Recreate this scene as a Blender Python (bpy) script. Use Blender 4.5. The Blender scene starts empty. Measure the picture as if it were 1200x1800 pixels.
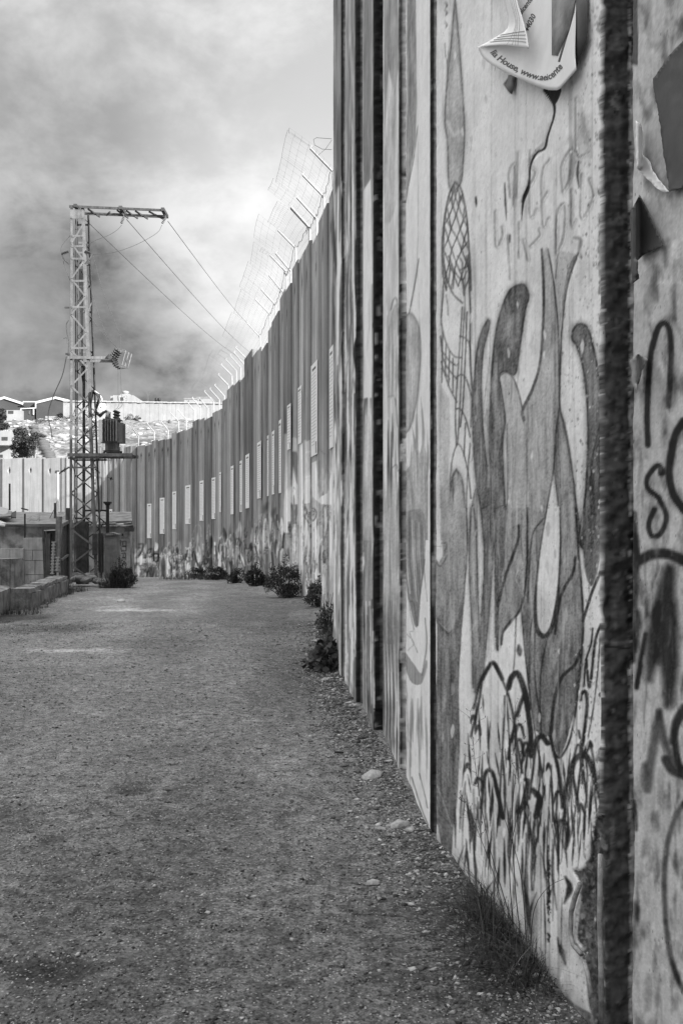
import bpy, math, random
import numpy as np
from mathutils import Vector

random.seed(7)
RNG = np.random.default_rng(7)
S = bpy.context.scene
COL = S.collection
PI = math.pi
EYE = 1.6          # camera height over the road, metres
F = 1600.0         # focal length in photo pixels (photo is 1200 x 1800)
HOR = 930.0        # photo row of the horizon

# ------------------------------------------------------------------ camera, sky, sun, exposure
cam_d = bpy.data.cameras.new('camera')
cam = bpy.data.objects.new('camera', cam_d)
COL.objects.link(cam)
cam.location = (0, 0, EYE)
cam.rotation_euler = (PI / 2, 0, 0)
cam_d.sensor_fit = 'VERTICAL'
cam_d.sensor_height = 36.0
cam_d.sensor_width = 24.0
cam_d.lens = 36.0 * F / 1800.0
cam_d.shift_y = (HOR - 900.0) / 1800.0
cam_d.clip_start = 0.05
cam_d.clip_end = 6000
S.camera = cam

SUN_DIR = Vector((0.70, -0.71, 0.0)).normalized()
SUN_ELEV = math.radians(18.5)
S.view_settings.view_transform = 'Standard'
S.view_settings.look = 'None'
S.view_settings.gamma = 1.0
S.view_settings.use_curve_mapping = False
S.view_settings.exposure = 1.5

world = bpy.data.worlds.new('World')
S.world = world
world.use_nodes = True
wt = world.node_tree
for n in list(wt.nodes):
    wt.nodes.remove(n)


class NT:
    """small helper for writing node trees"""
    def __init__(self, tree):
        self.t = tree

    def n(self, typ, ins=None, **props):
        nd = self.t.nodes.new(typ)
        for k, v in props.items():
            setattr(nd, k, v)
        for k, v in (ins or {}).items():
            s = nd.inputs[k]
            if isinstance(v, bpy.types.NodeSocket):
                self.t.links.new(v, s)
            else:
                s.default_value = v
        return nd

    def math(self, op, a, b=None, c=None, clamp=False):
        nd = self.t.nodes.new('ShaderNodeMath')
        nd.operation = op
        nd.use_clamp = clamp
        for i, v in enumerate((a, b, c)):
            if v is None:
                continue
            if isinstance(v, bpy.types.NodeSocket):
                self.t.links.new(v, nd.inputs[i])
            else:
                nd.inputs[i].default_value = v
        return nd.outputs[0]

    def ss(self, v, a, b, lo=0.0, hi=1.0):
        nd = self.n('ShaderNodeMapRange', {'Value': v, 'From Min': a, 'From Max': b, 'To Min': lo, 'To Max': hi})
        nd.interpolation_type = 'SMOOTHSTEP'
        return nd.outputs[0]

    def noise(self, vec, scale, detail=4.0, rough=0.55, dist=0.0):
        nd = self.n('ShaderNodeTexNoise', {'Scale': scale, 'Detail': detail, 'Roughness': rough, 'Distortion': dist})
        if vec is not None:
            self.t.links.new(vec, nd.inputs['Vector'])
        return nd.outputs[0]

    def mapping(self, vec, scale=(1, 1, 1), loc=(0, 0, 0), rot=(0, 0, 0)):
        return self.n('ShaderNodeMapping', {'Vector': vec, 'Scale': scale, 'Location': loc, 'Rotation': rot}).outputs[0]


w = NT(wt)
sky = w.n('ShaderNodeTexSky')
sky.sky_type = 'NISHITA'
sky.sun_disc = False
sky.sun_elevation = SUN_ELEV
sky.sun_rotation = math.atan2(SUN_DIR.x, SUN_DIR.y)
sky.dust_density = 2.0
bw = w.n('ShaderNodeRGBToBW', {'Color': sky.outputs[0]})
tc = w.n('ShaderNodeTexCoord')
gen = tc.outputs['Generated']
cl_vec = w.mapping(gen, scale=(1.0, 1.0, 1.5), loc=(0.3, 0.15, 0.2))
n1 = w.noise(cl_vec, 3.0, 6.0, 0.52, 0.15)
n2 = w.noise(cl_vec, 10.0, 6.0, 0.6, 0.15)
cl = w.math('ADD', w.math('MULTIPLY', n1, 0.62), w.math('MULTIPLY', n2, 0.38))
cloud = w.ss(cl, 0.40, 0.60)


def lobe(px, py, a, b):
    d = Vector(((px - 600) / F, 1.0, (HOR - py) / F)).normalized()
    dt = w.n('ShaderNodeVectorMath', {0: gen, 1: d}, operation='DOT_PRODUCT').outputs['Value']
    return w.ss(dt, math.cos(math.radians(a)), math.cos(math.radians(b)))


# a dark cloud bank stands low on the left, thin bright cloud above the wall
dark1 = lobe(110, 610, 10.5, 0.5)
dark2 = lobe(275, 590, 7.5, 0.5)
dark3 = lobe(20, 300, 9.0, 1.0)
brt = lobe(610, 420, 15.0, 3.0)
base = w.math('MULTIPLY_ADD', cloud, 0.25, 0.41)
base = w.math('SUBTRACT', base, w.math('MULTIPLY', dark1, w.math('MULTIPLY_ADD', n2, -0.50, 0.62)))
base = w.math('SUBTRACT', base, w.math('MULTIPLY', dark2, w.math('MULTIPLY_ADD', n2, -0.3, 0.22)))
base = w.math('SUBTRACT', base, w.math('MULTIPLY', dark3, 0.07))
base = w.math('ADD', base, w.math('MULTIPLY', brt, 0.27))
base = w.math('MAXIMUM', base, 0.10)
# cloud light rides on the clear sky's own brightness, flattened by the cloud cover
skyv = w.math('POWER', w.math('MAXIMUM', bw.outputs[0], 0.01), 0.12)
# overcast-like rise to the zenith, boosted above the view to fill the shaded wall
up = w.n('ShaderNodeSeparateXYZ', {'Vector': gen}).outputs['Z']
base = w.math('MULTIPLY', base, w.ss(up, 0.42, 0.95, 1.0, 5.2))
lum = w.math('MULTIPLY', w.math('MULTIPLY', skyv, base), 3.06)
bg = w.n('ShaderNodeBackground', {'Color': lum, 'Strength': 0.115})
wo = w.n('ShaderNodeOutputWorld', {'Surface': bg.outputs[0]})

sun_d = bpy.data.lights.new('sun', 'SUN')
sun_d.energy = 4.0
sun_d.angle = math.radians(0.6)
sun_d.color = (1, 1, 1)
sun = bpy.data.objects.new('sun', sun_d)
COL.objects.link(sun)
sd = Vector((SUN_DIR.x * math.cos(SUN_ELEV), SUN_DIR.y * math.cos(SUN_ELEV), math.sin(SUN_ELEV)))
sun.rotation_euler = sd.to_track_quat('Z', 'Y').to_euler()
sun.location = sd * 60

# ------------------------------------------------------------------ helpers
K = 0.60           # how much light a shaded upright surface gets, for turning photo greys into paint greys


def lin(v):
    v = np.asarray(v, dtype=np.float64)
    return np.where(v <= 0.04045, v / 12.92, ((v + 0.055) / 1.055) ** 2.4)


def alb(v, k=None):
    return float(np.clip(lin(v) / (k or K), 0.012, 0.86))


def W(px, py, d):
    return Vector(((px - 600) / F * d, d, EYE + (HOR - py) / F * d))


def link(name, me, mat=None, parent=None, smooth=False):
    o = bpy.data.objects.new(name, me)
    COL.objects.link(o)
    if mat is not None and len(me.materials) == 0:
        me.materials.append(mat)
    if parent is not None:
        o.parent = parent
    if smooth:
        me.polygons.foreach_set('use_smooth', [True] * len(me.polygons))
    return o


def tag(o, label=None, cat=None, group=None, kind=None):
    if label:
        o['label'] = label
    if cat:
        o['category'] = cat
    if group:
        o['group'] = group
    if kind:
        o['kind'] = kind
    return o


def empty(name, loc=(0, 0, 0), label=None, cat=None, group=None):
    o = bpy.data.objects.new(name, None)
    o.empty_display_size = 0.1
    COL.objects.link(o)
    o.location = loc
    return tag(o, label, cat, group)


def np_mesh(name, verts, quads=None, tris=None, col=None):
    me = bpy.data.meshes.new(name)
    verts = np.asarray(verts, dtype=np.float32)
    nq = 0 if quads is None else len(quads)
    nt = 0 if tris is None else len(tris)
    me.vertices.add(len(verts))
    me.vertices.foreach_set('co', verts.ravel())
    parts = []
    if nq:
        parts.append(np.asarray(quads, dtype=np.int32).ravel())
    if nt:
        parts.append(np.asarray(tris, dtype=np.int32).ravel())
    loops = np.concatenate(parts)
    me.loops.add(len(loops))
    me.loops.foreach_set('vertex_index', loops)
    starts = np.concatenate([np.arange(nq) * 4, nq * 4 + np.arange(nt) * 3]).astype(np.int32)
    me.polygons.add(nq + nt)
    me.polygons.foreach_set('loop_start', starts)
    me.update(calc_edges=True)
    me.validate()
    if col is not None:
        a = me.color_attributes.new('paint', 'FLOAT_COLOR', 'POINT')
        c = np.ones((len(verts), 4), dtype=np.float32)
        c[:, :3] = np.asarray(col, dtype=np.float32).reshape(len(verts), -1)
        a.data.foreach_set('color', c.ravel())
    return me


class MB:
    """collects boxes, bars and tubes into one mesh"""
    def __init__(self):
        self.v, self.f = [], []

    def add(self, vs, fs):
        b = len(self.v)
        self.v += [tuple(p) for p in vs]
        self.f += [tuple(b + i for i in f) for f in fs]

    def box(self, c, s, rz=0.0, rx=0.0, ry=0.0):
        from mathutils import Euler
        m = Euler((rx, ry, rz)).to_matrix()
        vs = []
        for dz in (-.5, .5):
            for dx, dy in ((-.5, -.5), (.5, -.5), (.5, .5), (-.5, .5)):
                vs.append(Vector(c) + m @ Vector((dx * s[0], dy * s[1], dz * s[2])))
        self.add(vs, [(3, 2, 1, 0), (4, 5, 6, 7), (0, 1, 5, 4), (1, 2, 6, 5), (2, 3, 7, 6), (3, 0, 4, 7)])
        return self

    def bar(self, a, b, wd, th=None, up=(0, 0, 1)):
        a, b = Vector(a), Vector(b)
        th = th or wd
        d = (b - a).normalized()
        u = Vector(up)
        if abs(d.dot(u)) > 0.95:
            u = Vector((1, 0, 0))
        s = d.cross(u).normalized()
        t = s.cross(d).normalized()
        vs = []
        for p in (a, b):
            for i, j in ((-.5, -.5), (.5, -.5), (.5, .5), (-.5, .5)):
                vs.append(p + s * wd * i + t * th * j)
        self.add(vs, [(0, 1, 2, 3), (7, 6, 5, 4), (0, 4, 5, 1), (1, 5, 6, 2), (2, 6, 7, 3), (3, 7, 4, 0)])
        return self

    def tube(self, pts, r, n=6, cap=True):
        pts = [Vector(p) for p in pts]
        rs = r if isinstance(r, (list, tuple)) else [r] * len(pts)
        base = len(self.v)
        prev = None
        for i, p in enumerate(pts):
            d = (pts[min(i + 1, len(pts) - 1)] - pts[max(i - 1, 0)])
            if d.length < 1e-9:
                d = Vector((0, 0, 1))
            d.normalize()
            u = prev if prev is not None else (Vector((0, 0, 1)) if abs(d.z) < .9 else Vector((1, 0, 0)))
            s = d.cross(u)
            if s.length < 1e-6:
                s = d.cross(Vector((0, 1, 0)))
            s.normalize()
            t = s.cross(d).normalized()
            prev = t
            for k in range(n):
                a = 2 * PI * k / n
                self.v.append(tuple(p + (s * math.cos(a) + t * math.sin(a)) * rs[i]))
        for i in range(len(pts) - 1):
            for k in range(n):
                k2 = (k + 1) % n
                self.f.append((base + i * n + k, base + i * n + k2, base + (i + 1) * n + k2, base + (i + 1) * n + k))
        if cap:
            self.f.append(tuple(base + k for k in reversed(range(n))))
            self.f.append(tuple(base + (len(pts) - 1) * n + k for k in range(n)))
        return self

    def lathe(self, a, axis, prof, n=12):
        """profile of (distance along axis, radius)"""
        ax = Vector(axis).normalized()
        a = Vector(a)
        pts = [a + ax * h for h, r in prof]
        base = len(self.v)
        u = Vector((0, 0, 1)) if abs(ax.z) < .9 else Vector((1, 0, 0))
        s = ax.cross(u).normalized()
        t = s.cross(ax).normalized()
        for p, (h, r) in zip(pts, prof):
            for k in range(n):
                an = 2 * PI * k / n
                self.v.append(tuple(p + (s * math.cos(an) + t * math.sin(an)) * r))
        for i in range(len(prof) - 1):
            for k in range(n):
                k2 = (k + 1) % n
                self.f.append((base + i * n + k, base + i * n + k2, base + (i + 1) * n + k2, base + (i + 1) * n + k))
        self.f.append(tuple(base + k for k in reversed(range(n))))
        self.f.append(tuple(base + (len(prof) - 1) * n + k for k in range(n)))
        return self

    def mesh(self, name):
        me = bpy.data.meshes.new(name)
        me.from_pydata(self.v, [], self.f)
        me.update()
        return me

    def build(self, name, mat, parent=None, smooth=False):
        return link(name, self.mesh(name), mat, parent, smooth)


# ------------------------------------------------------------------ value noise for real relief
def _hash(ix, iy, seed):
    h = (ix.astype(np.int64) * 374761393 + iy.astype(np.int64) * 668265263 + seed * 1442695041) & 0xFFFFFFFF
    h = ((h ^ (h >> 13)) * 1274126177) & 0xFFFFFFFF
    h = h ^ (h >> 16)
    return (h & 0xFFFFFF).astype(np.float64) / 0xFFFFFF


def vnoise(x, y, seed=0):
    x = np.asarray(x, float)
    y = np.asarray(y, float)
    ix, iy = np.floor(x), np.floor(y)
    fx, fy = x - ix, y - iy
    fx = fx * fx * (3 - 2 * fx)
    fy = fy * fy * (3 - 2 * fy)
    a = _hash(ix, iy, seed)
    b = _hash(ix + 1, iy, seed)
    c = _hash(ix, iy + 1, seed)
    d = _hash(ix + 1, iy + 1, seed)
    return (a * (1 - fx) + b * fx) * (1 - fy) + (c * (1 - fx) + d * fx) * fy


def fbm(x, y, seed=0, octv=4, gain=0.5):
    s, amp, tot = 0.0, 1.0, 0.0
    for k in range(octv):
        s = s + vnoise(x * 2 ** k, y * 2 ** k, seed + k * 17) * amp
        tot += amp
        amp *= gain
    return s / tot


# ------------------------------------------------------------------ materials
def new_mat(name):
    m = bpy.data.materials.new(name)
    m.use_nodes = True
    t = m.node_tree
    for n in list(t.nodes):
        t.nodes.remove(n)
    q = NT(t)
    out = q.n('ShaderNodeOutputMaterial')
    b = q.n('ShaderNodeBsdfPrincipled')
    t.links.new(b.outputs[0], out.inputs['Surface'])
    return m, q, b


def grey(q, v):
    c = q.n('ShaderNodeCombineColor')
    for i in range(3):
        q.t.links.new(v, c.inputs[i])
    return c.outputs[0]


def mat_plain(name, a, rough=0.75, var=0.25, scale=6.0, bump=0.15, bscale=40.0, metal=0.0, spec=0.3, streak=0.0, bdist=0.01):
    """albedo a with grainy wear; streak adds stains that run down"""
    m, q, b = new_mat(name)
    tc_ = q.n('ShaderNodeTexCoord')
    v = tc_.outputs['Object']
    n_ = q.noise(v, scale, 6.0, 0.62)
    f_ = q.ss(n_, 0.28, 0.72, 1 - var, 1 + var)
    if streak:
        sv = q.mapping(v, scale=(9.0, 9.0, 0.35))
        sn = q.noise(sv, 2.0, 5.0, 0.6)
        f_ = q.math('MULTIPLY', f_, q.ss(sn, 0.35, 0.7, 1 + streak * .5, 1 - streak))
    c = q.math('MULTIPLY', f_, a)
    q.t.links.new(grey(q, c), b.inputs['Base Color'])
    b.inputs['Roughness'].default_value = rough
    b.inputs['Metallic'].default_value = metal
    b.inputs['Specular IOR Level'].default_value = spec
    if bump:
        bn = q.noise(v, bscale, 5.0, 0.65)
        bp = q.n('ShaderNodeBump', {'Height': bn, 'Strength': bump, 'Distance': bdist})
        q.t.links.new(bp.outputs[0], b.inputs['Normal'])
    return m


def mat_painted_concrete(name, near=True):
    m, q, b = new_mat(name)
    at = q.n('ShaderNodeAttribute', attribute_name='paint')
    v0 = q.n('ShaderNodeSeparateColor', {'Color': at.outputs['Color']}).outputs[0]
    v = q.n('ShaderNodeTexCoord').outputs['Object']
    # fine mottling, stains running down, pinholes
    fine = q.noise(v, 55.0 if near else 14.0, 5.0, 0.7)
    mid = q.noise(v, 5.0 if near else 1.5, 6.0, 0.6)
    sv = q.mapping(v, scale=(14.0, 14.0, 0.5) if near else (5.0, 5.0, 0.25))
    st = q.noise(sv, 1.6, 5.0, 0.6)
    f_ = q.math('MULTIPLY', q.ss(fine, 0.2, 0.8, 0.91, 1.08), q.ss(mid, 0.25, 0.75, 0.90, 1.09))
    f_ = q.math('MULTIPLY', f_, q.ss(st, 0.42, 0.75, 1.02, 0.96 if near else 0.76))
    c = q.math('MULTIPLY', v0, f_)
    if near:
        pv = q.mapping(v, scale=(60.0, 60.0, 28.0))
        vor = q.n('ShaderNodeTexVoronoi', {'Vector': pv, 'Scale': 1.0, 'Randomness': 1.0})
        pits = q.math('MULTIPLY', q.ss(vor.outputs['Distance'], 0.10, 0.17, 1.0, 0.0), q.ss(mid, 0.50, 0.62))
        c = q.math('MULTIPLY', c, q.math('SUBTRACT', 1.0, q.math('MULTIPLY', pits, 0.55)))
    q.t.links.new(grey(q, c), b.inputs['Base Color'])
    b.inputs['Roughness'].default_value = 0.8
    b.inputs['Specular IOR Level'].default_value = 0.25
    bn = q.noise(v, 120.0 if near else 30.0, 6.0, 0.7)
    h = q.math('ADD', q.math('MULTIPLY', bn, 0.5), q.math('MULTIPLY', fine, 0.6))
    if near:
        h = q.math('SUBTRACT', h, q.math('MULTIPLY', pits, 1.2))
    bp = q.n('ShaderNodeBump', {'Height': h, 'Strength': 0.35, 'Distance': 0.004 if near else 0.02})
    q.t.links.new(bp.outputs[0], b.inputs['Normal'])
    return m


def mat_attr(name, rough=0.85, mult=1.0, spec=0.2, var=0.2, scale=30.0, trans=0.0):
    m, q, b = new_mat(name)
    at = q.n('ShaderNodeAttribute', attribute_name='paint')
    v0 = q.n('ShaderNodeSeparateColor', {'Color': at.outputs['Color']}).outputs[0]
    v = q.n('ShaderNodeTexCoord').outputs['Object']
    f_ = q.ss(q.noise(v, scale, 4.0, 0.6), 0.25, 0.75, 1 - var, 1 + var)
    c = q.math('MULTIPLY', q.math('MULTIPLY', v0, f_), mult)
    q.t.links.new(grey(q, c), b.inputs['Base Color'])
    b.inputs['Roughness'].default_value = rough
    b.inputs['Specular IOR Level'].default_value = spec
    return m


def mat_road():
    m, q, b = new_mat('worn_road')
    v = q.n('ShaderNodeTexCoord').outputs['Object']
    big = q.noise(v, 0.55, 5.0, 0.6, 0.6)
    mid = q.noise(v, 3.2, 6.0, 0.62, 0.3)
    fine = q.noise(v, 62.0, 4.0, 0.72)
    gran = q.noise(v, 13.0, 5.0, 0.7)
    vor = q.n('ShaderNodeTexVoronoi', {'Vector': v, 'Scale': 75.0, 'Randomness': 1.0})
    cell = q.n('ShaderNodeSeparateColor', {'Color': vor.outputs['Color']}).outputs[0]
    vor2 = q.n('ShaderNodeTexVoronoi', {'Vector': v, 'Scale': 52.0, 'Randomness': 1.0})
    cell2 = q.n('ShaderNodeSeparateColor', {'Color': vor2.outputs['Color']}).outputs[0]
    at = q.n('ShaderNodeAttribute', attribute_name='paint')
    a0 = q.n('ShaderNodeSeparateColor', {'Color': at.outputs['Color']}).outputs[0]
    c = q.math('MULTIPLY', a0, q.ss(big, 0.3, 0.7, 0.86, 1.12))
    c = q.math('MULTIPLY', c, q.ss(mid, 0.25, 0.75, 0.78, 1.2))
    c = q.math('MULTIPLY', c, q.ss(fine, 0.30, 0.70, 0.40, 1.70))
    c = q.math('MULTIPLY', c, q.ss(gran, 0.32, 0.68, 0.56, 1.46))
    chips = q.math('MULTIPLY', q.ss(cell, 0.80, 0.95), q.ss(vor.outputs['Distance'], 0.55, 0.2))
    c = q.math('ADD', c, q.math('MULTIPLY', chips, 0.24))
    holes = q.math('MULTIPLY', q.ss(cell2, 0.80, 0.93), q.ss(vor2.outputs['Distance'], 0.5, 0.2))
    c = q.math('MULTIPLY', c, q.math('SUBTRACT', 1.0, q.math('MULTIPLY', holes, 0.62)))
    q.t.links.new(grey(q, c), b.inputs['Base Color'])
    b.inputs['Roughness'].default_value = 0.9
    b.inputs['Specular IOR Level'].default_value = 0.2
    h = q.math('ADD', q.math('MULTIPLY', fine, 0.9), q.math('MULTIPLY', chips, 0.7))
    h = q.math('SUBTRACT', h, q.math('MULTIPLY', holes, 0.8))
    bp = q.n('ShaderNodeBump', {'Height': h, 'Strength': 0.8, 'Distance': 0.012})
    q.t.links.new(bp.outputs[0], b.inputs['Normal'])
    return m


def mat_hill():
    m, q, b = new_mat('rocky_hillside')
    v = q.n('ShaderNodeTexCoord').outputs['Object']
    big = q.noise(v, 0.05, 5.0, 0.6, 0.8)
    mid = q.noise(v, 0.32, 7.0, 0.7, 0.5)
    fine = q.noise(v, 1.6, 6.0, 0.7)
    scrub = q.math('MULTIPLY', q.ss(mid, 0.44, 0.60), q.ss(big, 0.30, 0.60))
    rock = q.ss(fine, 0.3, 0.7, 0.10, 0.32)
    c = q.n('ShaderNodeMix', {'Factor': scrub, 'A': rock, 'B': 0.075}, data_type='FLOAT').outputs[0]
    q.t.links.new(grey(q, c), b.inputs['Base Color'])
    b.inputs['Roughness'].default_value = 0.95
    bp = q.n('ShaderNodeBump', {'Height': q.math('ADD', mid, fine), 'Strength': 0.7, 'Distance': 0.6})
    q.t.links.new(bp.outputs[0], b.inputs['Normal'])
    return m


M = {}
M['near_wall'] = mat_painted_concrete('painted_concrete_near', True)
M['far_wall'] = mat_painted_concrete('painted_concrete_far', False)
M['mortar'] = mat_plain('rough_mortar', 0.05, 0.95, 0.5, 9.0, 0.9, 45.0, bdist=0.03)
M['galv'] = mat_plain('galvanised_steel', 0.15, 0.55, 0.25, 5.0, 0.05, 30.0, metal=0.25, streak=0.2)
M['dark_steel'] = mat_plain('dark_steel', 0.05, 0.6, 0.4, 6.0, 0.1, 30.0, streak=0.3)
M['black'] = mat_plain('black_rubber', 0.02, 0.5, 0.3, 20.0, 0.0)
M['brown_porcelain'] = mat_plain('dark_porcelain', 0.025, 0.25, 0.2, 20.0, 0.0, spec=0.5)
M['cable'] = mat_plain('weathered_cable', 0.06, 0.6, 0.3, 20.0, 0.0)
M['fin'] = mat_plain('dark_fin_paint', 0.045, 0.5, 0.2, 6.0, 0.0, 30.0, streak=0.2)
M['tank'] = mat_plain('transformer_grey', 0.14, 0.5, 0.2, 6.0, 0.05, 30.0, streak=0.2)
M['post_steel'] = mat_plain('weathered_post_steel', 0.30, 0.5, 0.2, 8.0, 0.05, 30.0, streak=0.2)
M['white_steel'] = mat_plain('pale_painted_steel', 0.62, 0.5, 0.15, 8.0, 0.05, 30.0)
M['wire'] = mat_plain('fence_wire', 0.16, 0.5, 0.1, 8.0, 0.0, metal=0.2)
M['paper'] = mat_plain('poster_paper', 0.82, 0.6, 0.06, 9.0, 0.06, 25.0)
M['line_ink'] = mat_plain('faint_printing', 0.58, 0.6, 0.1, 30.0, 0.0)
M['ink'] = mat_plain('printing_ink', 0.10, 0.6, 0.15, 30.0, 0.0)
M['grey_ink'] = mat_plain('grey_printing_ink', 0.30, 0.6, 0.2, 30.0, 0.0)
M['dark_paper'] = mat_plain('dark_poster_paper', 0.07, 0.5, 0.2, 8.0, 0.1, 30.0)
M['plaster'] = mat_plain('stained_plaster', 0.27, 0.9, 0.55, 2.6, 0.5, 25.0, streak=0.12, bdist=0.02)
M['low_wall'] = mat_plain('weathered_low_wall', 0.16, 0.9, 0.5, 4.0, 0.7, 22.0, streak=0.4, bdist=0.03)
M['block'] = mat_plain('concrete_block', 0.30, 0.9, 0.25, 3.0, 0.35, 30.0, streak=0.15, bdist=0.01)
M['roof_sheet'] = mat_plain('rusty_roof_sheet', 0.14, 0.7, 0.45, 3.0, 0.3, 20.0)
M['pale_board'] = mat_plain('bleached_board', 0.36, 0.8, 0.3, 4.0, 0.3, 20.0)
M['stone'] = mat_attr('loose_stone', 0.9, 1.0, 0.15, 0.25, 60.0)
M['leaf'] = mat_attr('leaf', 0.55, 1.0, 0.35, 0.2, 20.0)
M['stem'] = mat_plain('plant_stem', 0.05, 0.9, 0.3, 20.0, 0.2)
M['road'] = mat_road()
M['hill'] = mat_hill()
M['white_wall'] = mat_plain('white_render', 0.27, 0.9, 0.12, 0.4, 0.1, 5.0, streak=0.1)
M['cladding'] = mat_plain('shaded_cladding', 0.055, 0.7, 0.15, 0.3, 0.0)  # shade on the warehouse front painted in as a dark grey
M['white_roof'] = mat_plain('white_metal_roof', 0.50, 0.6, 0.06, 0.3, 0.0)
M['glass'] = mat_plain('dark_window_glass', 0.05, 0.15, 0.1, 3.0, 0.0, spec=0.5)
M['rust'] = mat_plain('rusty_rod', 0.28, 0.8, 0.4, 30.0, 0.4, 80.0)
M['bird'] = mat_plain('dark_feathers', 0.02, 0.8, 0.3, 30.0, 0.0)


# ------------------------------------------------------------------ ground
GY = [-80, 0, 20, 24.2, 28.4, 32, 39, 46, 55, 60, 66, 85, 110, 150, 200, 215, 320, 2500]
GZ = [0, 0, 0, -.08, -.18, -.28, -.54, -.84, -1.36, -1.6, -1.6, 2.5, 10.0, 18.2, 26.0, 26.6, 27, 27]


def gz(y):
    return np.interp(y, GY, GZ)


def ground_z(x, y):
    return float(gz(y))


def terrain():
    xs = np.concatenate([np.linspace(-900, -130, 16), np.linspace(-120, 30, 151), np.linspace(40, 900, 16)])
    ys = np.concatenate([np.linspace(-300, 55, 30), np.linspace(62, 215, 154), np.linspace(225, 2500, 24)])
    X, Y = np.meshgrid(xs, ys)
    Z = gz(Y)
    hill = np.clip((Y - 70) / 25, 0, 1) * np.clip((330 - Y) / 100, 0.1, 1)
    Z = Z + hill * ((fbm(X * .05, Y * .05, 3, 4) - .5) * 3.0 + (fbm(X * .4, Y * .4, 9, 3) - .5) * 1.3)
    Z = np.where(Y < 61, Z - 0.35, Z)
    nr, nc = X.shape
    idx = np.arange(nr * nc).reshape(nr, nc)
    quads = np.stack([idx[:-1, :-1], idx[:-1, 1:], idx[1:, 1:], idx[1:, :-1]], -1).reshape(-1, 4)
    me = np_mesh('ground', np.stack([X, Y, Z], -1).reshape(-1, 3), quads)
    o = link('ground', me, M['hill'], smooth=True)
    tag(o, kind='structure')


terrain()

# puddle-like dips, scuffs and painted-in sunlight streaks on the road: photo pixel, half width, half height, tone
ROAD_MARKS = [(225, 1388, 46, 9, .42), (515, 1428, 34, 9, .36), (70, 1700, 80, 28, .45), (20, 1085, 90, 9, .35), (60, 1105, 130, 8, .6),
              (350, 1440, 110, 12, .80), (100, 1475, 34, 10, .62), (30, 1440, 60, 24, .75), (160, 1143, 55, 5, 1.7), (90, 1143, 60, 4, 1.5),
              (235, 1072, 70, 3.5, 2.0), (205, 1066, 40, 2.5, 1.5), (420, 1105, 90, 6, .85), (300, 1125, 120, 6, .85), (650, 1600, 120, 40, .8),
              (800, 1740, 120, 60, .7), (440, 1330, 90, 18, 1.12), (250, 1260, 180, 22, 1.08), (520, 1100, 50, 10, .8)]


def road():
    xs = np.concatenate([np.linspace(-34, -8, 40)[:-1], np.arange(-8, -3.6, .08), np.arange(-3.6, 1.7, .03), np.linspace(1.7, 6.0, 10)])
    ys = [-12.0, -6, -2, 0.5]
    y = 1.4
    while y < 63:
        ys.append(y)
        y += max(.028, .012 * y)
    ys = np.array(ys)
    X, Y = np.meshgrid(xs, ys)
    Z = gz(Y) + (fbm(X * .8, Y * .8, 4, 3) - .5) * .05 + (fbm(X * 6, Y * 6, 5, 3) - .5) * .018 + (fbm(X * 26, Y * 26, 6, 2) - .5) * .010
    px = 600 + F * X / np.maximum(Y, .3)
    py = HOR + F * (EYE - gz(Y)) / np.maximum(Y, .3)
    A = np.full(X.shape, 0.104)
    # coarse dirt along the wall foot, broken tar down the lane
    wallx = np.interp(Y, [1, 2.8, 4.7, 7, 10.7, 17, 24, 30], [1.15, .8, .47, .29, -.08, -.2, -1.5, -3.5])
    dw = wallx - X
    A *= np.where(dw < .75, 1.06, 1.0)
    Z += np.clip(.35 - dw, 0, .4) * .12 * (fbm(X * 5, Y * 5, 12, 3))
    A *= .88 + .3 * fbm(X * 1.1, Y * .35, 21, 4)
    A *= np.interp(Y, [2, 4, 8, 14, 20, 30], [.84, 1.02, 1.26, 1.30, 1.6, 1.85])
    # two worn wheel tracks, dusty and paler, wander down the lane
    xc = np.interp(Y, [1, 3.3, 9.5, 19.7, 28], [.05, -.62, -1.75, -3.9, -5.2])
    wv = .18 * np.sin(Y * .55) + .5 * (fbm(Y * .3, X * 0 + 2, 33, 2) - .5)
    tr = np.exp(-((X - xc - .72 - wv) / .42) ** 2) + np.exp(-((X - xc + .78 - wv) / .42) ** 2)
    A *= .90 + .26 * tr * (.5 + fbm(X * .9, Y * .5, 34, 3))
    # old patches and tar bleeding through
    pt = fbm(X * .55 + 4, Y * .30, 35, 4)
    A *= np.where(pt > .58, .82, 1.0) * np.where(pt < .40, 1.10, 1.0)
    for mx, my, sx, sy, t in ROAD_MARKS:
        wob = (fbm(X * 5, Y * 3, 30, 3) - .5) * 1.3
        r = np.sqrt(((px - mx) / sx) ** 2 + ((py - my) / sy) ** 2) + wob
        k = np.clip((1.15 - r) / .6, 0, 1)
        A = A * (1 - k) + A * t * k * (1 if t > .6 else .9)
        if t < .65:
            Z -= k * .02
    A *= np.where(X < wallx - 5.9, .9, 1.0)
    nr, nc = X.shape
    idx = np.arange(nr * nc).reshape(nr, nc)
    quads = np.stack([idx[:-1, :-1], idx[:-1, 1:], idx[1:, 1:], idx[1:, :-1]], -1).reshape(-1, 4)
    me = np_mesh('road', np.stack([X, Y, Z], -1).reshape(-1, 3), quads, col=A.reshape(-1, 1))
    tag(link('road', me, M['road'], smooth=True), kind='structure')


road()

# ------------------------------------------------------------------ the graffiti: paint laid out as photo greys, then baked onto the wall
CV = np.full((1800, 1200), 0.43)
DEP = np.zeros((1800, 1200))       # how far the concrete is broken away, metres
YY, XX = np.mgrid[0:1800, 0:1200].astype(float)


def blend(x0, y0, m, val, a=1.0, target=None):
    T = CV if target is None else target
    h, w_ = m.shape
    sl = T[y0:y0 + h, x0:x0 + w_]
    sl[:] = sl * (1 - a * m) + val * a * m


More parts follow.
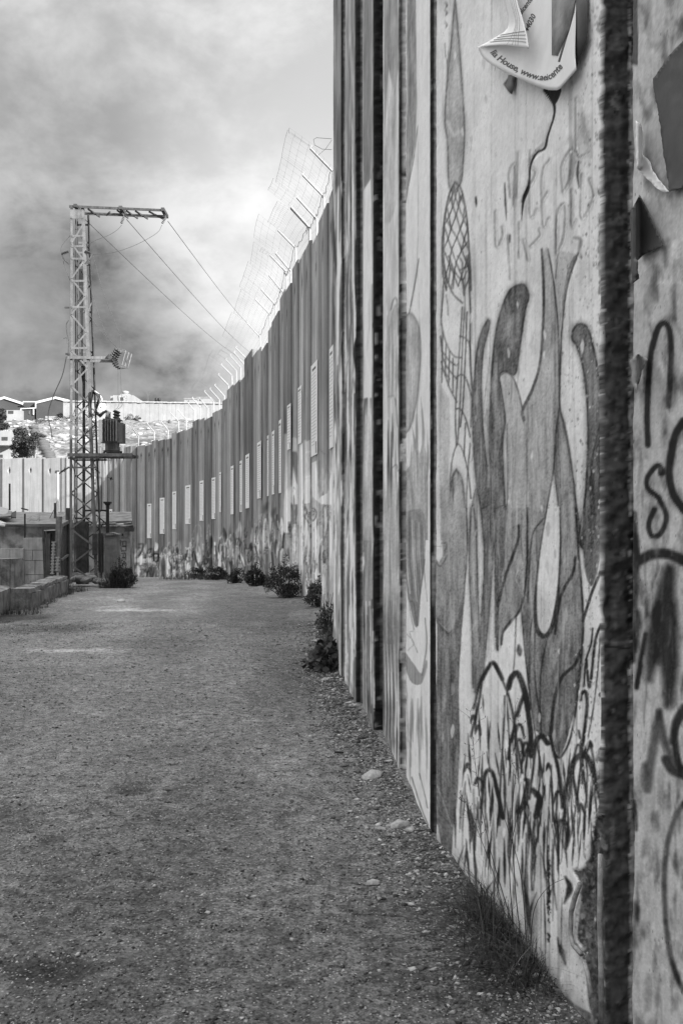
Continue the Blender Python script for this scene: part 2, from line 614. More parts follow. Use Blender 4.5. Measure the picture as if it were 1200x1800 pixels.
def curve_pts(pts, step=2.0):
    p = np.array(pts, float)
    if len(p) < 3:
        n = max(2, int(np.linalg.norm(p[-1] - p[0]) / step))
        t = np.linspace(0, 1, n)[:, None]
        return p[0] * (1 - t) + p[-1] * t
    q = np.vstack([2 * p[0] - p[1], p, 2 * p[-1] - p[-2]])
    out = []
    for i in range(1, len(q) - 2):
        n = max(2, int(np.linalg.norm(q[i + 1] - q[i]) / step))
        t = np.linspace(0, 1, n, endpoint=False)[:, None]
        out.append(.5 * (2 * q[i] + (q[i + 1] - q[i - 1]) * t + (2 * q[i - 1] - 5 * q[i] + 4 * q[i + 1] - q[i + 2]) * t * t
                         + (3 * q[i] - q[i - 1] - 3 * q[i + 1] + q[i + 2]) * t ** 3))
    out.append(p[-1:])
    return np.vstack(out)


def stroke(pts, wd=3.0, val=.3, a=.9, soft=1.2, taper=False):
    c = curve_pts(pts)
    n = len(c)
    pad = (wd if np.isscalar(wd) else max(wd)) + soft * 3 + 2
    x0, y0 = np.floor(c.min(0) - pad).astype(int)
    x1, y1 = np.ceil(c.max(0) + pad).astype(int)
    x0, y0, x1, y1 = max(x0, 0), max(y0, 0), min(x1, 1200), min(y1, 1800)
    if x1 <= x0 or y1 <= y0:
        return
    m = np.zeros((y1 - y0, x1 - x0))
    ws = np.full(n, wd, float) if np.isscalar(wd) else np.interp(np.linspace(0, 1, n), np.linspace(0, 1, len(wd)), wd)
    if taper:
        ws = ws * np.sqrt(np.clip(np.sin(np.linspace(.12, PI - .05, n)), .1, 1))
    for (cx, cy), r in zip(c, ws):
        R = r * .5 + soft * 2 + 1
        ax, bx = max(int(cx - R), x0), min(int(cx + R) + 2, x1)
        ay, by = max(int(cy - R), y0), min(int(cy + R) + 2, y1)
        if bx <= ax or by <= ay:
            continue
        d = np.hypot(XX[ay:by, ax:bx] - cx, YY[ay:by, ax:bx] - cy)
        k = np.clip((r * .5 + soft - d) / (2 * soft), 0, 1)
        sub = m[ay - y0:by - y0, ax - x0:bx - x0]
        np.maximum(sub, k, out=sub)
    blend(x0, y0, m, val, a)


def poly_mask(p, soft=1.0, smooth=True):
    c = np.array(p, float)
    if smooth:
        c = curve_pts(np.vstack([c, c[:1]]), 3.0)[:-1]
    x0, y0 = np.floor(c.min(0) - 4).astype(int)
    x1, y1 = np.ceil(c.max(0) + 4).astype(int)
    x0, y0, x1, y1 = max(x0, 0), max(y0, 0), min(x1, 1200), min(y1, 1800)
    m = np.zeros((max(y1 - y0, 1), max(x1 - x0, 1)))
    n = len(c)
    xs = np.arange(x0, x0 + m.shape[1]) + .0
    for r in range(m.shape[0]):
        y = y0 + r + .01
        a, b = c, np.roll(c, -1, 0)
        hit = (a[:, 1] > y) != (b[:, 1] > y)
        if not hit.any():
            continue
        xi = np.sort(a[hit, 0] + (y - a[hit, 1]) / (b[hit, 1] - a[hit, 1]) * (b[hit, 0] - a[hit, 0]))
        for i in range(0, len(xi) - 1, 2):
            m[r] = np.maximum(m[r], np.clip(np.minimum(xs - xi[i], xi[i + 1] - xs) / max(soft, .3) + .5, 0, 1))
    return x0, y0, m


def fill(p, val, a=1.0, soft=1.0, smooth=True, tex=0.0, outline=None, ow=2.5, target=None, fade=None):
    x0, y0, m = poly_mask(p, soft, smooth)
    t_ = np.linspace(0, 1, m.shape[0])[:, None]
    if isinstance(val, tuple):
        val = val[0] * (1 - t_) + val[1] * t_
    if fade:
        hh = m.shape[0]
        r_ = np.arange(hh)[:, None]
        wob = 1 + 0 * r_
        if fade[0]:
            m = m * np.clip(r_ / fade[0], 0, 1)
        if fade[1]:
            m = m * np.clip((hh - r_) / fade[1], 0, 1)
    if tex:
        h, w_ = m.shape
        X, Y = XX[y0:y0 + h, x0:x0 + w_], YY[y0:y0 + h, x0:x0 + w_]
        t = fbm(X / 5.0, Y / 46.0, 77, 3) - .5 + .5 * (fbm(X / 2.2, Y / 2.8, 78, 2) - .5)
        v = np.clip(val + tex * t, .03, .95)
    else:
        v = val
    blend(x0, y0, m, v, a, target)
    if outline is not None:
        stroke(list(p) + [p[0]], ow * 3.0, outline, .42, ow * 1.8)
        stroke(list(p) + [p[0]], ow * 1.15, outline * .85, .92, 1.0)


def zz(x0, y0, s):
    return lambda *pts: [(x0 + s * p[0], y0 + s * p[1]) for p in pts]


Za, Zb, Zc = zz(740, 0, .38333), zz(740, 450, .3), zz(740, 900, .30556)
Zd, Ze, Zf = zz(740, 1350, .38333), zz(1020, 500, .44444), zz(560, 450, .27778)
Zg, Zh, Zi = zz(560, 900, .33333), zz(560, 0, .27778), zz(420, 700, 1 / 6.0)
Zj = zz(220, 700, 1 / 3.0)


def rect(x0, y0, x1, y1, val, tex=0.0, a=1.0):
    h = slice(max(y0, 0), min(y1, 1800)), slice(max(x0, 0), min(x1, 1200))
    t = 0
    if tex:
        X, Y = XX[h], YY[h]
        t = tex * (fbm(X / 3.0, Y / 70.0, 5, 4) - .5)
    CV[h] = CV[h] * (1 - a) + a * np.clip(val + t, .02, .95)


def paint_far_wall():
    # bare precast concrete, faint casting streaks, darker towards the far turn
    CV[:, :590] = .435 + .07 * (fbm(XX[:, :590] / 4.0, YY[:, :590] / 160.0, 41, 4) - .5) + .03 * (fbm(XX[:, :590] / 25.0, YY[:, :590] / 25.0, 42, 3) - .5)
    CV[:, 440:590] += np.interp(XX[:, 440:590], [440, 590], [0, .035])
    for x0, y0, h in ((330, 940, 70), (540, 700, 110), (565, 560, 160), (500, 720, 120)):
        stroke([(x0, y0), (x0 + 1, y0 + h)], [2, 6, 1], .36, .5, 2)
    # left, sunlit stretch: a paler grey paints in part of its sunlight
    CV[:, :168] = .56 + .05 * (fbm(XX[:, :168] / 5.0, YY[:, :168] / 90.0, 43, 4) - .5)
    # low band of graffiti, one tag over another
    r = np.random.default_rng(11)
    for i in range(520):
        x = r.uniform(226, 590)
        k = (x - 226) / 364.0
        ybot = np.interp(x, [226, 330, 400, 470, 540, 590], [1016, 1015, 1017, 1032, 1058, 1085])
        ytop = np.interp(x, [226, 300, 400, 500, 590], [962, 960, 935, 900, 850])
        y = r.uniform(ytop, ybot)
        hgt = r.uniform(5, 16) * (1 + 1.6 * k)
        wdt = r.uniform(2, 5) * (1 - .3 * k)
        val = r.choice([.18, .25, .32, .56, .66, .74, .50], p=[.14, .16, .2, .15, .13, .07, .15])
        kind = r.integers(0, 4)
        if kind == 0:
            stroke([(x, y), (x + wdt * r.normal(), y + hgt)], r.uniform(1.2, 3.5), val, .8, .7)
        elif kind == 1:
            t = np.linspace(0, r.uniform(3, 6.2), 8)
            stroke([(x + wdt * np.cos(q), y + hgt * .5 * np.sin(q)) for q in t], r.uniform(1, 2), val, .85, .6)
        elif kind == 2:
            fill([(x - wdt, y), (x + r.normal(), y - hgt * .6), (x + wdt, y), (x + r.normal(), y + hgt * .7)], val, .6, 1.2)
        else:
            stroke([(x - wdt, y), (x, y + hgt * r.normal() * .5), (x + wdt, y), (x + wdt * 1.5, y + hgt * .5)], 1.4, val, .8, .6)
    # pale lettering band, arch and ring near the lane's end
    fill(Zj((10, 845), (140, 845), (142, 868), (20, 866)), .62, .8, .8, False)
    for x in range(28, 135, 11):
        stroke(Zj((x, 850), (x + 3, 862)), 1.3, .38, .8, .5)
    stroke(Zj((150, 825), (160, 818), (175, 825), (172, 858), (155, 858), (150, 830)), 2.4, .12, .9, .7)
    fill(Zj((186, 945), (186, 870), (200, 830), (216, 862), (218, 945)), .34, .9, .8, True, .1, .66, 1.8)
    stroke(Zj((222, 945), (228, 820), (248, 825)), 3, .62, .7, 1)
    stroke(Zj((75, 770), (95, 770), (90, 800), (75, 830)), 3.2, .2, .8, 1.0)
    fill(Zj((160, 760), (175, 770), (172, 800), (155, 805)), .66, .8, .8)
    stroke(Zj((330, 850), (345, 760), (350, 850)), 2, .68, .8, .7)
    stroke(Zj((355, 720), (375, 670), (398, 680), (402, 730)), 1.6, .58, .8, .7)
    fill(Zj((30, 575), (55, 575), (55, 760), (30, 760)), .38, .7, .6, False)
    # painted stretch by the near bushes
    fill(Zi((475, 375), (513, 378), (512, 1420), (470, 1420)), .68, .9, .8, False, .12)
    fill(Zi((515, 330), (550, 330), (550, 1300), (515, 1300)), .72, .85, .8, False, .1)
    fill(Zi((552, 418), (585, 412), (612, 425), (615, 560), (552, 575)), .62, .85, 1.0, False, .12)
    fill(Zi((552, 560), (615, 590), (628, 860), (570, 720), (548, 860)), .33, .8, 2.0, True, .1)
    fill(Zi((575, 745), (600, 880), (625, 950), (615, 1100), (580, 1180), (555, 1110), (545, 980), (560, 880)), .74, .9, 1.0, True, .06)
    stroke(Zi((560, 1000), (580, 940), (602, 1000)), 1.5, .3, .8, .6)
    fill(Zi((570, 1090), (580, 1010), (592, 1090), (581, 1150)), .3, .8, .7)
    fill(Zi((548, 1120), (620, 1130), (605, 1290), (570, 1360)), .36, .9, 1.0, True, .08)
    fill(Zi((618, 480), (672, 470), (674, 980), (660, 1340), (620, 1300)), .72, .85, .8, False, .14)
    fill(Zi((686, 438), (716, 452), (748, 440), (748, 1110), (690, 1110)), .62, .9, .8, False, .12)
    for y in (570, 830, 880, 975):
        stroke(Zi((708, y), (745, y - 8)), 1.6, .76, .9, .6)
    fill(Zi((545, 1340), (670, 1300), (668, 1760), (548, 1760)), .50, .8, 1.5, False, .3)
    fill(Zi((765, 680), (820, 660), (825, 900), (865, 1040), (935, 1000), (995, 660), (1000, 1120), (940, 1130), (870, 1120), (770, 1030)), .70, .9, 1.2, False, .22)
    fill(Zi((828, 650), (915, 700), (900, 900), (850, 1060), (826, 960)), .44, .8, 1.4, True, .12)
    fill(Zi((870, 1120), (945, 1120), (1000, 1140), (998, 1720), (935, 1720), (880, 1480)), .40, .9, 1.0, False, .35)
    for x, y0, y1 in ((905, 1150, 1440), (955, 1300, 1760), (985, 1200, 1600), (800, 1260, 1700), (830, 1350, 1720), (770, 1260, 1740), (700, 1200, 1560), (725, 1400, 1700)):
        stroke(Zi((x, y0), (x + 8, (y0 + y1) / 2), (x - 2, y1)), [1.5, 4, 1.5], .76, .9, .9)
    stroke(Zi((770, 1160), (800, 1170), (815, 1220), (790, 1290), (765, 1280)), 2.2, .22, .85, .8)
    stroke(Zi((775, 1190), (795, 1200), (785, 1230)), 1.6, .15, .85, .6)
    stroke(Zi((700, 1150), (715, 1190), (700, 1250), (722, 1300)), 2.6, .28, .8, 1)
    stroke(Zi((845, 535), (870, 560), (900, 590)), 1.8, .3, .7, .8)
    stroke(Zi((265, 1200), (285, 1140), (300, 1110)), [3, 8, 4], .25, .7, 3)
    stroke(Zi((350, 1240), (380, 1170)), [3, 8, 4], .28, .6, 3)
    stroke(Zi((258, 1560), (262, 1380), (280, 1275), (300, 1380), (310, 1560)), 3.0, .7, .9, .8)
    stroke(Zi((280, 1560), (284, 1400)), 2.0, .66, .8, .8)
    stroke(Zi((410, 1300), (425, 1400), (415, 1600)), 2.4, .68, .8, .8)
    fill(Zi((200, 1230), (330, 1220), (330, 1600), (200, 1600)), .47, .35, 3, False, .3)


def paint_near_wall():
    J = lambda x0, x1, v, t: rect(x0, 0, x1, 1800, v, t)
    # strip by strip, from the far end of the near stretch
    J(583, 601, .45, .26)
    J(600, 607, .13, .14)
    J(606, 625, .49, .36)
    J(624, 638, .24, .18)
    J(637, 658, .52, .20)
    J(656, 674, .06, .10)
    J(673, 703, .66, .16)
    J(701, 714, .26, .20)
    J(712, 758, .735, .06)
    J(756, 766, .10, .14)
    J(764, 1062, .755, .035)
    J(1056, 1112, .225, .10)
    J(1106, 1200, .60, .07)
    CV[:, 1056:1110] += .10 * (fbm(XX[:, 1056:1110] / 7.0, YY[:, 1056:1110] / 9.0, 61, 4) - .5)
    CV[:, 764:1062] -= .05 * np.clip((YY[:, 764:1062] - 1450) / 350, 0, 1)
    # slim strips: drips and streaked colour
    r = np.random.default_rng(5)
    for x0, x1, n in ((584, 600, 130), (606, 624, 150), (638, 656, 60), (674, 701, 60)):
        for i in range(n):
            x = r.uniform(x0, x1)
            y = r.uniform(250, 1250) if x < 630 else r.uniform(500, 1300)
            h = r.uniform(30, 190)
            stroke([(x, y), (x + r.normal() * 1.2, y + h)], [1, r.uniform(2, 5), 1], r.choice([.20, .30, .64, .76, .45]), .8, .7)
    stroke([(594, 330), (594, 480), (593, 640)], [2, 4, 2], .80, .95, .8)
    stroke([(619, 210), (619.5, 420), (623, 560), (623, 690)], [1.5, 2.5, 3, 1.5], .78, .95, .7)
    stroke([(625, 590), (623, 620), (625, 655)], [1, 5, 1], .05, .95, .8)
    fill(Zh((285, 0), (332, 0), (335, 900), (320, 1150), (290, 1200), (280, 1000)), .46, .95, .8, False, .08)
    fill(Zh((285, 1200), (330, 1130), (340, 1800), (282, 1800)), .74, .9, .8, False, .05, fade=(8, 0))
    fill(Zf((283, 0), (335, 0), (335, 900), (285, 900)), .74, .9, .8, False, .05)
    fill(Zf((290, 900), (335, 900), (340, 1800), (285, 1800)), (.72, .60), .8, 1, False, .14, fade=(40, 0))
    fill(Zg((240, 0), (285, 0), (285, 520), (240, 600)), .52, .8, 1.2, False, .15, fade=(60, 40))
    for i in range(16):
        x = r.uniform(640, 656)
        stroke([(x, r.uniform(1050, 1120)), (x + r.normal(), 1180), (x + 2, r.uniform(1230, 1290))], r.uniform(1, 3), r.choice([.36, .3, .72]), .8, .7)
    # dark joint strip, scabs of pale mortar
    for i in range(60):
        y = r.uniform(250, 1280)
        x = r.uniform(657, 668)
        fill([(x, y), (x + r.uniform(2, 6), y + r.uniform(2, 12)), (x + r.normal(), y + r.uniform(8, 26)), (x - 3, y + 8)], r.choice([.3, .42, .6, .03, .04]), .7, 1)
    for a_, b_, v in ((0, 110, .33), (112, 150, .12), (150, 350, .10), (352, 430, .42), (432, 448, .06), (452, 500, .5), (500, 514, .06), (514, 560, .42), (565, 750, .07),
                      (750, 760, .3), (762, 775, .12), (780, 812, .62), (816, 880, .08), (880, 945, .24), (945, 1000, .08), (1000, 1360, .40)):
        rect(703, a_, 712, b_, v, .14, .85)
    for i in range(40):
        y = r.uniform(950, 1370)
        fill([(704, y), (709, y + 2), (708, y + r.uniform(6, 18)), (704, y + 10)], r.choice([.08, .1, .55]), .8, .8)
    # panel with the long drips
    fill(Zh((412, 0), (500, 0), (510, 380), (480, 620), (440, 420), (415, 900)), .45, .7, 1.5, False, .2)
    fill(Zh((480, 430), (490, 620), (480, 900), (490, 1280), (420, 1400), (420, 900)), .55, .6, 2, True, .25)
    stroke(Zf((455, 340), (470, 280), (490, 268), (498, 330), (500, 500)), 2.4, .4, .9, .8)
    fill(Zf((460, 360), (495, 330), (497, 860), (470, 880), (440, 900), (420, 600)), .58, .7, 1.5, True, .18)
    stroke(Zf((440, 890), (480, 900), (500, 1080), (520, 1100)), 2, .42, .8, .8)
    fill(Zf((405, 1300), (505, 1300), (505, 1800), (400, 1800)), (.62, .56), .7, 2, False, .18, fade=(70, 0))
    stroke(Zf((465, 1340), (490, 1320), (500, 1360)), 2, .38, .8, .8)
    fill(Zg((330, 0), (415, 0), (420, 420), (375, 470), (330, 470)), .60, .7, 1.5, True, .15)
    fill(Zg((330, 400), (420, 400), (420, 780), (400, 1060), (380, 1330), (350, 1230), (328, 900)), (.47, .40), .85, 2, False, .16, fade=(60, 30))
    for x in (345, 362, 378, 398):
        stroke(Zg((x, 700), (x + 6, 950), (x + 2, 1200)), [1, 4, 1], .70, .8, .9)
        stroke(Zg((x - 6, 850), (x, 1050), (x - 4, 1190)), [1, 4, 1], .27, .7, 1.2)
    # panel with grey leaves
    fill(Zh((558, 0), (614, 0), (620, 650), (612, 880), (575, 1120), (552, 1250), (556, 500)), (.42, .50), .85, 1.0, False, .25)
    stroke(Zh((625, 800), (600, 1000), (565, 1180), (550, 1280)), 2, .35, .8, .7)
    stroke(Zf((632, 20), (610, 160), (580, 320), (565, 375), (548, 360)), 2.6, .38, .9, .8)
    stroke(Zh((625, 800), (628, 1300), (622, 1650), (608, 1800)), 1.5, .5, .8, .7)
    fill(Zf((546, 385), (585, 365), (630, 440), (645, 600), (625, 860), (590, 1050), (555, 1115), (545, 1080)), .57, .85, 1.2, True, .2, .47, 1.6)
    stroke(Zf((640, 480), (632, 240), (622, 60)), 1.2, .5, .7, .7)
    for p in (((590, 1085), (612, 1200), (640, 1330)), ((632, 830), (620, 1000), (625, 1400)), ((645, 890), (660, 1100), (655, 1350)), ((560, 1330), (590, 1500), (585, 1700)), ((685, 1100), (690, 1300), (670, 1500))):
        stroke(Zf(*p), [1, 5, 2], .45, .8, .9)
    fill(Zf((590, 1100), (640, 1250), (660, 1150), (690, 1300), (690, 1800), (545, 1800), (545, 1360), (575, 1330)), (.56, .48), .75, 2, False, .25, fade=(40, 0))
    fill(Zg((445, 0), (550, 0), (560, 240), (535, 440), (515, 610), (480, 490), (455, 300)), .47, .9, 1.2, True, .2)
    for k in range(6):
        x = 455 + k * 18
        stroke(Zg((x, 20 + 10 * k), (x + 6, 250), (x + 26, 430 + 20 * (k % 3))), 1.6, .36 if k % 2 else .7, .8, .7)
    stroke(Zg((455, 300), (475, 460), (500, 480), (520, 600), (535, 430), (558, 250)), 2.0, .36, .9, .7)
    stroke(Zg((462, 350), (480, 520), (500, 620), (480, 640), (520, 740)), 2, .45, .8, .8)
    stroke(Zg((460, 640), (500, 690), (470, 730)), 2, .5, .8, .8)
    fill(Zg((450, 730), (500, 800), (540, 850), (565, 780), (570, 820), (540, 905), (490, 900), (460, 830)), .45, .8, 2, True, .1)
    stroke(Zg((560, 560), (568, 700), (545, 860)), 2.4, .42, .9, .8)
    for i in range(26):
        x = r.uniform(447, 570)
        y = r.uniform(880, 1150)
        stroke(Zg((x, y), (x + r.normal() * 4, y + r.uniform(120, 350))), [1, r.uniform(2, 4), 1], r.choice([.45, .52, .4]), .65, .9)
    stroke(Zg((490, 1400), (540, 1560), (575, 1650)), 2.4, .36, .8, 1)
    stroke(Zg((530, 1380), (560, 1500), (572, 1560)), 2.0, .36, .8, 1)
    fill(Zg((520, 1570), (575, 1690), (560, 1740), (530, 1680)), .42, .7, 2, True, .1)

    # ---- the wide white panel
    g1, g2, line = .56, .42, .33
    fill(Za((155, 0), (165, 100), (178, 260), (197, 560), (194, 700), (180, 840), (130, 860), (120, 650), (108, 560), (116, 400), (138, 180), (150, 40)), .60, .95, 1, True, .12, .42, 2.0)
    stroke(Za((120, 560), (150, 620), (170, 600)), 5, .72, .7, 2)
    stroke(Za((165, 300), (185, 500), (180, 640)), 4, .70, .6, 2)
    for y in (10, 45, 100):
        stroke(Za((108, y), (118, y + 15), (112, y + 25)), [2, 4, 2], .38, .9, .8)
    stroke(Za((108, 200), (112, 260), (122, 280), (124, 235)), 2, .4, .9, .7)
    stroke(Za((118, 280), (120, 360), (110, 480)), 2, .42, .9, .7)
    stroke(Za((132, 0), (128, 150), (122, 330)), 1.2, .5, .8, .6)
    # net in the spindle and below
    stroke(Za((155, 835), (185, 875), (208, 1000), (222, 1200), (228, 1330)), 3.4, line, .9, .8)
    stroke(Za((155, 835), (125, 900), (105, 1010), (97, 1120), (100, 1260), (115, 1330)), 3.4, line, .9, .8)
    rn_ = np.random.default_rng(2)
    ly = [322, 350, 390, 430, 470, 512]
    lxl, lxr = [798, 787, 780.5, 779, 780, 786], [801, 814, 820.5, 823.5, 825.5, 826]
    rowsy = [328, 345, 362, 380, 400, 420, 440, 461, 483, 506]
    nodes = []
    for k, y in enumerate(rowsy):
        xl, xr = np.interp(y, ly, lxl), np.interp(y, ly, lxr)
        us = [0, .34, .68, 1] if k % 2 == 0 else [0, .17, .51, .84, 1]
        nodes.append([(xl + (xr - xl) * u + (rn_.normal() * 1.2 if 0 < u < 1 else 0), y + rn_.normal() * 2.2) for u in us])
    for k in range(len(nodes) - 1):
        for p in nodes[k]:
            for q_ in sorted(nodes[k + 1], key=lambda t_: abs(t_[0] - p[0]))[:2]:
                if abs(q_[0] - p[0]) < 13:
                    stroke([p, q_], 2.6, .36, .95, .7)
    stroke(Zb((125, 0), (150, 130), (185, 220), (240, 275)), 3.2, .36, .9, .8)
    for p in (((160, 0), (195, 90), (240, 140), (265, 90)), ((210, 0), (240, 40), (235, 140)), ((195, 90), (185, 190)), ((240, 140), (250, 230)), ((170, 60), (160, 150)), ((230, 80), (275, 60))):
        stroke(Zb(*p), 2.8, .36, .95, .8)
    stroke(Zb((272, 0), (280, 150), (287, 330), (285, 520), (298, 830), (290, 1000)), 3.2, line, .9, .8)
    stroke(Zb((262, 0), (255, 240), (262, 420)), 2.0, .42, .9, .7)
    stroke(Zb((130, 150), (118, 350), (122, 420), (150, 520), (190, 585), (236, 597)), 2.8, .38, .9, .8)
    stroke(Zb((145, 230), (155, 290), (157, 345)), 2.4, .42, .8, .8)
    stroke(Zb((132, 200), (122, 300), (117, 360)), 2.2, .42, .8, .8)
    for p in (((112, 470), (135, 620), (205, 720)), ((118, 620), (160, 760), (208, 855)), ((125, 440), (122, 640), (120, 740)), ((145, 520), (140, 700)), ((165, 560), (160, 760)), ((185, 600), (185, 800)),
              ((240, 300), (220, 600), (200, 900), (205, 1110)), ((252, 300), (238, 600), (225, 900), (212, 1100)), ((268, 330), (257, 600), (245, 850), (228, 1000)), ((225, 470), (250, 478), (275, 500), (286, 545)),
              ((205, 712), (235, 695), (265, 725), (300, 850)), ((200, 895), (230, 900), (262, 960), (286, 1060)), ((165, 1370), (180, 1200), (212, 1105), (245, 1150), (275, 1280), (290, 1420)),
              ((125, 560), (160, 610), (200, 640)), ((120, 660), (165, 720)), ((285, 1100), (270, 1300), (262, 1500)), ((258, 980), (250, 1170))):
        stroke(Zb(*p), 2.6, .36, .95, .8)
    fill(Zb((108, 740), (165, 840), (165, 1100), (150, 1667), (110, 1667), (105, 1000)), (.62, .60), .8, 1.5, False, .1)
    fill(Zb((205, 1250), (238, 1310), (255, 1480), (262, 1720), (158, 1720), (158, 1480), (180, 1310)), .575, .9, 1, True, .16, .42, 3)
    fill(Zb((322, 1350), (300, 1450), (285, 1690), (318, 1690), (326, 1500)), .58, .9, 1, True, .1, .42, 1.6)
    # thin left finger
    fill(Zb((390, 372), (402, 385), (395, 425), (362, 560), (350, 750), (360, 1000), (395, 1350), (407, 1667), (370, 1667), (350, 1500), (320, 1300), (300, 1000), (308, 750), (328, 540), (358, 430)), .46, .95, 1, True, .12, .34, 2.2)
    fill(Zc((345, -20), (403, -20), (412, 200), (398, 480), (378, 700), (362, 860), (345, 980), (305, 1000), (330, 800), (345, 600), (362, 250)), .46, .9, 1, True, .12, .36, 1.8)
    stroke(Zb((400, 420), (400, 600), (372, 820), (360, 930)), 1.6, .45, .8, .7)
    stroke(Zb((385, 900), (395, 1100), (390, 1350)), 5, .64, .8, 1.5)
    # dark bent finger
    fill(Zb((560, 172), (600, 168), (625, 212), (626, 250), (605, 330), (572, 560), (548, 690), (492, 676), (455, 705), (478, 820), (490, 950), (476, 1100), (480, 1300), (495, 1560), (500, 1680), (415, 1680), (405, 1300),
             (400, 1000), (415, 650), (440, 430), (480, 280), (520, 200)), (.37, .42), .95, 1.2, True, .18, .30, 3)
    for p in (((560, 250), (575, 290), (520, 400), (470, 560)), ((525, 420), (535, 560)), ((450, 600), (430, 760), (440, 900))):
        stroke(Zb(*p), [3, 12, 3], .60, .6, 4)
    for p in (((560, 240), (590, 260), (560, 330)), ((500, 480), (440, 620)), ((560, 520), (540, 630))):
        stroke(Zb(*p), [4, 14, 4], .30, .6, 5)
    stroke(Zb((540, 190), (585, 190), (618, 240)), 2.4, .34, .8, 1)
    fill(Zc((418, -20), (490, -20), (482, 200), (458, 420), (442, 620), (440, 790), (428, 720), (424, 400)), .40, .95, 1.2, True, .14, .33, 2)
    # pale second finger
    fill(Zb((462, 706), (500, 680), (540, 722), (580, 850), (608, 1050), (620, 1250), (612, 1740), (500, 1740), (505, 1300), (500, 1000), (482, 850)), (.64, .54), .95, 1.2, True, .10)
    stroke(Zb((462, 700), (500, 682), (542, 724), (582, 850), (610, 1050), (622, 1250), (612, 1680)), 3.0, .36, .9, .9)
    stroke(Zb((500, 990), (505, 1300), (500, 1667)), 2, .40, .8, .8)
    stroke(Zb((565, 800), (550, 1100), (525, 1300), (515, 1500)), 1.2, .5, .7, .7)
    # palm with two long arms
    fill(Zb((735, -60), (705, 0), (716, 200), (712, 430), (692, 640), (650, 780), (605, 900), (602, 1000), (622, 1250), (612, 1680), (715, 1680), (730, 1500), (775, 1250), (790, 1000), (803, 850), (805, 450), (785, 250),
             (760, 60)), (.65, .53), .95, 1, False, .14)
    fill(Zb((800, -30), (785, 130), (800, 380), (812, 480), (825, 400), (845, 230), (875, 100), (920, -10)), .63, .9, 1, False, .1)
    fill(Zb((812, 380), (840, 250), (872, 110), (920, 0), (895, 0), (850, 110)), .42, .7, 2)
    stroke(Zb((705, -40), (716, 200), (712, 430), (692, 640), (650, 780), (595, 900), (600, 960)), [4, 5, 4, 5, 6], .32, .92, 1)
    stroke(Zb((740, -40), (765, 90), (788, 270), (803, 470), (806, 700), (808, 880), (788, 1020), (775, 1240), (735, 1480), (718, 1680)), 3.2, .33, .92, .9)
    stroke(Zb((800, -20), (785, 130)), 2.2, .45, .8, .8)
    stroke(Zb((920, -20), (875, 100), (845, 230), (825, 400), (815, 600), (810, 870), (840, 1000), (872, 1180), (892, 1350), (920, 1680)), 3.2, .34, .92, .9)
    stroke(Zb((780, 640), (740, 790), (680, 850), (620, 900)), 2.0, .5, .7, 1.2)
    stroke(Zb((745, 1180), (690, 1230), (650, 1290)), 3, .52, .6, 2)
    fill(Zb((806, 892), (830, 980), (870, 1180), (900, 1400), (925, 1680), (810, 1680), (800, 1450), (780, 1260), (786, 1100), (800, 950)), (.57, .50), .95, 1, True, .14, .36, 2.2)
    # dark right finger
    fill(Zb((884, 442), (910, 405), (945, 400), (982, 440), (1020, 600), (1053, 800), (1058, 950), (1045, 1100), (1050, 1500), (1046, 1690), (930, 1690), (960, 1400), (975, 1100), (970, 850), (945, 650), (910, 530), (880, 485)),
         .43, .95, 1, True, .14, .29, 3)
    stroke(Zb((1000, 560), (1015, 750), (1010, 950), (990, 1180)), [3, 10, 3], .54, .6, 3)
    stroke(Zb((1050, 960), (1020, 1100), (1000, 1190), (985, 1340)), 3, .3, .85, 1)
    stroke(Zb((945, 420), (960, 520)), [3, 9, 3], .32, .7, 3)
    fill(Zc((930, -20), (1032, -20), (1030, 230), (985, 420), (945, 360), (925, 150)), .40, .9, 2.5, True, .1)
    stroke(Zc((925, 140), (970, 180), (1030, 150)), 2.6, .32, .8, 1)
    # grey trunk at the left edge
    fill(Zc((108, -160), (165, -160), (165, -20), (255, -20), (262, 200), (245, 460), (228, 690), (205, 690), (165, 700), (95, 620), (65, 530), (62, 240), (100, 290), (125, 250)), (.60, .48), .95, 1, False, .12)
    fill(Zc((88, -20), (110, -20), (110, 270), (102, 292), (90, 245)), .76, 1, 1, False)
    stroke(Zc((60, 220), (90, 295), (115, 310), (150, 250)), 3, .38, .9, 1)
    stroke(Zc((60, 200), (140, 195)), 1.5, .45, .7, .8)
    stroke(Zc((120, 180), (145, 185), (130, 250)), 3, .4, .7, 1.5)
    fill(Zc((92, 630), (165, 705), (228, 640), (222, 800), (210, 1000), (217, 1300), (206, 1600), (186, 1800), (85, 1800), (75, 1500), (88, 1000), (95, 700)), (.46, .40), .98, 1, False, .10)
    stroke(Zc((65, 530), (100, 640), (165, 702), (215, 620), (246, 470)), [4, 6, 8, 6, 4], .33, .8, 2)
    stroke(Zc((260, -20), (264, 200), (246, 460), (228, 690), (211, 1000), (217, 1300), (206, 1600), (188, 1790)), 2.8, .32, .9, .8)
    stroke(Zc((95, 620), (92, 1000), (76, 1500)), 2.4, .34, .9, .8)
    fill(Zd((70, -60), (172, -60), (152, 200), (136, 440), (90, 350), (66, 200)), (.41, .34), .9, 1.5, False, .08, fade=(60, 0))
    stroke(Zd((72, 80), (110, 180), (140, 270)), 2, .55, .8, .8)
    # leaf sliver
    fill(Zc((285, -20), (275, 300), (292, 700), (298, 1010), (325, 1000), (335, 800), (326, 500), (318, 200), (302, -20)), (.58, .48), .9, 1, True, .1, .36, 2)
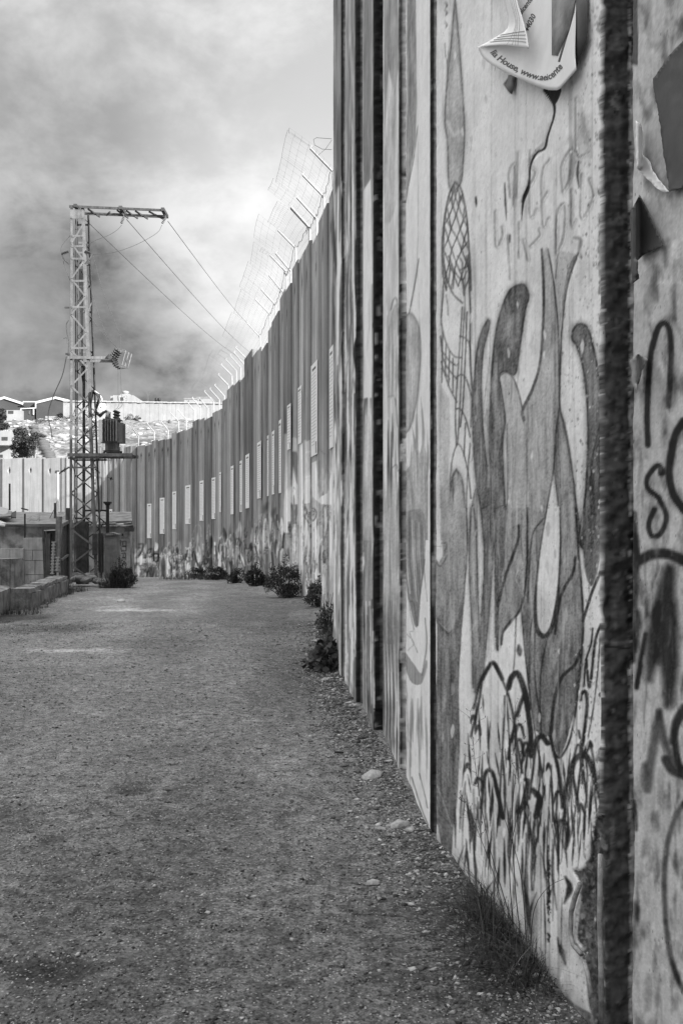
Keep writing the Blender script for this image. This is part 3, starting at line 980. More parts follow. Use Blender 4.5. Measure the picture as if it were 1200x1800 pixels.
    # lower hand
    fill(Zc((490, -20), (722, -20), (682, 250), (655, 550), (660, 660), (705, 735), (760, 640), (790, 400), (795, -20), (890, -20), (906, 250), (932, 600), (918, 830), (880, 1150), (825, 1350), (790, 1412), (745, 1292), (690, 1290),
             (650, 1250), (615, 1000), (592, 800), (574, 550), (520, 640), (470, 700), (455, 790), (440, 640), (455, 440), (480, 250)), (.53, .42), .96, 1.2, False, .14)
    fill(Zc((490, -20), (610, -20), (600, 320), (570, 560), (500, 600), (450, 540), (480, 250)), (.54, .50), .7, 4, False, .12)
    fill(Zc((722, -20), (796, -20), (798, 200), (785, 460), (750, 640), (705, 690), (664, 640), (660, 450), (685, 200)), .755, 1, 1, True)
    stroke(Zc((722, -20), (685, 200), (658, 450), (660, 650), (705, 715), (752, 655), (785, 460), (798, 200), (796, -20)), [2, 2.5, 3, 6, 9, 6, 3, 2.5, 2], .22, .92, 1)
    for p, w_ in ((((610, -20), (605, 340), (572, 550), (510, 630), (470, 690), (460, 760)), 4), (((560, 80), (550, 180), (480, 380), (440, 540)), 5), (((885, 260), (870, 350), (800, 490), (768, 700)), 5),
                  (((700, 40), (640, 130), (620, 330), (612, 520)), 2.4), (((655, 560), (625, 700), (620, 980)), 2.4), (((725, 720), (690, 900), (682, 1100), (690, 1290)), 2.6),
                  (((915, 800), (880, 880), (805, 955), (765, 1080), (745, 1270)), 6), (((770, 1395), (800, 1410), (850, 1320), (885, 1150), (918, 850), (930, 600), (905, 250), (888, -20)), 4),
                  (((574, 560), (600, 850), (650, 1250), (700, 1520)), 2.6), (((545, 600), (530, 900), (490, 1050)), 2), (((655, 650), (650, 900), (680, 1180)), 2.2)):
        stroke(Zc(*p), w_, .22, .88, 1.1)
    for p in (((830, 560), (790, 760), (750, 930)), ((860, 600), (830, 900)), ((840, 1050), (800, 1250)), ((530, 400), (500, 560)), ((800, 720), (760, 900)), ((545, 480), (520, 680))):
        stroke(Zc(*p), [2, 7, 2], .62, .6, 3)
    stroke(Zc((560, 770), (566, 820)), [5, 10, 6], .25, .85, 2)
    stroke(Zc((745, 1340), (790, 1300), (830, 1200)), [4, 10, 4], .6, .6, 3)
    # zigzags at the panel's right
    for p, w_ in ((((1035, 330), (985, 450), (955, 540), (930, 625)), 5), (((1032, 648), (1000, 740), (975, 960), (962, 1000), (948, 850)), 5), (((985, 670), (975, 760), (945, 860), (935, 1000)), 3.4),
                  (((915, 1080), (918, 1050), (945, 1035), (952, 1120), (935, 1280), (915, 1390)), 6), (((1028, 720), (1010, 950), (985, 1150), (955, 1310)), 2.4)):
        stroke(Zc(*p), w_, .2, .9, 1)
    # barbed scrawl along the bottom
    for p, w_ in ((((350, 960), (385, 895), (415, 868), (450, 925), (465, 960)), 7), (((420, 880), (480, 1000), (520, 1130), (545, 1300), (580, 1500)), 4), (((300, 1130), (345, 960), (330, 1100), (285, 1290)), 4),
                  (((500, 1010), (520, 950), (555, 930), (590, 1020), (615, 1130)), 10), (((550, 1170), (575, 1090), (600, 1065), (630, 1260), (625, 1330)), 7), (((640, 1400), (660, 1320), (690, 1290), (725, 1330)), 9),
                  (((605, 1100), (630, 1290), (625, 1400)), 8), (((540, 1230), (510, 1330), (500, 1420)), 5), (((740, 1290), (770, 1410), (800, 1550), (810, 1700)), 6),
                  (((860, 1500), (880, 1430), (925, 1398), (965, 1430), (1005, 1560), (1055, 1720)), 10), (((870, 1440), (900, 1340), (935, 1400)), 4), (((905, 1260), (925, 1390), (925, 1560)), 4),
                  (((970, 1320), (990, 1430), (1000, 1530)), 4), (((940, 1390), (965, 1330), (975, 1345)), 8), (((350, 1600), (370, 1500), (405, 1495), (435, 1600), (470, 1760)), 7), (((310, 1560), (325, 1530), (355, 1570), (340, 1700)), 5),
                  (((480, 1060), (470, 1300), (455, 1550), (450, 1800)), 3), (((660, 1330), (640, 1500), (620, 1650)), 4), (((580, 1700), (610, 1560), (600, 1540)), 7), (((560, 1720), (600, 1690), (605, 1740)), 10),
                  (((640, 1600), (680, 1650), (660, 1750)), 10), (((820, 1800), (835, 1600), (870, 1480)), 4), (((870, 1530), (890, 1620), (905, 1720)), 6)):
        stroke(Zc(*p), w_, .17, .9, 1.6)
    rr = np.random.default_rng(23)
    for i in range(120):
        x = rr.uniform(245, 1000)
        lo = np.interp(x, [245, 400, 520, 640, 760, 900, 1000], [1150, 900, 950, 1250, 1420, 1300, 1400])
        y = rr.uniform(lo, 1900)
        h = rr.uniform(90, 300)
        sx = rr.choice([-1, 1]) * rr.uniform(5, 26)
        stroke(Zc((x, y), (x + sx * .5, y + h * .5), (x + sx, y + h)), [1, rr.uniform(2.6, 5.0), 1], rr.uniform(.13, .27), .9, .9)
    for x, y0, y1, w_ in ((545, 360, 850, 3), (600, 330, 700, 5), (480, 300, 820, 6), (400, 200, 480, 3), (240, 100, 420, 3), (290, 150, 500, 3), (330, 200, 640, 6), (185, 130, 420, 2)):
        stroke(Zd((x, y0), (x + 4, (y0 + y1) / 2), (x + 2, y1)), [2, w_, 1], .3, .7, 1.6)
    for p, w_ in ((((650, 230), (675, 280), (660, 370), (645, 330)), 9), (((640, 250), (610, 330), (600, 480), (620, 650)), 4), (((660, 500), (680, 550), (655, 620)), 12), (((625, 780), (660, 900)), 10), (((460, 180), (490, 60), (480, 190)), 8),
                  (((520, 130), (540, 140), (520, 230)), 10), (((500, 450), (510, 560), (520, 480)), 4), (((600, 260), (620, 380), (635, 440)), 3), (((410, 220), (400, 400), (440, 540)), 4), (((470, 520), (500, 760)), 10), (((690, 0), (655, 120), (660, 220)), 6)):
        stroke(Zd(*p), [w_ * .3, w_, w_ * .25], .18, .85, 1.8)
    stroke(Zd((510, 560), (515, 700), (510, 800)), [6, 20, 8], .42, .5, 6)
    stroke(Zd((650, 650), (660, 780), (650, 900)), [6, 22, 8], .45, .5, 6)
    for i in range(46):
        x = rr.uniform(150, 690)
        y = rr.uniform(60, 620) if x > 330 else rr.uniform(40, 380)
        h = rr.uniform(80, 280)
        sx = rr.normal() * 14
        stroke(Zd((x, y), (x + sx, y + h * .5), (x + sx * 1.3, y + h)), [1, rr.uniform(2.4, 6), 1], rr.uniform(.14, .30), .8, 1.1)
    for i in range(12):
        x = rr.uniform(250, 980)
        y = np.interp(x, [245, 400, 520, 640, 760, 900, 1000], [1200, 950, 1000, 1330, 1450, 1380, 1450]) + rr.uniform(20, 380)
        wd_ = rr.uniform(14, 34)
        stroke(Zc((x - wd_, y + wd_ * 2.6), (x - wd_ * .4, y + 10), (x, y), (x + wd_ * .5, y + 14), (x + wd_, y + wd_ * 3)), [2, 5, 6, 5, 2], rr.uniform(.14, .24), .85, 1.2)
    # peeled lettering at the top
    rl = np.random.default_rng(3)
    for p in (((340, 970), (345, 1130), (375, 1080), (372, 1040)), ((410, 900), (405, 790), (430, 760), (425, 940)), ((445, 700), (440, 900)), ((500, 690), (500, 980), (530, 960)), ((590, 730), (555, 800), (560, 1030), (585, 1000)),
              ((555, 920), (580, 880)), ((650, 880), (645, 760), (690, 690), (680, 820), (650, 880)), ((620, 1160), (625, 980), (660, 940), (655, 1080), (630, 1150)), ((690, 870), (690, 1030), (705, 1010)), ((735, 800), (735, 1000), (790, 900), (770, 820)),
              ((450, 1020), (450, 1180)), ((470, 1100), (490, 1190)), ((500, 1130), (545, 1080), (540, 1050)), ((710, 450), (715, 700), (770, 700)), ((400, 1080), (410, 1280)), ((495, 760), (525, 790), (500, 850))):
        stroke(Za(*p), 6.5, .54, .75, 2.2)
        stroke([(a_ + 1.6, b_ + .8) for a_, b_ in Za(*p)], 2.0, .86, .8, .8)
        stroke([(a_ - 2.4, b_) for a_, b_ in Za(*p)], 1.4, .42, .6, .8)
    stroke(Za((720, 440), (740, 560), (770, 690), (765, 760)), [4, 12, 4], .58, .6, 4)
    stroke(Za((700, 1090), (730, 1100), (720, 1160)), [3, 7, 3], .35, .7, 2)
    stroke(Za((660, 660), (690, 640), (690, 800), (660, 870)), [2, 10, 2], .56, .6, 4)
    stroke(Za((322, 0), (322, 440), (320, 1000)), 1.6, .55, .6, .8)
    stroke(Zb((404, 0), (403, 800), (400, 1500)), 1.4, .6, .5, .8)
    stroke(Zc((405, 0), (402, 1000), (398, 1800)), 1.6, .55, .55, .8)
    for i in range(260):
        x, y = rr.uniform(768, 1055), rr.uniform(0, 1800)
        if rr.uniform() < .6:
            x = rr.normal(1005, 35)
        if 766 < x < 1056:
            l = rr.uniform(1, 5)
            stroke([(x, y), (x + rr.normal() * .5, y + l)], rr.uniform(.8, 2.2), rr.uniform(.25, .5), .8, .5)
    # the crack that runs down from the poster, and broken mortar at the right edge
    ck = Za((570, 415), (605, 470), (608, 530), (580, 620), (565, 680), (530, 700), (500, 760), (492, 850), (470, 910), (462, 960), (460, 1010))
    stroke(ck, [9, 5, 3.5, 3, 4, 4, 3, 4, 7, 4, 1], .06, .97, .8)
    fill(Za((565, 415), (640, 405), (608, 480)), .08, .95, 1)
    fill(Za((375, 385), (412, 345), (412, 430)), .3, .9, 1)
    stroke(Za((382, 840), (386, 940), (390, 1010)), [2, 4, 1], .2, .9, 1)
    stroke(Za((250, 905), (252, 945)), [3, 4, 2], .15, .9, .8)
    stroke(Za((720, 740), (715, 800), (722, 860)), [3, 5, 2], .2, .8, 1)
    stroke(Za((405, 1080), (404, 1110)), [3, 4, 2], .2, .8, 1)
    h = Za((568, 410), (640, 405), (610, 520), (580, 630), (565, 690), (505, 740), (495, 850), (475, 930), (460, 1010), (455, 930), (485, 850), (490, 740), (525, 690), (560, 660), (590, 560))
    fill(h, .006, 1, 3, False, target=DEP)
    # flaked right border
    X, Y = XX[:, 1030:1060], YY[:, 1030:1060]
    k = np.clip((X - 1052 + 26 * (fbm(X / 9.0, Y / 16.0, 91, 4) - .5) + 14 * (fbm(X * 0, Y / 60.0, 92, 3) - .5)) / 5.0, 0, 1) * .75
    CV[:, 1030:1060] = CV[:, 1030:1060] * (1 - k) + k * (.40 + .5 * (fbm(X / 3.0, Y / 4.0, 93, 3) - .5))
    pts = Zd((800, 235), (835, 215), (895, 260), (872, 420), (845, 560), (860, 1174), (775, 1110), (750, 850), (715, 770), (735, 560), (700, 470), (730, 470), (770, 420))
    fill(pts, .27, .92, 3, True, .30)
    fill(pts, .012, 1, 9, True, target=DEP)
    fill(Zd((600, 980), (700, 1080), (850, 1174), (560, 1174), (570, 1000)), .34, .7, 6, True, .3)
    stroke(Zd((585, 150), (585, 420), (578, 800)), [1, 2.5, 1], .35, .6, 1)
    for i in range(50):
        y = rr.uniform(340, 800)
        stroke(Zd((583 + rr.normal() * 4, y), (583 + rr.normal() * 4, y + 8)), rr.uniform(1.5, 3.5), .15, .85, .7)
    # scabs on the dark joint
    fill(Za((860, 440), (890, 410), (915, 450), (900, 490), (870, 480)), .42, .7, 4, True, .3)
    for i in range(240):
        y = rr.uniform(0, 1800)
        x = rr.uniform(1062, 1106)
        v = rr.choice([.10, .16, .30, .40], p=[.35, .3, .2, .15])
        if 700 < y < 790 or 1000 < y < 1140:
            v = rr.choice([.12, .34, .4])
        rad = rr.uniform(2, 7)
        fill([(x - rad, y), (x, y - rad), (x + rad * .8, y + 1), (x - 1, y + rad * 1.3)], v, .6, 2)
    stroke([(1060, 1126), (1080, 1130), (1104, 1128)], 5, .40, .8, 2)
    stroke([(1060, 1136), (1104, 1140)], 2.5, .05, .9, 1)
    # ---- right-hand panel
    X, Y = XX[:, 1106:], YY[:, 1106:]
    CV[:, 1106:] += .10 * (fbm(X / 40.0, Y / 70.0, 95, 4) - .5)
    for p, w_, s in ((((265, 635), (262, 500), (275, 290), (300, 185), (325, 153), (350, 180), (357, 270), (352, 380), (345, 480)), 8, 1.6), (((320, 745), (305, 715), (265, 760), (265, 805), (310, 850), (338, 920), (315, 985), (282, 995), (268, 950), (290, 890)), 7, 1.6),
                     (((232, 1092), (280, 1068), (340, 1066), (405, 1092)), 14, 3), (((405, 540), (372, 600), (350, 720), (362, 820), (405, 890)), 10, 2), (((255, 1385), (240, 1480), (220, 1595)), 6, 2)):
        stroke(Ze(*p), w_ * 1.9, .3, .30, s * 3)
        stroke(Ze(*p), w_ * 1.25, .08, .96, s)
    stroke(Ze((320, 735), (318, 745)), 12, .16, .9, 2)
    stroke(Ze((350, 1130), (335, 1260), (350, 1500), (350, 1660)), [22, 40, 34, 14], .09, .93, 7)
    stroke(Ze((335, 1200), (295, 1400), (270, 1560)), [12, 34, 12], .10, .9, 7)
    stroke(Ze((205, 910), (208, 1100), (205, 1300), (206, 1490)), [14, 22, 16, 8], .10, .9, 3)
    stroke(Ze((208, 1350), (225, 1300), (212, 1450)), [6, 16, 6], .16, .85, 4)
    stroke(Ze((365, 280), (375, 380), (365, 470)), [4, 16, 6], .36, .7, 6)
    stroke(Ze((290, 1010), (300, 1060)), 9, .4, .6, 4)
    stroke(Ze((235, 580), (238, 700), (220, 850)), [3, 6, 2], .42, .7, 3)
    stroke(Ze((245, 1180), (240, 1220)), [6, 14, 6], .4, .6, 4)
    stroke(Ze((310, 1690), (300, 1800)), [8, 14, 12], .25, .8, 5)
    stroke(Ze((405, 1670), (372, 1730), (360, 1810)), 10, .13, .9, 2.5)
    stroke([(1158, 1250), (1146, 1320), (1137, 1388)], [8, 16, 13], .24, .85, 4)
    stroke([(1158, 1252), (1170, 1310), (1192, 1352)], [8, 13, 10], .2, .85, 4)
    stroke([(1204, 1245), (1186, 1285), (1190, 1335), (1206, 1372)], 11, .09, .95, 2)
    stroke([(1120, 1010), (1128, 1060)], [6, 14, 8], .3, .7, 4)
    stroke([(1150, 640), (1168, 700), (1166, 780)], [4, 18, 8], .4, .6, 6)
    stroke(Zd((1200, 160), (1155, 250), (1122, 380), (1113, 560), (1130, 800), (1165, 940), (1205, 1030)), 9, .22, .85, 2.4)
    stroke(Zd((1030, -10), (1032, 90)), [14, 18, 12], .3, .8, 4)
    stroke(Zd((975, 150), (985, 285)), [3, 8, 4], .15, .9, 2)
    stroke(Zd((975, 620), (985, 690)), [8, 16, 8], .3, .8, 5)
    stroke(Zd((1040, 950), (1035, 1110)), [4, 12, 4], .35, .6, 5)
    stroke(Zd((1080, 1010), (1082, 1090)), [3, 8, 3], .35, .6, 3)
    stroke(Zd((1200, 30), (1150, 10), (1120, -40)), 16, .12, .9, 3)
    stroke(Zd((1160, 300), (1185, 230), (1200, 230)), [4, 16, 10], .4, .6, 8)
    for i in range(60):
        x, y = rr.uniform(1112, 1198), rr.uniform(430, 1800)
        stroke([(x, y), (x + rr.normal() * 2, y + rr.uniform(3, 14))], rr.uniform(1, 3), rr.choice([.4, .72, .45]), .5, 1)
    # top strip of the right-hand panel: smeared glue and old paper edges
    rect(1108, 0, 1121, 115, .24, .06, .9)
    fill(Za((985, 40), (1000, 20), (1040, 60), (1030, 130), (1005, 150)), .50, .6, 3, True, .1)
    fill(Za((1120, 0), (1200, 0), (1200, 160), (1100, 270), (1110, 120)), .56, .6, 3, False, .3)
    fill(Za((1120, 1110), (1200, 1090), (1200, 1304), (1010, 1304), (995, 1190)), .66, .8, 2, False, .25)


def wear():
    rr = np.random.default_rng(77)
    # strengthen paint against the bare white, let the concrete's streaks show through the colour
    sl = (slice(0, 1800), slice(764, 1054))
    C, X, Y = CV[sl], XX[sl], YY[sl]
    d = np.clip(.76 - C, 0, 1)
    st = fbm(X / 6.0, Y / 34.0, 201, 5) - .5
    sp = fbm(X / 1.5, Y / 2.2, 202, 2) - .5
    gr = np.clip(fbm(X / 34.0, Y / 120.0, 203, 5) - .50, 0, 1)
    run = np.clip(fbm(X / 5.0, Y / 420.0, 204, 4) - .55, 0, 1)
    CV[sl] = .765 - d * (1.10 + .7 * st + .5 * sp) - gr * .40 - run * .45 - .05 * np.clip(sp * 3, 0, 1)
    sl = (slice(0, 1800), slice(583, 764))
    C, X, Y = CV[sl], XX[sl], YY[sl]
    st = fbm(X / 2.2, Y / 60.0, 211, 4) - .5
    CV[sl] = np.clip(.60 + (C - .60) * 1.28 + .20 * st, .03, .80)
    CV[:, 583:626] += .15 * np.clip((YY[:, 583:626] - 560) / 300, 0, 1)
    CV[:, 500:583] += .06 * np.clip((YY[:, 500:583] - 700) / 150, 0, 1)
    C = CV[:, 222:586]
    X, Y = XX[:, 222:586], YY[:, 222:586]
    yt = np.interp(X, [222, 300, 400, 500, 586], [950, 945, 915, 860, 790])
    k = np.clip((Y - yt) / 30.0, 0, 1)
    stn = np.clip(fbm(X / 4.0, Y / 190.0, 233, 4) - .54, 0, 1) * (1 - k)
    C = C - stn * .5
    CV[:, 222:586] = np.clip(C + k * (C - .44) * .85 + k * .16 * (fbm(X / 1.8, Y / 9.0, 231, 3) - .5), .05, .9)
    # brushed highlights and dark runs inside the painted shapes
    for i in range(420):
        x, y = rr.uniform(768, 1052), rr.uniform(500, 1340)
        c0 = CV[int(y), int(x)]
        if .25 < c0 < .60:
            h_ = rr.uniform(25, 110)
            y2 = min(y + h_, 1795)
            if CV[int(y2), int(x)] < .62:
                up_ = rr.uniform() < .55
                stroke([(x, y), (x + rr.normal() * 1.5, (y + y2) / 2), (x + rr.normal() * 3, y2)], [.8, rr.uniform(1.5, 3.6), .8], c0 + (.17 if up_ else -.15), .55, 1.2)
    # dirt and runs on the nearest slab
    for i in range(90):
        x, y = rr.uniform(1110, 1199), rr.uniform(850, 1780)
        h_ = rr.uniform(15, 110)
        stroke([(x, y), (x + rr.normal() * 2, y + h_ * .5), (x + rr.normal() * 4, y + h_)], [1, rr.uniform(1.5, 7), 1], rr.uniform(.14, .45), rr.uniform(.2, .6), rr.uniform(.8, 4))
    X, Y = XX[:, 1108:], YY[:, 1108:]
    CV[:, 1108:] -= np.clip(fbm(X / 16.0, Y / 40.0, 241, 5) - .50, 0, 1) * .75 + .10 * (fbm(X / 2.2, Y / 3.0, 242, 2) - .5)
    CV[:, 1108:] = np.clip(CV[:, 1108:], .06, .85)
    # grime at the foot of the slabs and along the broken edge
    for x in range(764, 1056):
        yb = np.interp(x, [764, 800, 960, 1058], [1480, 1530, 1722, 1840])
        y0 = int(yb - 70)
        y1 = min(int(yb) + 4, 1800)
        if y0 < 1800:
            k = np.linspace(0, 1, y1 - y0) ** 2 * (.4 + .9 * fbm(np.full(y1 - y0, x / 9.0), np.arange(y0, y1) / 14.0, 221, 3))
            CV[y0:y1, x] = CV[y0:y1, x] * (1 - np.clip(k, 0, 1) * .55) + .20 * np.clip(k, 0, 1) * .55
    # pebbled, pitted band near the right edge
    for i in range(900):
        x = 1056 - abs(rr.normal(0, 26))
        y = rr.uniform(0, 1800)
        rad = rr.uniform(.7, 2.4)
        fill([(x - rad, y), (x, y - rad * 1.4), (x + rad, y), (x, y + rad * 2)], rr.choice([.30, .45, .82, .55]), rr.uniform(.3, .8), .8, False)
    # flakes
    for i in range(70):
        x, y = rr.uniform(770, 1040), rr.uniform(0, 1750)
        rad = rr.uniform(1.5, 4)
        fill([(x - rad, y), (x + rr.normal(), y - rad * 3), (x + rad, y + rr.normal()), (x + rr.normal(), y + rad * 4)], rr.choice([.80, .56, .62]), .6, .9)
    # broken concrete at the foot: lumps, hollows, pale crust
    for i in range(420):
        y = rr.uniform(1440, 1800)
        xl = np.interp(y, [1430, 1500, 1560, 1640, 1720, 1800], [1050, 1036, 1022, 1018, 1030, 1046])
        x = rr.uniform(xl, 1068)
        rad = rr.uniform(1.2, 6)
        fill([(x - rad, y + rr.normal()), (x + rr.normal(), y - rad), (x + rad, y + rr.normal()), (x + rr.normal() * 2, y + rad * 1.5)], rr.choice([.06, .12, .22, .36, .50, .62], p=[.10, .22, .28, .28, .10, .02]), .5, 2.2)
    # ragged pale lips on both sides of the dark joint
    for i in range(260):
        y = rr.uniform(0, 1430)
        x = rr.choice([1058, 1107]) + rr.normal() * 2.0
        rad = rr.uniform(1.5, 4.5)
        fill([(x - rad * .7, y), (x, y - rad), (x + rad * .7, y), (x, y + rad * 1.6)], rr.choice([.55, .66, .4, .12]), .85, .8, False)


paint_far_wall()
paint_near_wall()
wear()


def sample(T, px, py):
    x = np.clip(px, 0, 1198.9)
    y = np.clip(py, 0, 1798.9)
    ix, iy = x.astype(int), y.astype(int)
    fx, fy = x - ix, y - iy
    return (T[iy, ix] * (1 - fx) + T[iy, ix + 1] * fx) * (1 - fy) + (T[iy + 1, ix] * (1 - fx) + T[iy + 1, ix + 1] * fx) * fy


# ------------------------------------------------------------------ the concrete wall, slab by slab
WALL = empty('concrete_wall', (0, 12, 0), 'tall grey concrete slab wall with graffiti curving away along the right of the road', 'wall')


def child_of(o, parent):
    o.parent = parent
    o.matrix_parent_inverse = parent.matrix_basis.inverted()
    return o


SEGS = []     # (P0, P1, normal) of every slab face, for hanging posters on


def slab(P0, P1, zb, zt, rows, ncol, mat, chamfer=.025, T=.24, rough=0.0, hole=None, endcols=1, tone=None, edge_chip=0.0, seed=0, name='wall_panel', seam=1.0):
    """P0 far foot, P1 near foot of the face that looks at the road"""
    P0, P1 = np.array(P0, float), np.array(P1, float)
    L = np.linalg.norm(P1 - P0)
    e = (P1 - P0) / L
    nrm = np.array([e[1], -e[0]])
    if np.isscalar(ncol):
        s_front = list(np.linspace(chamfer, L - chamfer, ncol))
    else:
        s_front = list(chamfer + (L - 2 * chamfer) * np.asarray(ncol))
    if hole:
        c = L * hole[0]
        s_front = sorted(s_front + [c - .105, c - .085, c, c + .085, c + .105])
    prof = [(0, T), (0, T * .5), (0, chamfer)] + [(s, 0) for s in s_front] + [(L, chamfer * (1 if k == 0 else 1)) if k == 0 else (L, chamfer + (T - chamfer) * k / endcols) for k in range(endcols + 1)]
    s = np.array([p[0] for p in prof])
    q = np.array([p[1] for p in prof])
    rows = np.array(rows, float)
    if hole:
        zc = hole[1]
        rows = np.unique(np.concatenate([rows, [zc - .17, zc - .14, zc, zc + .10, zc + .13]]))
    Sg, Zg_ = np.meshgrid(s, rows)
    Qg = np.tile(q, (len(rows), 1))
    front = (Qg < 1e-6)
    dq = np.zeros_like(Sg)
    px0 = P0[0] + e[0] * Sg - nrm[0] * Qg
    py0 = P0[1] + e[1] * Sg - nrm[1] * Qg
    u = 600 + F * px0 / np.maximum(py0, .4)
    v = HOR - F * (Zg_ - EYE) / np.maximum(py0, .4)
    if rough:
        dq += front * (fbm(Sg * 3 + seed * 9.1, Zg_ * 3, 50, 4) - .5) * .010 * rough
        dq += front * (fbm(Sg * 60 + seed, Zg_ * 40, 51, 2) - .5) * .0024 * rough
        dq += front * sample(DEP, u, v) * (0.6 + .8 * fbm(Sg * 14, Zg_ * 12, 52, 3))
    if edge_chip:
        # broken arrises: the two edge columns wander
        near_e = np.clip(1 - (L - Sg) / .05, 0, 1) * (Qg < T * .9)
        far_e = np.clip(1 - Sg / .05, 0, 1) * (Qg < T * .9)
        chip = np.clip(fbm(Zg_ * 7, Zg_ * 0 + seed, 53, 4) - .42, 0, 1) * 2.6 + .16 * fbm(Zg_ * 60, Qg * 40 + seed, 54, 2)
        chip2 = np.clip(fbm(Zg_ * 7, Zg_ * 0 + seed + 7, 55, 4) - .42, 0, 1) * 2.6 + .16 * fbm(Zg_ * 60, Qg * 40 + seed, 56, 2)
        Sg = Sg - near_e * chip * edge_chip + far_e * chip2 * edge_chip
        side = (Sg > L - .06) & (~front)
        Sg = Sg + side * (fbm(Zg_ * 26, Qg * 30 + seed, 57, 4) - .5) * .032
    if hole:
        r = np.sqrt(((Sg - L * hole[0]) / .095) ** 2 + ((Zg_ - hole[1] + .02) / .16) ** 2)
        dq += front * np.where(r < .95, .05, 0)
    # rounded shoulders at the top
    top = rows.max()
    Xw = P0[0] + e[0] * Sg - nrm[0] * (Qg + dq)
    Yw = P0[1] + e[1] * Sg - nrm[1] * (Qg + dq)
    Zw = Zg_.copy()
    u = 600 + F * Xw / np.maximum(Yw, .4)
    v = HOR - F * (Zw - EYE) / np.maximum(Yw, .4)
    colr = sample(CV, u, v)
    if tone is not None:
        colr = np.clip(colr + tone, .02, .92)
    A = np.clip(lin(colr) / K, .012, .84)
    if hole:
        A = np.where(front & (r < .95), .04, A)
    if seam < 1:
        # recess shade of the joints, painted as dark slab edges
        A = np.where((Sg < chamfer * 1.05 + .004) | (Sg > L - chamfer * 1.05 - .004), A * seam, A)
    back = Qg > T * .8
    A = np.where(back, .22, A)
    nr, nc = Sg.shape
    idx = np.arange(nr * nc).reshape(nr, nc)
    nxt = np.roll(idx, -1, 1)
    quads = np.stack([idx[:-1], nxt[:-1], nxt[1:], idx[1:]], -1).reshape(-1, 4)
    V = np.stack([Xw, Yw, Zw], -1).reshape(-1, 3)
    # cap
    cen = V[idx[-1]].mean(0) + [0, 0, .002]
    V = np.vstack([V, cen[None]])
    cc = len(V) - 1
    tris = np.stack([idx[-1], np.roll(idx[-1], -1), np.full(nc, cc)], -1)
    A = np.concatenate([A.ravel(), [.2]])
    me = np_mesh(name, V, quads, tris, col=A.reshape(-1, 1))
    o = link(name, me, mat)
    child_of(o, WALL)
    SEGS.append((P0, P1, nrm))
    return o


def rows_fine(z0, z1, step, ztop, nt=8):
    return list(np.arange(z0, z1, step)) + list(np.linspace(z1, ztop, nt))


def XD(px, d):
    return ((px - 600) / F * d, d)


# near stretch: far foot px/depth, near foot px/depth
NEAR = [
    ('A', XD(585.5, 10.72), XD(600, 9.66), 8.6, 14, .012, 1.0),
    ('B', XD(606, 9.50), XD(624.5, 8.34), 8.6, 18, .010, 1.0),
    ('C', XD(637, 8.22), XD(657, 7.20), 8.6, 20, .009, 1.0),
    ('D', XD(672.5, 7.06), XD(701.5, 5.95), 8.4, 28, .008, 1.0),
    ('E', XD(713, 5.86), XD(757, 4.73), 8.4, 42, .0065, 1.0),
    ('F', XD(765, 4.66), XD(1058, 2.81), 8.4, 200, .0048, 1.0),
    ('G', XD(1108, 2.72), (1.135, 1.15), 8.4, 70, .0052, 1.0),
]
PANEL_LABEL = {'E': 'pale slab with grey leaf shapes and long drips', 'F': 'wide white slab painted with grey hands and a net',
               'G': 'grey slab with sprayed loops and torn posters', 'D': 'slab with long grey drips', 'A': 'last slab before the bend'}
for i, (nm, p0, p1, top, nc_, st, ch) in enumerate(NEAR):
    vis = EYE + 930.0 / F * p0[1] + .25
    rows = rows_fine(-.12, min(vis, top - .3), st, top)
    # columns spread evenly as seen, so that paint edges stay crisp
    fa, fb = 1 / p0[1], 1 / max(p1[1], 2.25)
    tcol = (1 / np.linspace(fa, fb, nc_) - p0[1]) / (p1[1] - p0[1])
    if nm == 'G':
        tcol = np.concatenate([tcol, np.linspace(tcol[-1], 1, 12)[1:]])
    tcol[0], tcol[-1] = 0, 1
    o = slab(p0, p1, 0, top, rows, tcol, M['near_wall'], chamfer=.012, T=.24, rough=1.0, endcols=26 if nm == 'F' else 8, edge_chip=.011, seed=i)
    if nm in PANEL_LABEL:
        o['label'] = PANEL_LABEL[nm]

# slabs behind the camera and hidden in the bend
pts_back = [(1.135, 1.13), (1.34, -.1), (1.62, -1.7), (1.95, -3.3), (2.3, -5.0), (2.7, -7.0), (3.2, -9.4), (3.8, -12), (4.6, -15.5), (5.6, -20)]
for a_, b_ in zip(pts_back[:-1], pts_back[1:]):
    av, bv = np.array(a_), np.array(b_)
    d_ = (bv - av) / np.linalg.norm(bv - av)
    slab(av + d_ * .03, bv - d_ * .0, 0, 8.4, np.linspace(-.1, 8.4, 8), 6, M['far_wall'], tone=0)
pts_bend = [(-.165, 17.12), (-.09, 16.0), (-.06, 14.6), (-.04, 13.2), (-.05, 12.0), (-.085, 10.78)]
for a_, b_ in zip(pts_bend[:-1], pts_bend[1:]):
    av, bv = np.array(a_), np.array(b_)
    d_ = (bv - av) / np.linalg.norm(bv - av)
    slab(av, bv - d_ * .03, 0, 8.3, np.linspace(-.1, 8.3, 10), 6, M['far_wall'])

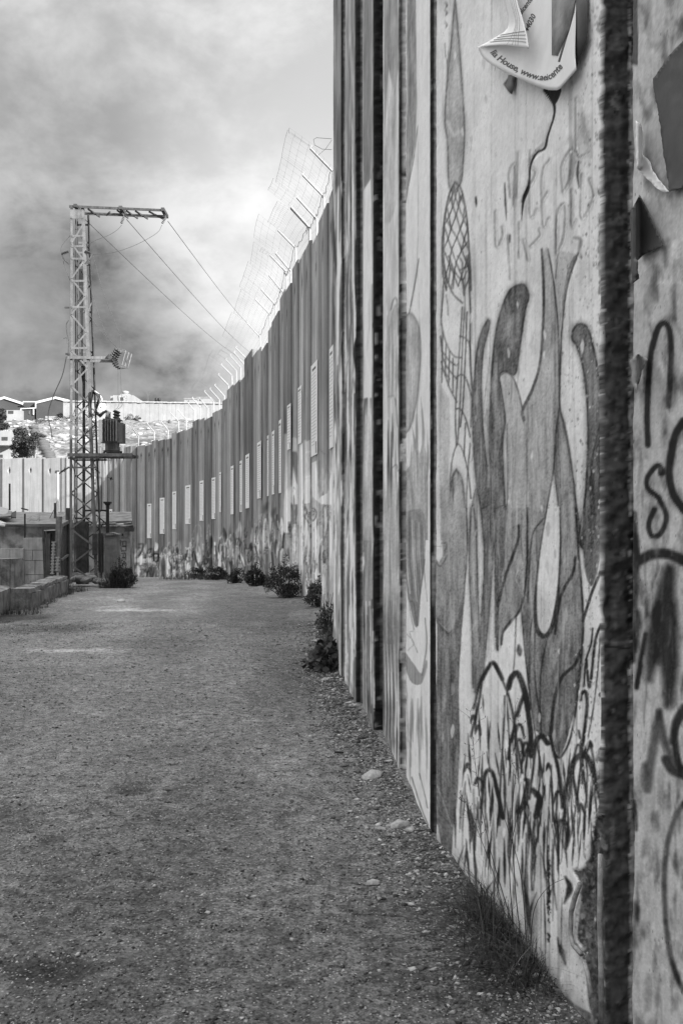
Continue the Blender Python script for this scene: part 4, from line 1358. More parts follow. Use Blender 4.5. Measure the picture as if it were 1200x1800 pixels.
# far stretch, boundaries read along the wall: photo column, top row at the slab's far and near side
FARB = [(585, None), (577.5, 340), (562, 375), (546, 417), (534, 434), (523, 449), (513, 465), (500, 508), (490.5, 517), (478, 557), (469, 576), (460.5, 609), (452, 615), (443.5, 621), (430, 623),
        (421, 665), (412, 672), (400, 681), (390, 702), (381, 721), (372, 724), (361, 735), (349, 737), (338, 739), (324, 755), (311, 758), (302, 760), (291, 772), (279, 773), (267, 774), (256, 782), (241, 783),
        (223, 784), (210, 784), (200, 785), (189, 785.5), (179, 786), (168, 787)]
PXD = [168, 200, 241, 302, 338, 400, 443, 470, 500, 540, 562, 585]
PDD = [57.0, 56.3, 55, 50.8, 46, 38.6, 32.0, 28.2, 24.4, 20.6, 18.9, 17.1]


def far_depth(px):
    return float(np.interp(px, PXD, PDD))


FAR_TOPS = []
for i in range(1, len(FARB)):
    xn, xf = FARB[i - 1][0], FARB[i][0]
    dn, df = far_depth(xn), far_depth(xf)
    dm = .5 * (dn + df)
    top = EYE + (HOR - FARB[i][1]) / F * dm
    P0, P1 = np.array(XD(xf, df)), np.array(XD(xn, dn))
    L = np.linalg.norm(P1 - P0)
    e = (P1 - P0) / L
    nrm = np.array([e[1], -e[0]])
    off = ((i * 37) % 5 - 2) * .016
    gap = .022
    zb = float(gz(dm)) - .15
    fine_top = zb + (top - zb) * (.62 if xn > 440 else .45)
    step = max(.02, 1.9 * dm / F)
    rows = list(np.arange(zb, fine_top, step)) + list(np.linspace(fine_top, top - .06, 14)) + [top - .015, top]
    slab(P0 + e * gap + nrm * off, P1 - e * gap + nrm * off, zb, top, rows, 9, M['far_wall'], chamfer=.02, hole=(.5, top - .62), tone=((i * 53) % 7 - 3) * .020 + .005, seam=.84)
    FAR_TOPS.append((P0, P1, nrm, top, zb))

# sunlit stretch beyond the tower
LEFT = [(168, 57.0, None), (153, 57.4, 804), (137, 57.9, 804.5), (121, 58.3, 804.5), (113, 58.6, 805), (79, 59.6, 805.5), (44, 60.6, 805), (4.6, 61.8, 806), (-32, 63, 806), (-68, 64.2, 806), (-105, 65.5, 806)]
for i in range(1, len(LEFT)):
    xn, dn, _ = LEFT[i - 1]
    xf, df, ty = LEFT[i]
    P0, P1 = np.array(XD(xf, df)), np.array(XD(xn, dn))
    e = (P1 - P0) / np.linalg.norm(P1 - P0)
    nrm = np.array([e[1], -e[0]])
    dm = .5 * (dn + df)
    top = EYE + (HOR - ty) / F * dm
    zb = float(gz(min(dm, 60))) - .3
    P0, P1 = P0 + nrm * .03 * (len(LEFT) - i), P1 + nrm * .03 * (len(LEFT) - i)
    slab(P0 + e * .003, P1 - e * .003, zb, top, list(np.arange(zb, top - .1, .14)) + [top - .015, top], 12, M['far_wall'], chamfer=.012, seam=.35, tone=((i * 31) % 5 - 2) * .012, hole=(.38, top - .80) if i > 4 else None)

# mortar packed into the joints
def joint(a, b, zb, zt, nrm, back=.09):
    a, b = np.array(a), np.array(b)
    mid = .5 * (a + b) - nrm * (back + .07)
    d = b - a
    m = MB().box((mid[0], mid[1], .5 * (zb + zt)), (np.linalg.norm(d) + .16, .14, zt - zb), rz=math.atan2(d[1], d[0]))
    o = m.build('joint_mortar', M['mortar'])
    child_of(o, WALL)


for (n0, a0, a1, t0, *_), (n1, b0, b1, t1, *_) in zip(NEAR[:-1], NEAR[1:]):
    a1_, b0_ = np.array(a1), np.array(b0)
    e = np.array(b1) - np.array(b0)
    e /= np.linalg.norm(e)
    nn = np.array([e[1], -e[0]])
    joint(b0_ - e * .06, b0_, -.1, 8.0, nn, .05 if n1 != 'G' else .14)
for i in range(len(FAR_TOPS) - 1):
    P0, P1, nrm, top, zb = FAR_TOPS[i]
    joint(P0 - (P1 - P0) * .02, P0 + (P1 - P0) * .02, zb, min(top, FAR_TOPS[i + 1][3]) - .1, nrm, .10)

# reinforcing rods bared where the foot of the white slab has broken away
def wall_hit(px, segs=None):
    """depth of the wall face under a photo column"""
    k = (px - 600) / F
    best = None
    for P0, P1, nrm in (segs or SEGS):
        d = P1 - P0
        den = d[0] - k * d[1]
        if abs(den) < 1e-9:
            continue
        t = (k * P0[1] - P0[0]) / den
        if -.12 <= t <= 1.12:
            y = P0[1] + t * d[1]
            if y > .5 and (best is None or y < best[0]):
                best = (y, nrm)
    return best


SEG_NEAR = [(np.array(p0), np.array(p1), None) for _, p0, p1, *_ in NEAR]


def on_wall(px, py, off=0.0):
    y, n_ = wall_hit(px)
    p = W(px, py, y)
    return p + Vector((n_[0], n_[1], 0)) * off


for pts in (Zd((742, 530), (720, 590), (702, 660), (700, 760), (712, 810), (748, 852)), Zd((838, 395), (836, 560), (834, 700), (840, 900), (842, 1150)), Zd((760, 880), (780, 950), (795, 1030))):
    m = MB().tube([on_wall(x, y, .012) for x, y in pts], .0085, 7)
    child_of(m.build('reinforcing_rod', M['rust'], smooth=True), WALL)

# ------------------------------------------------------------------ mesh fence on top of the wall
FENCE = empty('mesh_fence', (-2, 20, 8), 'wire mesh fence on bent pale posts leaning over the top of the wall', 'fence')


def fence_post_mesh(vert, arm):
    m = MB()
    m.bar((0, 0, -.25), (0, 0, vert), .05, .06, up=(0, 1, 0))
    m.bar((0, 0, vert - .02), (-arm * .70, 0, vert + arm * .70), .030, .06, up=(0, 1, 0))
    m.bar((-arm * .70, 0, vert + arm * .70), (-arm * .70 + .05, 0, vert + arm * .70 + .06), .03, .03)
    return m.mesh('fence_post')


PM = fence_post_mesh(.62, .62)
PM.materials.append(M['post_steel'])
posts = []
step_px = [577, 562, 548, 536, 535.5, 513.5, 503, 497, 489, 478, 469, 452, 431, 424, 418, 411, 404, 398, 390, 381, 372, 361, 349, 338, 324, 311, 292, 268, 241]
for k, px in enumerate(step_px):
    d = far_depth(px)
    seg = min(FAR_TOPS, key=lambda t_: abs((t_[0][1] + t_[1][1]) * .5 - d))
    P0, P1, nrm, top, zb = seg
    x, y = XD(px, d)
    o = bpy.data.objects.new('fence_post', PM)
    COL.objects.link(o)
    tz = max(top, 0)
    o.location = (x - nrm[0] * .12, y - nrm[1] * .12, tz - .05)
    o.rotation_euler = (math.radians(random.uniform(-2, 2)), math.radians(random.uniform(-3, 3)), math.atan2(-nrm[1], -nrm[0]))
    child_of(o, FENCE)
    posts.append((Vector(o.location), Vector((nrm[0], nrm[1], 0))))
for k, px in enumerate((66 - 3, 175)):
    pass


def wire_span(a, b, na, nb, sag, flare, seed):
    """slack mesh between two posts, hung over their arms"""
    rnd = random.Random(seed)
    m = MB()
    prof = [(.0, .05), (.02, .35), (.03, .62), (.22, .80), (.45, 1.05), (.62 + flare * .5, 1.14 + flare * .5), (.75 + flare, 1.20 + flare)]

    def P(u, v):
        base = a.lerp(b, u)
        nn = na.lerp(nb, u)
        f = v * (len(prof) - 1)
        i = min(int(f), len(prof) - 2)
        t = f - i
        o_ = prof[i][0] * (1 - t) + prof[i + 1][0] * t
        h_ = prof[i][1] * (1 - t) + prof[i + 1][1] * t
        s_ = math.sin(u * PI) * sag * v
        return base + nn * (o_ + s_ * .4) + Vector((0, 0, h_ - s_ + .02 * math.sin(9 * u + seed)))
    L = (b - a).length
    nu = max(3, int(L / .16))
    nv = 10
    r = .0017
    for j in range(nv + 1):
        v = j / nv
        rr_ = r * (2.0 if j in (0, nv) else 1.0)
        m.tube([P(u / 5, v) for u in range(6)], rr_, 3, False)
    for i in range(nu + 1):
        u = i / nu
        m.tube([P(u, v / 6) for v in range(7)], r, 3, False)
    o = m.build('wire_mesh', M['wire'])
    o['kind'] = 'stuff'
    child_of(o, FENCE)


for k in range(len(posts) - 1):
    (a, na), (b, nb) = posts[k], posts[k + 1]
    if (a - b).length < .25:
        continue
    if k < 21:
        wire_span(a, b, na, nb, random.uniform(0, .12), random.choice([0, .05, .16, .22]), k)
# span that runs from the first post back behind the near slabs, with a loose loop of wire
a, na = posts[0]
wire_span(a + Vector((.03, -.75, -.25)), a, na, na, .05, .12, 91)
m = MB()
loop = [W(583, 263, 17), W(566, 262, 17), W(553, 255, 17), W(551, 245, 17), W(556, 242, 17), W(583, 244, 17)]
m.tube(loop, .005, 4)
m.tube([W(583, 246, 17), W(572, 262, 17), W(560, 272, 17)], .004, 4)
child_of(m.build('loose_wire', M['cable']), FENCE)
m = MB()
for k in range(0, 11):
    (a, na), (b, nb) = posts[k], posts[k + 1]
    n_ = 9
    pp = [a.lerp(b, i / n_) + na * .08 + Vector((0, 0, .60 + .05 * math.sin(i * 2.1 + k) - .1 * math.sin(i / n_ * PI))) for i in range(n_ + 1)]
    m.tube(pp, .006, 4)
child_of(m.build('strand_wire', M['cable']), FENCE)

# ------------------------------------------------------------------ posters pasted along the far wall
POSTERS = [(118, 141, 556, 738), (185, 210, 525, 715), (251, 272, 492, 690), (319, 347, 459, 663), (395, 416, 435, 646), (458, 479, 418, 637), (499, 508, 390, 600), (559, 574, 357, 612), (598, 619, 332, 600), (637, 657, 296, 580),
           (699, 719, 230, 528), (743, 760, 200, 517), (777, 790, 173, 507), (812, 826, 115, 500), (858, 876, 33, 270), (912, 934, -60, 240), (984, 1017, -186, 302), (1081, 1101, -270, 262)]
ORD = ['first', 'second', 'third', 'fourth', 'fifth', 'sixth', 'seventh', 'eighth', 'ninth', 'tenth', 'eleventh', 'twelfth', 'thirteenth', 'fourteenth', 'fifteenth', 'sixteenth', 'seventeenth', 'eighteenth']


def wall_sheet(x0, x1, y0, y1, name, mat, off=.012, th=.006):
    pc = .5 * (x0 + x1)
    y, n_ = wall_hit(pc)
    a = W(x0, 930, 1)
    # left and right columns meet the slab's plane
    k0, k1 = (x0 - 600) / F, (x1 - 600) / F
    C = Vector((pc - 600, 0, 0)) / F * y
    e = Vector((-n_[1], n_[0], 0))
    c0 = Vector(((pc - 600) / F * y, y, 0))

    def hit(k):
        den = e.x - k * e.y
        s_ = (k * c0.y - c0.x) / den
        return c0 + e * s_
    A_, B_ = hit(k0), hit(k1)
    zt = EYE + (HOR - y0) / F * y
    zb = EYE + (HOR - y1) / F * y
    nv = Vector((n_[0], n_[1], 0))
    o = empty(name, (A_ + B_) * .5 + nv * off + Vector((0, 0, zb)))
    wv = (B_ - A_)
    u = wv.normalized()
    wl = wv.length
    h = zt - zb

    def R(s0, s1, z0, z1, d0, d1):
        vs = []
        for d in (d0, d1):
            for s_, z in ((s0, z0), (s1, z0), (s1, z1), (s0, z1)):
                vs.append(u * (s_ * wl - wl / 2) + nv * d + Vector((0, 0, z * h)))
        return vs, [(3, 2, 1, 0), (4, 5, 6, 7), (0, 1, 5, 4), (1, 2, 6, 5), (2, 3, 7, 6), (3, 0, 4, 7)]
    m = MB()
    m.add(*R(0, 1, 0, 1, 0, th))
    m.build('sheet', mat, o)
    return o, R, h, wl, th


for i, (a_, b_, c_, d_) in enumerate(POSTERS):
    x0, x1, y0, y1 = 220 + a_ / 3, 220 + b_ / 3, 700 + c_ / 3, 700 + d_ / 3
    o, R, h, wl, th = wall_sheet(x0, x1, y0, y1, 'wall_poster', M['paper'], off=.014)
    tag(o, 'narrow white text poster on the wall, %s in the row counted from the tower' % ORD[i], 'poster', 'tall text posters pasted along the wall')
    m = MB()
    n_ = int(h / .085)
    rnd = random.Random(i)
    for k in range(n_):
        z = .88 - .80 * k / n_
        m.add(*R(.12, rnd.uniform(.72, .9) if z > .16 else .6, z, z + .30 * .8 / n_, th, th + .003))
    m.build('text_lines', M['line_ink'], o)['kind'] = 'stuff'
    m = MB()
    m.add(*R(.22, .78, .925, .95, th, th + .003))
    m.build('headline', M['ink'], o)
    if i % 2 == 0 or i < 6:
        m = MB()
        m.add(*R(.72, .9, .02, .14, th, th + .003))
        m.build('dark_emblem', M['grey_ink'], o)
for i, (x0, x1, y0, y1, lb) in enumerate(((180, 185.5, 898, 907.5, 'small blank white notice on the wall behind the lattice tower'), (193.5, 199, 895, 907.5, 'small white notice with a dark line, right of the black post'))):
    o, R, h, wl, th = wall_sheet(x0, x1, y0, y1, 'wall_notice', M['paper'], off=.06)
    tag(o, lb, 'notice', 'small notices on the wall')
    if i:
        m = MB()
        m.add(*R(.2, .8, .62, .74, th, th + .004))
        m.build('text_lines', M['ink'], o)

exec_later = []
# ------------------------------------------------------------------ lattice power tower
TD = 28.0
PX = TD / F           # metres per photo pixel at the tower


def TP(px, py, dd=0.0):
    """point in the tower's plane, dd metres further back (true offset, no re-projection)"""
    p = W(px, py, TD)
    p.y += dd
    return p


TB = TP(146, 1024)
tower = empty('lattice_tower', TB, 'tall grey steel lattice power tower carrying a top crossarm and a transformer platform', 'power tower')


def tchild(m, name, mat, parent=tower):
    o = m.build(name, mat)
    return child_of(o, parent)


DEPTH = .62


def leg_x(side, py):
    t = (1024 - py) / (1024 - 365)
    if side == 'L':
        return 125.0 + 1.5 * t
    return 169.0 + (145.0 - 169.0) * t


ZT, ZB_ = 366, 1026
for dd in (0, DEPTH):
    for sd_ in 'LR':
        inn = 1 if sd_ == 'L' else -1
        m = MB()
        w_ = .115
        for (pa, pb) in ((ZT, ZB_),):
            a = TP(leg_x(sd_, pa), pa, dd)
            b = TP(leg_x(sd_, pb), pb, dd)
            # angle section: one flange in the face, one turned back
            m.bar(a, b, .072 if dd == 0 else .034, .012, up=(0, 1, 0))
            sgn = 1 if dd == 0 else -1
            o_ = Vector((-inn * .042, sgn * .045, 0))
            m.bar(a + o_, b + o_, .012, .08, up=(0, 1, 0))
        tchild(m, 'leg', M['galv'] if dd == 0 else M['dark_steel'])  # rear legs get the darker steel to paint in their unlit side
m = MB()
for py in range(960, 1016, 9):
    p = TP(leg_x('R', py) - 1.2, py, -.012)
    m.box(p, (.02, .014, .02))
    p = TP(leg_x('R', py) + 1.2, py + 4, -.012)
    m.box(p, (.02, .014, .02))
tchild(m, 'bolts', M['dark_steel'])['kind'] = 'stuff'

ys = [1024 - k * 31.4 for k in range(21)]
BR = None


def brace(a, b, wd=.05, mat='galv'):
    m = MB().bar(a, b, wd, .010, up=(0, 1, 0))
    tchild(m, 'brace', M[mat])


for k in range(len(ys) - 1):
    y0, y1 = ys[k], ys[k + 1]
    s0, s1 = ('L', 'R') if k % 2 else ('R', 'L')
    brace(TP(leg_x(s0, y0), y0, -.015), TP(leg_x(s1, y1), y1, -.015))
    brace(TP(leg_x(s1, y0), y0, DEPTH + .015), TP(leg_x(s0, y1), y1, DEPTH + .015), .034, 'dark_steel')  # rear brace darkened likewise, its shade put into the colour
    d0, d1 = (0, DEPTH) if k % 2 else (DEPTH, 0)
    for sd_ in ('LR' if k % 3 == 0 else ''):
        o_ = -.03 if sd_ == 'L' else .03
        a, b = TP(leg_x(sd_, y0), y0, d0), TP(leg_x(sd_, y1), y1, d1)
        m = MB().bar(a + Vector((o_, 0, 0)), b + Vector((o_, 0, 0)), .010, .045, up=(0, 1, 0))
        tchild(m, 'brace', M['galv'])
for py in (383, 415, 433, 455, 494, 540, 612):
    for dd in (-.02, DEPTH + .02):
        m = MB().bar(TP(leg_x('L', py), py, dd), TP(leg_x('R', py), py, dd), .01, .06, up=(0, 0, 1))
        tchild(m, 'crossbar', M['galv'])
# plated head
m = MB().box(TP(135.5, 376, -.02), (.40, .008, .26))
tchild(m, 'head_plate', M['galv'])
# pipe and cable run inside, cabinet on it low down
m = MB().tube([TP(143, 640, .3), TP(143, 920, .3)], .045, 8)
tchild(m, 'conduit', M['dark_steel'])
m = MB()
for k in range(3):
    x = 137 + k * 2.2
    m.tube([TP(x, 470, .2), TP(x + 1.5, 560, .2), TP(x, 640, .25), TP(143, 680, .28)], .012, 5)
tchild(m, 'cable_run', M['black'])['kind'] = 'stuff'
m = MB().box(TP(140, 972, .34), (.33, .26, 1.95))
m.box(TP(140, 911, .34), (.37, .30, .05))
tchild(m, 'cable_cabinet', M['dark_steel'])
m = MB().box(TP(168.5, 957, -.07), (.14, .10, .66))
tchild(m, 'meter_box', M['dark_steel'])

# top crossarm: twin channels with struts
a, b = TP(123, 366), TP(289, 373)
for dy, dz in ((-.05, 0.04), (.55, .04)):
    m = MB().bar(a + Vector((0, dy, dz)), b + Vector((0, dy, dz)), .035, .07)
    tchild(m, 'crossarm_beam', M['dark_steel'])
m = MB().bar(a + Vector((.05, .25, -.045)), b + Vector((-.05, .25, -.03)), .03, .05)
tchild(m, 'crossarm_beam', M['dark_steel'])
for xa, xb in ((155, 168), (180, 194), (206, 219), (222, 236), (238, 254), (262, 284)):
    t0, t1 = (xa - 123) / 166, (xb - 123) / 166
    m = MB().bar(a.lerp(b, t0) + Vector((0, .0 if xa % 4 else .5, .0)), a.lerp(b, t1) + Vector((0, .5 if xa % 4 else .0, -.06)), .03, .05)
    tchild(m, 'crossarm_strut', M['dark_steel'])
for px in (134, 213, 287):
    t = (px - 123) / 166
    m = MB().box(a.lerp(b, t) + Vector((0, .25, .06)), (.10, .7, .10))
    tchild(m, 'crossarm_clamp', M['dark_steel'])


def insulator_prof(L, r, n=5):
    pr = [(0, r * .4)]
    for k in range(n):
        h = L * (k + .5) / n
        pr += [(h - L * .35 / n, r * .45), (h - L * .05 / n, r), (h + L * .15 / n, r * .95), (h + L * .3 / n, r * .45)]
    pr.append((L, r * .4))
    return pr


def insulator(a, b, r, mat='brown_porcelain', parent=tower, n=5):
    a, b = Vector(a), Vector(b)
    m = MB().lathe(a, b - a, insulator_prof((b - a).length, r, n), 10)
    return tchild(m, 'insulator', M[mat], parent)


for px, x2, y2 in ((216, 213.5, 393), (290, 285, 393)):
    p = a.lerp(b, (px - 123) / 166) + Vector((0, 0, -.08))
    m = MB().tube([p, TP(px + 2.5, 381)], .02, 6)
    tchild(m, 'hanger', M['dark_steel'])
    insulator(TP(px + 2, 381), TP(x2, y2), .045, 'galv')
# mid-height jumper brackets
for pts, ins in ((((122, 464), (113, 456), (109, 446)), ((109, 446), (121, 442))), (((150, 464), (158, 455), (162, 446)), ((150, 442), (160, 445)))):
    m = MB().tube([TP(*p) for p in curve_pts(pts, 3)], .022, 5)
    tchild(m, 'bracket', M['dark_steel'])
    insulator(TP(*ins[0]), TP(*ins[1]), .055)
m = MB().bar(TP(114, 540.5), TP(122, 540.5), .06, .04)
tchild(m, 'step_bracket', M['dark_steel'])
m = MB().bar(TP(116, 622), TP(124, 623), .08, .05)
tchild(m, 'step_bracket', M['dark_steel'])
m = MB().tube([TP(*p) for p in curve_pts(((121, 563), (117, 570), (118, 585), (121, 600), (120, 625)), 3)], .018, 5)
m.tube([TP(*p) for p in curve_pts(((112, 595), (118, 594), (119, 604)), 2)], .012, 5)
tchild(m, 'cable_loop', M['cable'])

# switch arm with three fuse cut-outs
for dy in (-.06, .5):
    m = MB().bar(TP(121, 629, dy), TP(196, 629.5, dy), .03, .085)
    tchild(m, 'switch_arm', M['galv'])
m = MB().box(TP(195, 629, .2), (.16, .7, .12), ry=.7)
tchild(m, 'switch_bracket', M['dark_steel'])
fuse = MB()
for k in range(3):
    o_ = k * .24 - .04
    insulator(TP(197, 627, o_), TP(206, 613, o_), .075, n=4)
    insulator(TP(196, 630, o_), TP(205, 644, o_), .075, n=4)
    x = 219 + k * 2
    fuse = MB()
    fuse.tube([TP(206, 613, o_), TP(x, 616 + k, o_), TP(x + 3, 617 + k, o_)], .012, 5)
    fuse.tube([TP(205, 644, o_), TP(x - 4, 642, o_)], .014, 5)
    fuse.tube([TP(x + 3, 617, o_), TP(x - 4, 642, o_)], .024, 6)
    tchild(fuse, 'fuse_holder', M['galv'])

# platform beams and anti-climb bracket
for dy in (-.09, DEPTH + .12):
    m = MB().bar(TP(121, 800, dy), TP(234, 800, dy), .06, .10)
    tchild(m, 'platform_beam', M['galv'])
    m = MB().bar(TP(122, 805.5, dy), TP(177, 805.5, dy), .05, .05)
    tchild(m, 'platform_beam', M['dark_steel'])
for px in (126, 172, 190, 206, 228):
    m = MB().bar(TP(px, 799, -.05), TP(px, 799, DEPTH + .1), .05, .05)
    tchild(m, 'platform_joist', M['dark_steel'])
m = MB()
m.bar(TP(120, 822, -.06), TP(171, 822, -.06), .03, .05)
for x0, x1, y1 in ((121, 105, 833), (119, 108, 830), (170, 177, 832), (168, 175, 829)):
    m.bar(TP(x0, 823 if x0 % 2 else 825, -.06), TP(x1, y1, -.06), .03, .035)
m.bar(TP(115, 822, -.06), TP(115, 830, -.06), .02, .02)
m.bar(TP(150, 822, -.06), TP(154, 829, -.06), .012, .012)
m.bar(TP(156, 822, -.06), TP(152, 828, -.06), .012, .012)
tchild(m, 'anti_climb_bracket', M['galv'])

# transformer
TR = empty('transformer', TP(195, 798, .25), 'grey finned transformer with dark bushings standing on the tower platform', 'transformer')


def rchild(m, name, mat, smooth=False):
    o = m.build(name, mat, smooth=smooth)
    return child_of(o, TR)


cx, cy = 193.5, .27
m = MB().box(TP(193.5, 757, cy), (.44, .40, .72))
m.box(TP(194, 782, cy), (.36, .34, .30))
rchild(m, 'tank', M['tank'])
m = MB().box(TP(195, 736.5, cy), (.50, .50, .035))
rchild(m, 'lid', M['tank'])
for k in range(11):
    x = 182 + k * 2.35
    m = MB().box(TP(x, 757, -.02), (.012, .17, .66))
    rchild(m, 'cooling_fin', M['fin'] if k % 2 else M['post_steel'])
for k in range(7):
    y = .06 + k * .065
    m = MB().box(TP(210.5, 760, y), (.15, .012, .62))
    rchild(m, 'cooling_fin', M['tank'])
    m = MB().box(TP(178.5, 758, y), (.13, .012, .66))
    rchild(m, 'cooling_fin', M['tank'])
m = MB().box(TP(178.5, 758, -.11), (.11, .03, .68))  # added pale strip standing in for sunlight on the left fins
rchild(m, 'lit_fin_strip', M['white_steel'])
for k in range(5):
    m = MB().box(TP(189 + k * 2.6, 783, cy - .19), (.012, .04, .22))
    rchild(m, 'rib', M['galv'])
for dy in (.10, .44):
    m = MB().bar(TP(181, 793, dy), TP(209, 793, dy), .06, .07)
    for x in (182, 208):
        m.box(TP(x, 796.6, dy), (.06, .06, .07))
    rchild(m, 'skid', M['dark_steel'])
for k, (px, dy) in enumerate(((201, .12), (201.5, .27), (202, .42))):
    mm = MB().lathe(TP(px, 735.5, dy), (0, 0, 1), insulator_prof(.28, .075, 3), 12)
    rchild(mm, 'bushing', M['brown_porcelain'], True)
for k in range(4):
    m = MB().lathe(TP(187, 735.5, .08 + k * .11), (0, 0, 1), [(0, .05), (.06, .05), (.07, .035), (.2, .032), (.21, .045), (.25, .045)], 10)
    rchild(m, 'low_voltage_terminal', M['galv'], True)

# cable coil and drum beside the transformer
CC = empty('cable_coil', TP(166, 722, .1), 'looped black cables and a pale drum hanging beside the transformer', 'cable coil')
m = MB()
rnd = random.Random(4)
for k in range(6):
    dx, dy = rnd.uniform(-2, 3), -.12 + k * .03
    m.tube([TP(x + 1.5 + dx * f_, y, dy) for (x, y), f_ in zip(curve_pts(((163, 687), (160, 700), (158, 715), (159, 726), (164, 730)), 3), np.linspace(.2, 1.4, 99))], .024, 6)
    m.tube([TP(x + 1.5, y, dy) for x, y in curve_pts(((164, 687 + k), (170 + k * .8, 694), (175 - k, 706), (170 - k * .5, 720), (168 + k, 728)), 3)], .022, 6)
    m.tube([TP(x + 1.5, y, dy) for x, y in curve_pts(((168 + k, 728), (174, 730 + k * .6), (181, 726), (187, 722)), 3)], .022, 6)
child_of(m.build('cable_loops', M['black'], smooth=True), CC)
m = MB().tube([TP(x, y, .05) for x, y in curve_pts(((166, 687), (173, 692), (178, 699), (179, 706)), 3)], .022, 6)
m.tube([TP(x, y, .05) for x, y in curve_pts(((161, 718), (168, 722), (176, 723), (183, 720)), 3)], .025, 6)
child_of(m.build('pale_conduit', M['white_steel'], smooth=True), CC)
m = MB().lathe(TP(177, 714, .22), (0, -1, 0), [(0, .12), (.02, .125), (.05, .11), (.05, .03), (.09, .028)], 20)
child_of(m.build('drum', M['white_steel']), CC)


def wire(name, pts, r, label, group, mat='cable'):
    m = MB().tube(pts, r, 5)
    o = m.build(name, M[mat])
    return tag(o, label, 'power line', group)


def sag(a, b, s, n=14):
    return [Vector(a).lerp(Vector(b), t / n) - Vector((0, 0, s * math.sin(PI * t / n))) for t in range(n + 1)]


G_ = 'power lines leaving the tower over the wall'
wire('power_line', sag(TP(147, 383), W(440, 640, 105), .5), .011, 'lowest of the three wires running from the tower head over the wall', G_)
wire('power_line', sag(TP(219, 380, .3), W(460, 634, 105), .5), .011, 'middle of the three wires running from the crossarm over the wall', G_)
wire('power_line', sag(TP(292, 383, .3), W(455, 586, 105), .4), .011, 'outermost wire, leaving the free end of the crossarm', G_)
G2 = 'thin jumper wires on the tower'
for pts, lb in ((((213, 394), (206, 402), (190, 412), (165, 422), (150, 432)), 'jumper wire sweeping from the crossarm middle insulator to the tower'), (((284, 394), (275, 408), (240, 428), (200, 442), (162, 446)), 'long jumper wire sweeping from the crossarm end to the bracket'),
                (((122, 413), (108, 430), (106, 440), (109, 447)), 'short jumper wire bowed out left of the tower head'), (((109, 447), (112, 465), (120, 486), (128, 510), (132, 540)), 'jumper wire running down the left of the tower from the bracket'),
                (((152, 480), (170, 545), (188, 590), (206, 611)), 'middle thin wire dropping from tower to fuse switch'), (((163, 448), (180, 510), (205, 575), (211, 590), (210, 614)), 'outer thin wire dropping from bracket to fuse switch'),
                (((154, 545), (170, 573), (190, 595), (208, 612)), 'inner thin wire dropping from tower to fuse switch'), (((207, 644), (207, 690), (208, 712), (203, 719)), 'thin wire from fuse switch straight down to bushing'),
                (((211, 644), (212, 670), (213, 700), (214, 712), (206, 719)), 'thin wire from fuse switch bowing right to bushing')):
    wire('jumper_wire', [TP(x, y, .08) for x, y in curve_pts(pts, 4)], .0065, lb, G2)
m = MB().tube([TP(x, y, -.1) for x, y in curve_pts(((119, 628), (112, 660), (99, 690), (90, 715), (87, 735), (92, 755), (94, 772)), 4)], .014, 6)
tag(m.build('hanging_cable', M['black'], smooth=True), 'black cable hanging loose from the left side of the tower', 'cable')

# ------------------------------------------------------------------ things round the foot of the tower
def gp(px, d):
    x = (px - 600) / F * d
    return Vector((x, d, ground_z(x, d)))


# low kerb wall with coping stones, and the end block
def seg_prism(a, b, wd, h0, h1, drop=.15, noise_=.03, nseg=12, seed=0):
    """long low wall between two ground points, worn top"""
    a, b = Vector(a), Vector(b)
    e = (b - a).normalized()
    n_ = Vector((-e.y, e.x, 0)).normalized()
    vs, fs = [], []
    rnd = random.Random(seed)
    sec = [(-.5, -1), (-.5, .9), (-.38, 1), (.38, 1), (.5, .9), (.5, -1)]
    for i in range(nseg + 1):
        t = i / nseg
        p = a.lerp(b, t)
        h = h0 + (h1 - h0) * t
        for sx, sz in sec:
            z = -drop if sz < 0 else h * sz
            q_ = p + n_ * (sx * wd + (rnd.uniform(-1, 1) * noise_ if sz > 0 else 0)) + Vector((0, 0, z + (rnd.uniform(-1, 1) * noise_ if sz > 0 else 0)))
            vs.append(q_)
    k = len(sec)
    for i in range(nseg):
        for j in range(k):
            j2 = (j + 1) % k
            fs.append((i * k + j, i * k + j2, (i + 1) * k + j2, (i + 1) * k + j))
    fs.append(tuple(reversed(range(k))))
    fs.append(tuple(nseg * k + j for j in range(k)))
    return vs, fs


LW = empty('low_wall', gp(60, 19), 'low weathered masonry wall slanting along the left road edge', 'low wall')
A_, B_ = gp(36, 17.9), gp(106, 23.4)
m = MB()
m.add(*seg_prism(A_, B_, .40, .36, .40, seed=1, noise_=.022, nseg=16))
child_of(m.build('wall_body', M['low_wall']), LW)
e = (B_ - A_)
for k in range(9):
    t0, t1 = k / 9 + .006, (k + 1) / 9 - .006
    rnd = random.Random(k)
    p0, p1 = A_ + e * t0, A_ + e * t1
    h = .355 + .05 * t0
    z0 = Vector((0, 0, h))
    vs, fs = seg_prism(p0 + z0, p1 + z0, .40 + rnd.uniform(-.03, .04), .05 + rnd.uniform(0, .03), .06 + rnd.uniform(0, .03), drop=.01, noise_=.012, nseg=3, seed=40 + k)
    m = MB()
    m.add(vs, fs)
    child_of(m.build('coping_stone', M['low_wall']), LW)

BL = empty('concrete_end_block', gp(10, 17), 'stained concrete block with a stepped ledge at the left road edge', 'concrete block')
m = MB()
p = gp(-14, 17.4)
m.box((-7.06, 18.65, .33), (.90, .5, 1.34))
child_of(m.build('upright_slab', M['low_wall']), BL)
m = MB()
vs, fs = seg_prism(gp(-70, 15.2), gp(-14, 17.9), .70, .44, .50, seed=5, noise_=.02, nseg=8)
m.add(vs, fs)
child_of(m.build('ledge', M['low_wall']), BL)

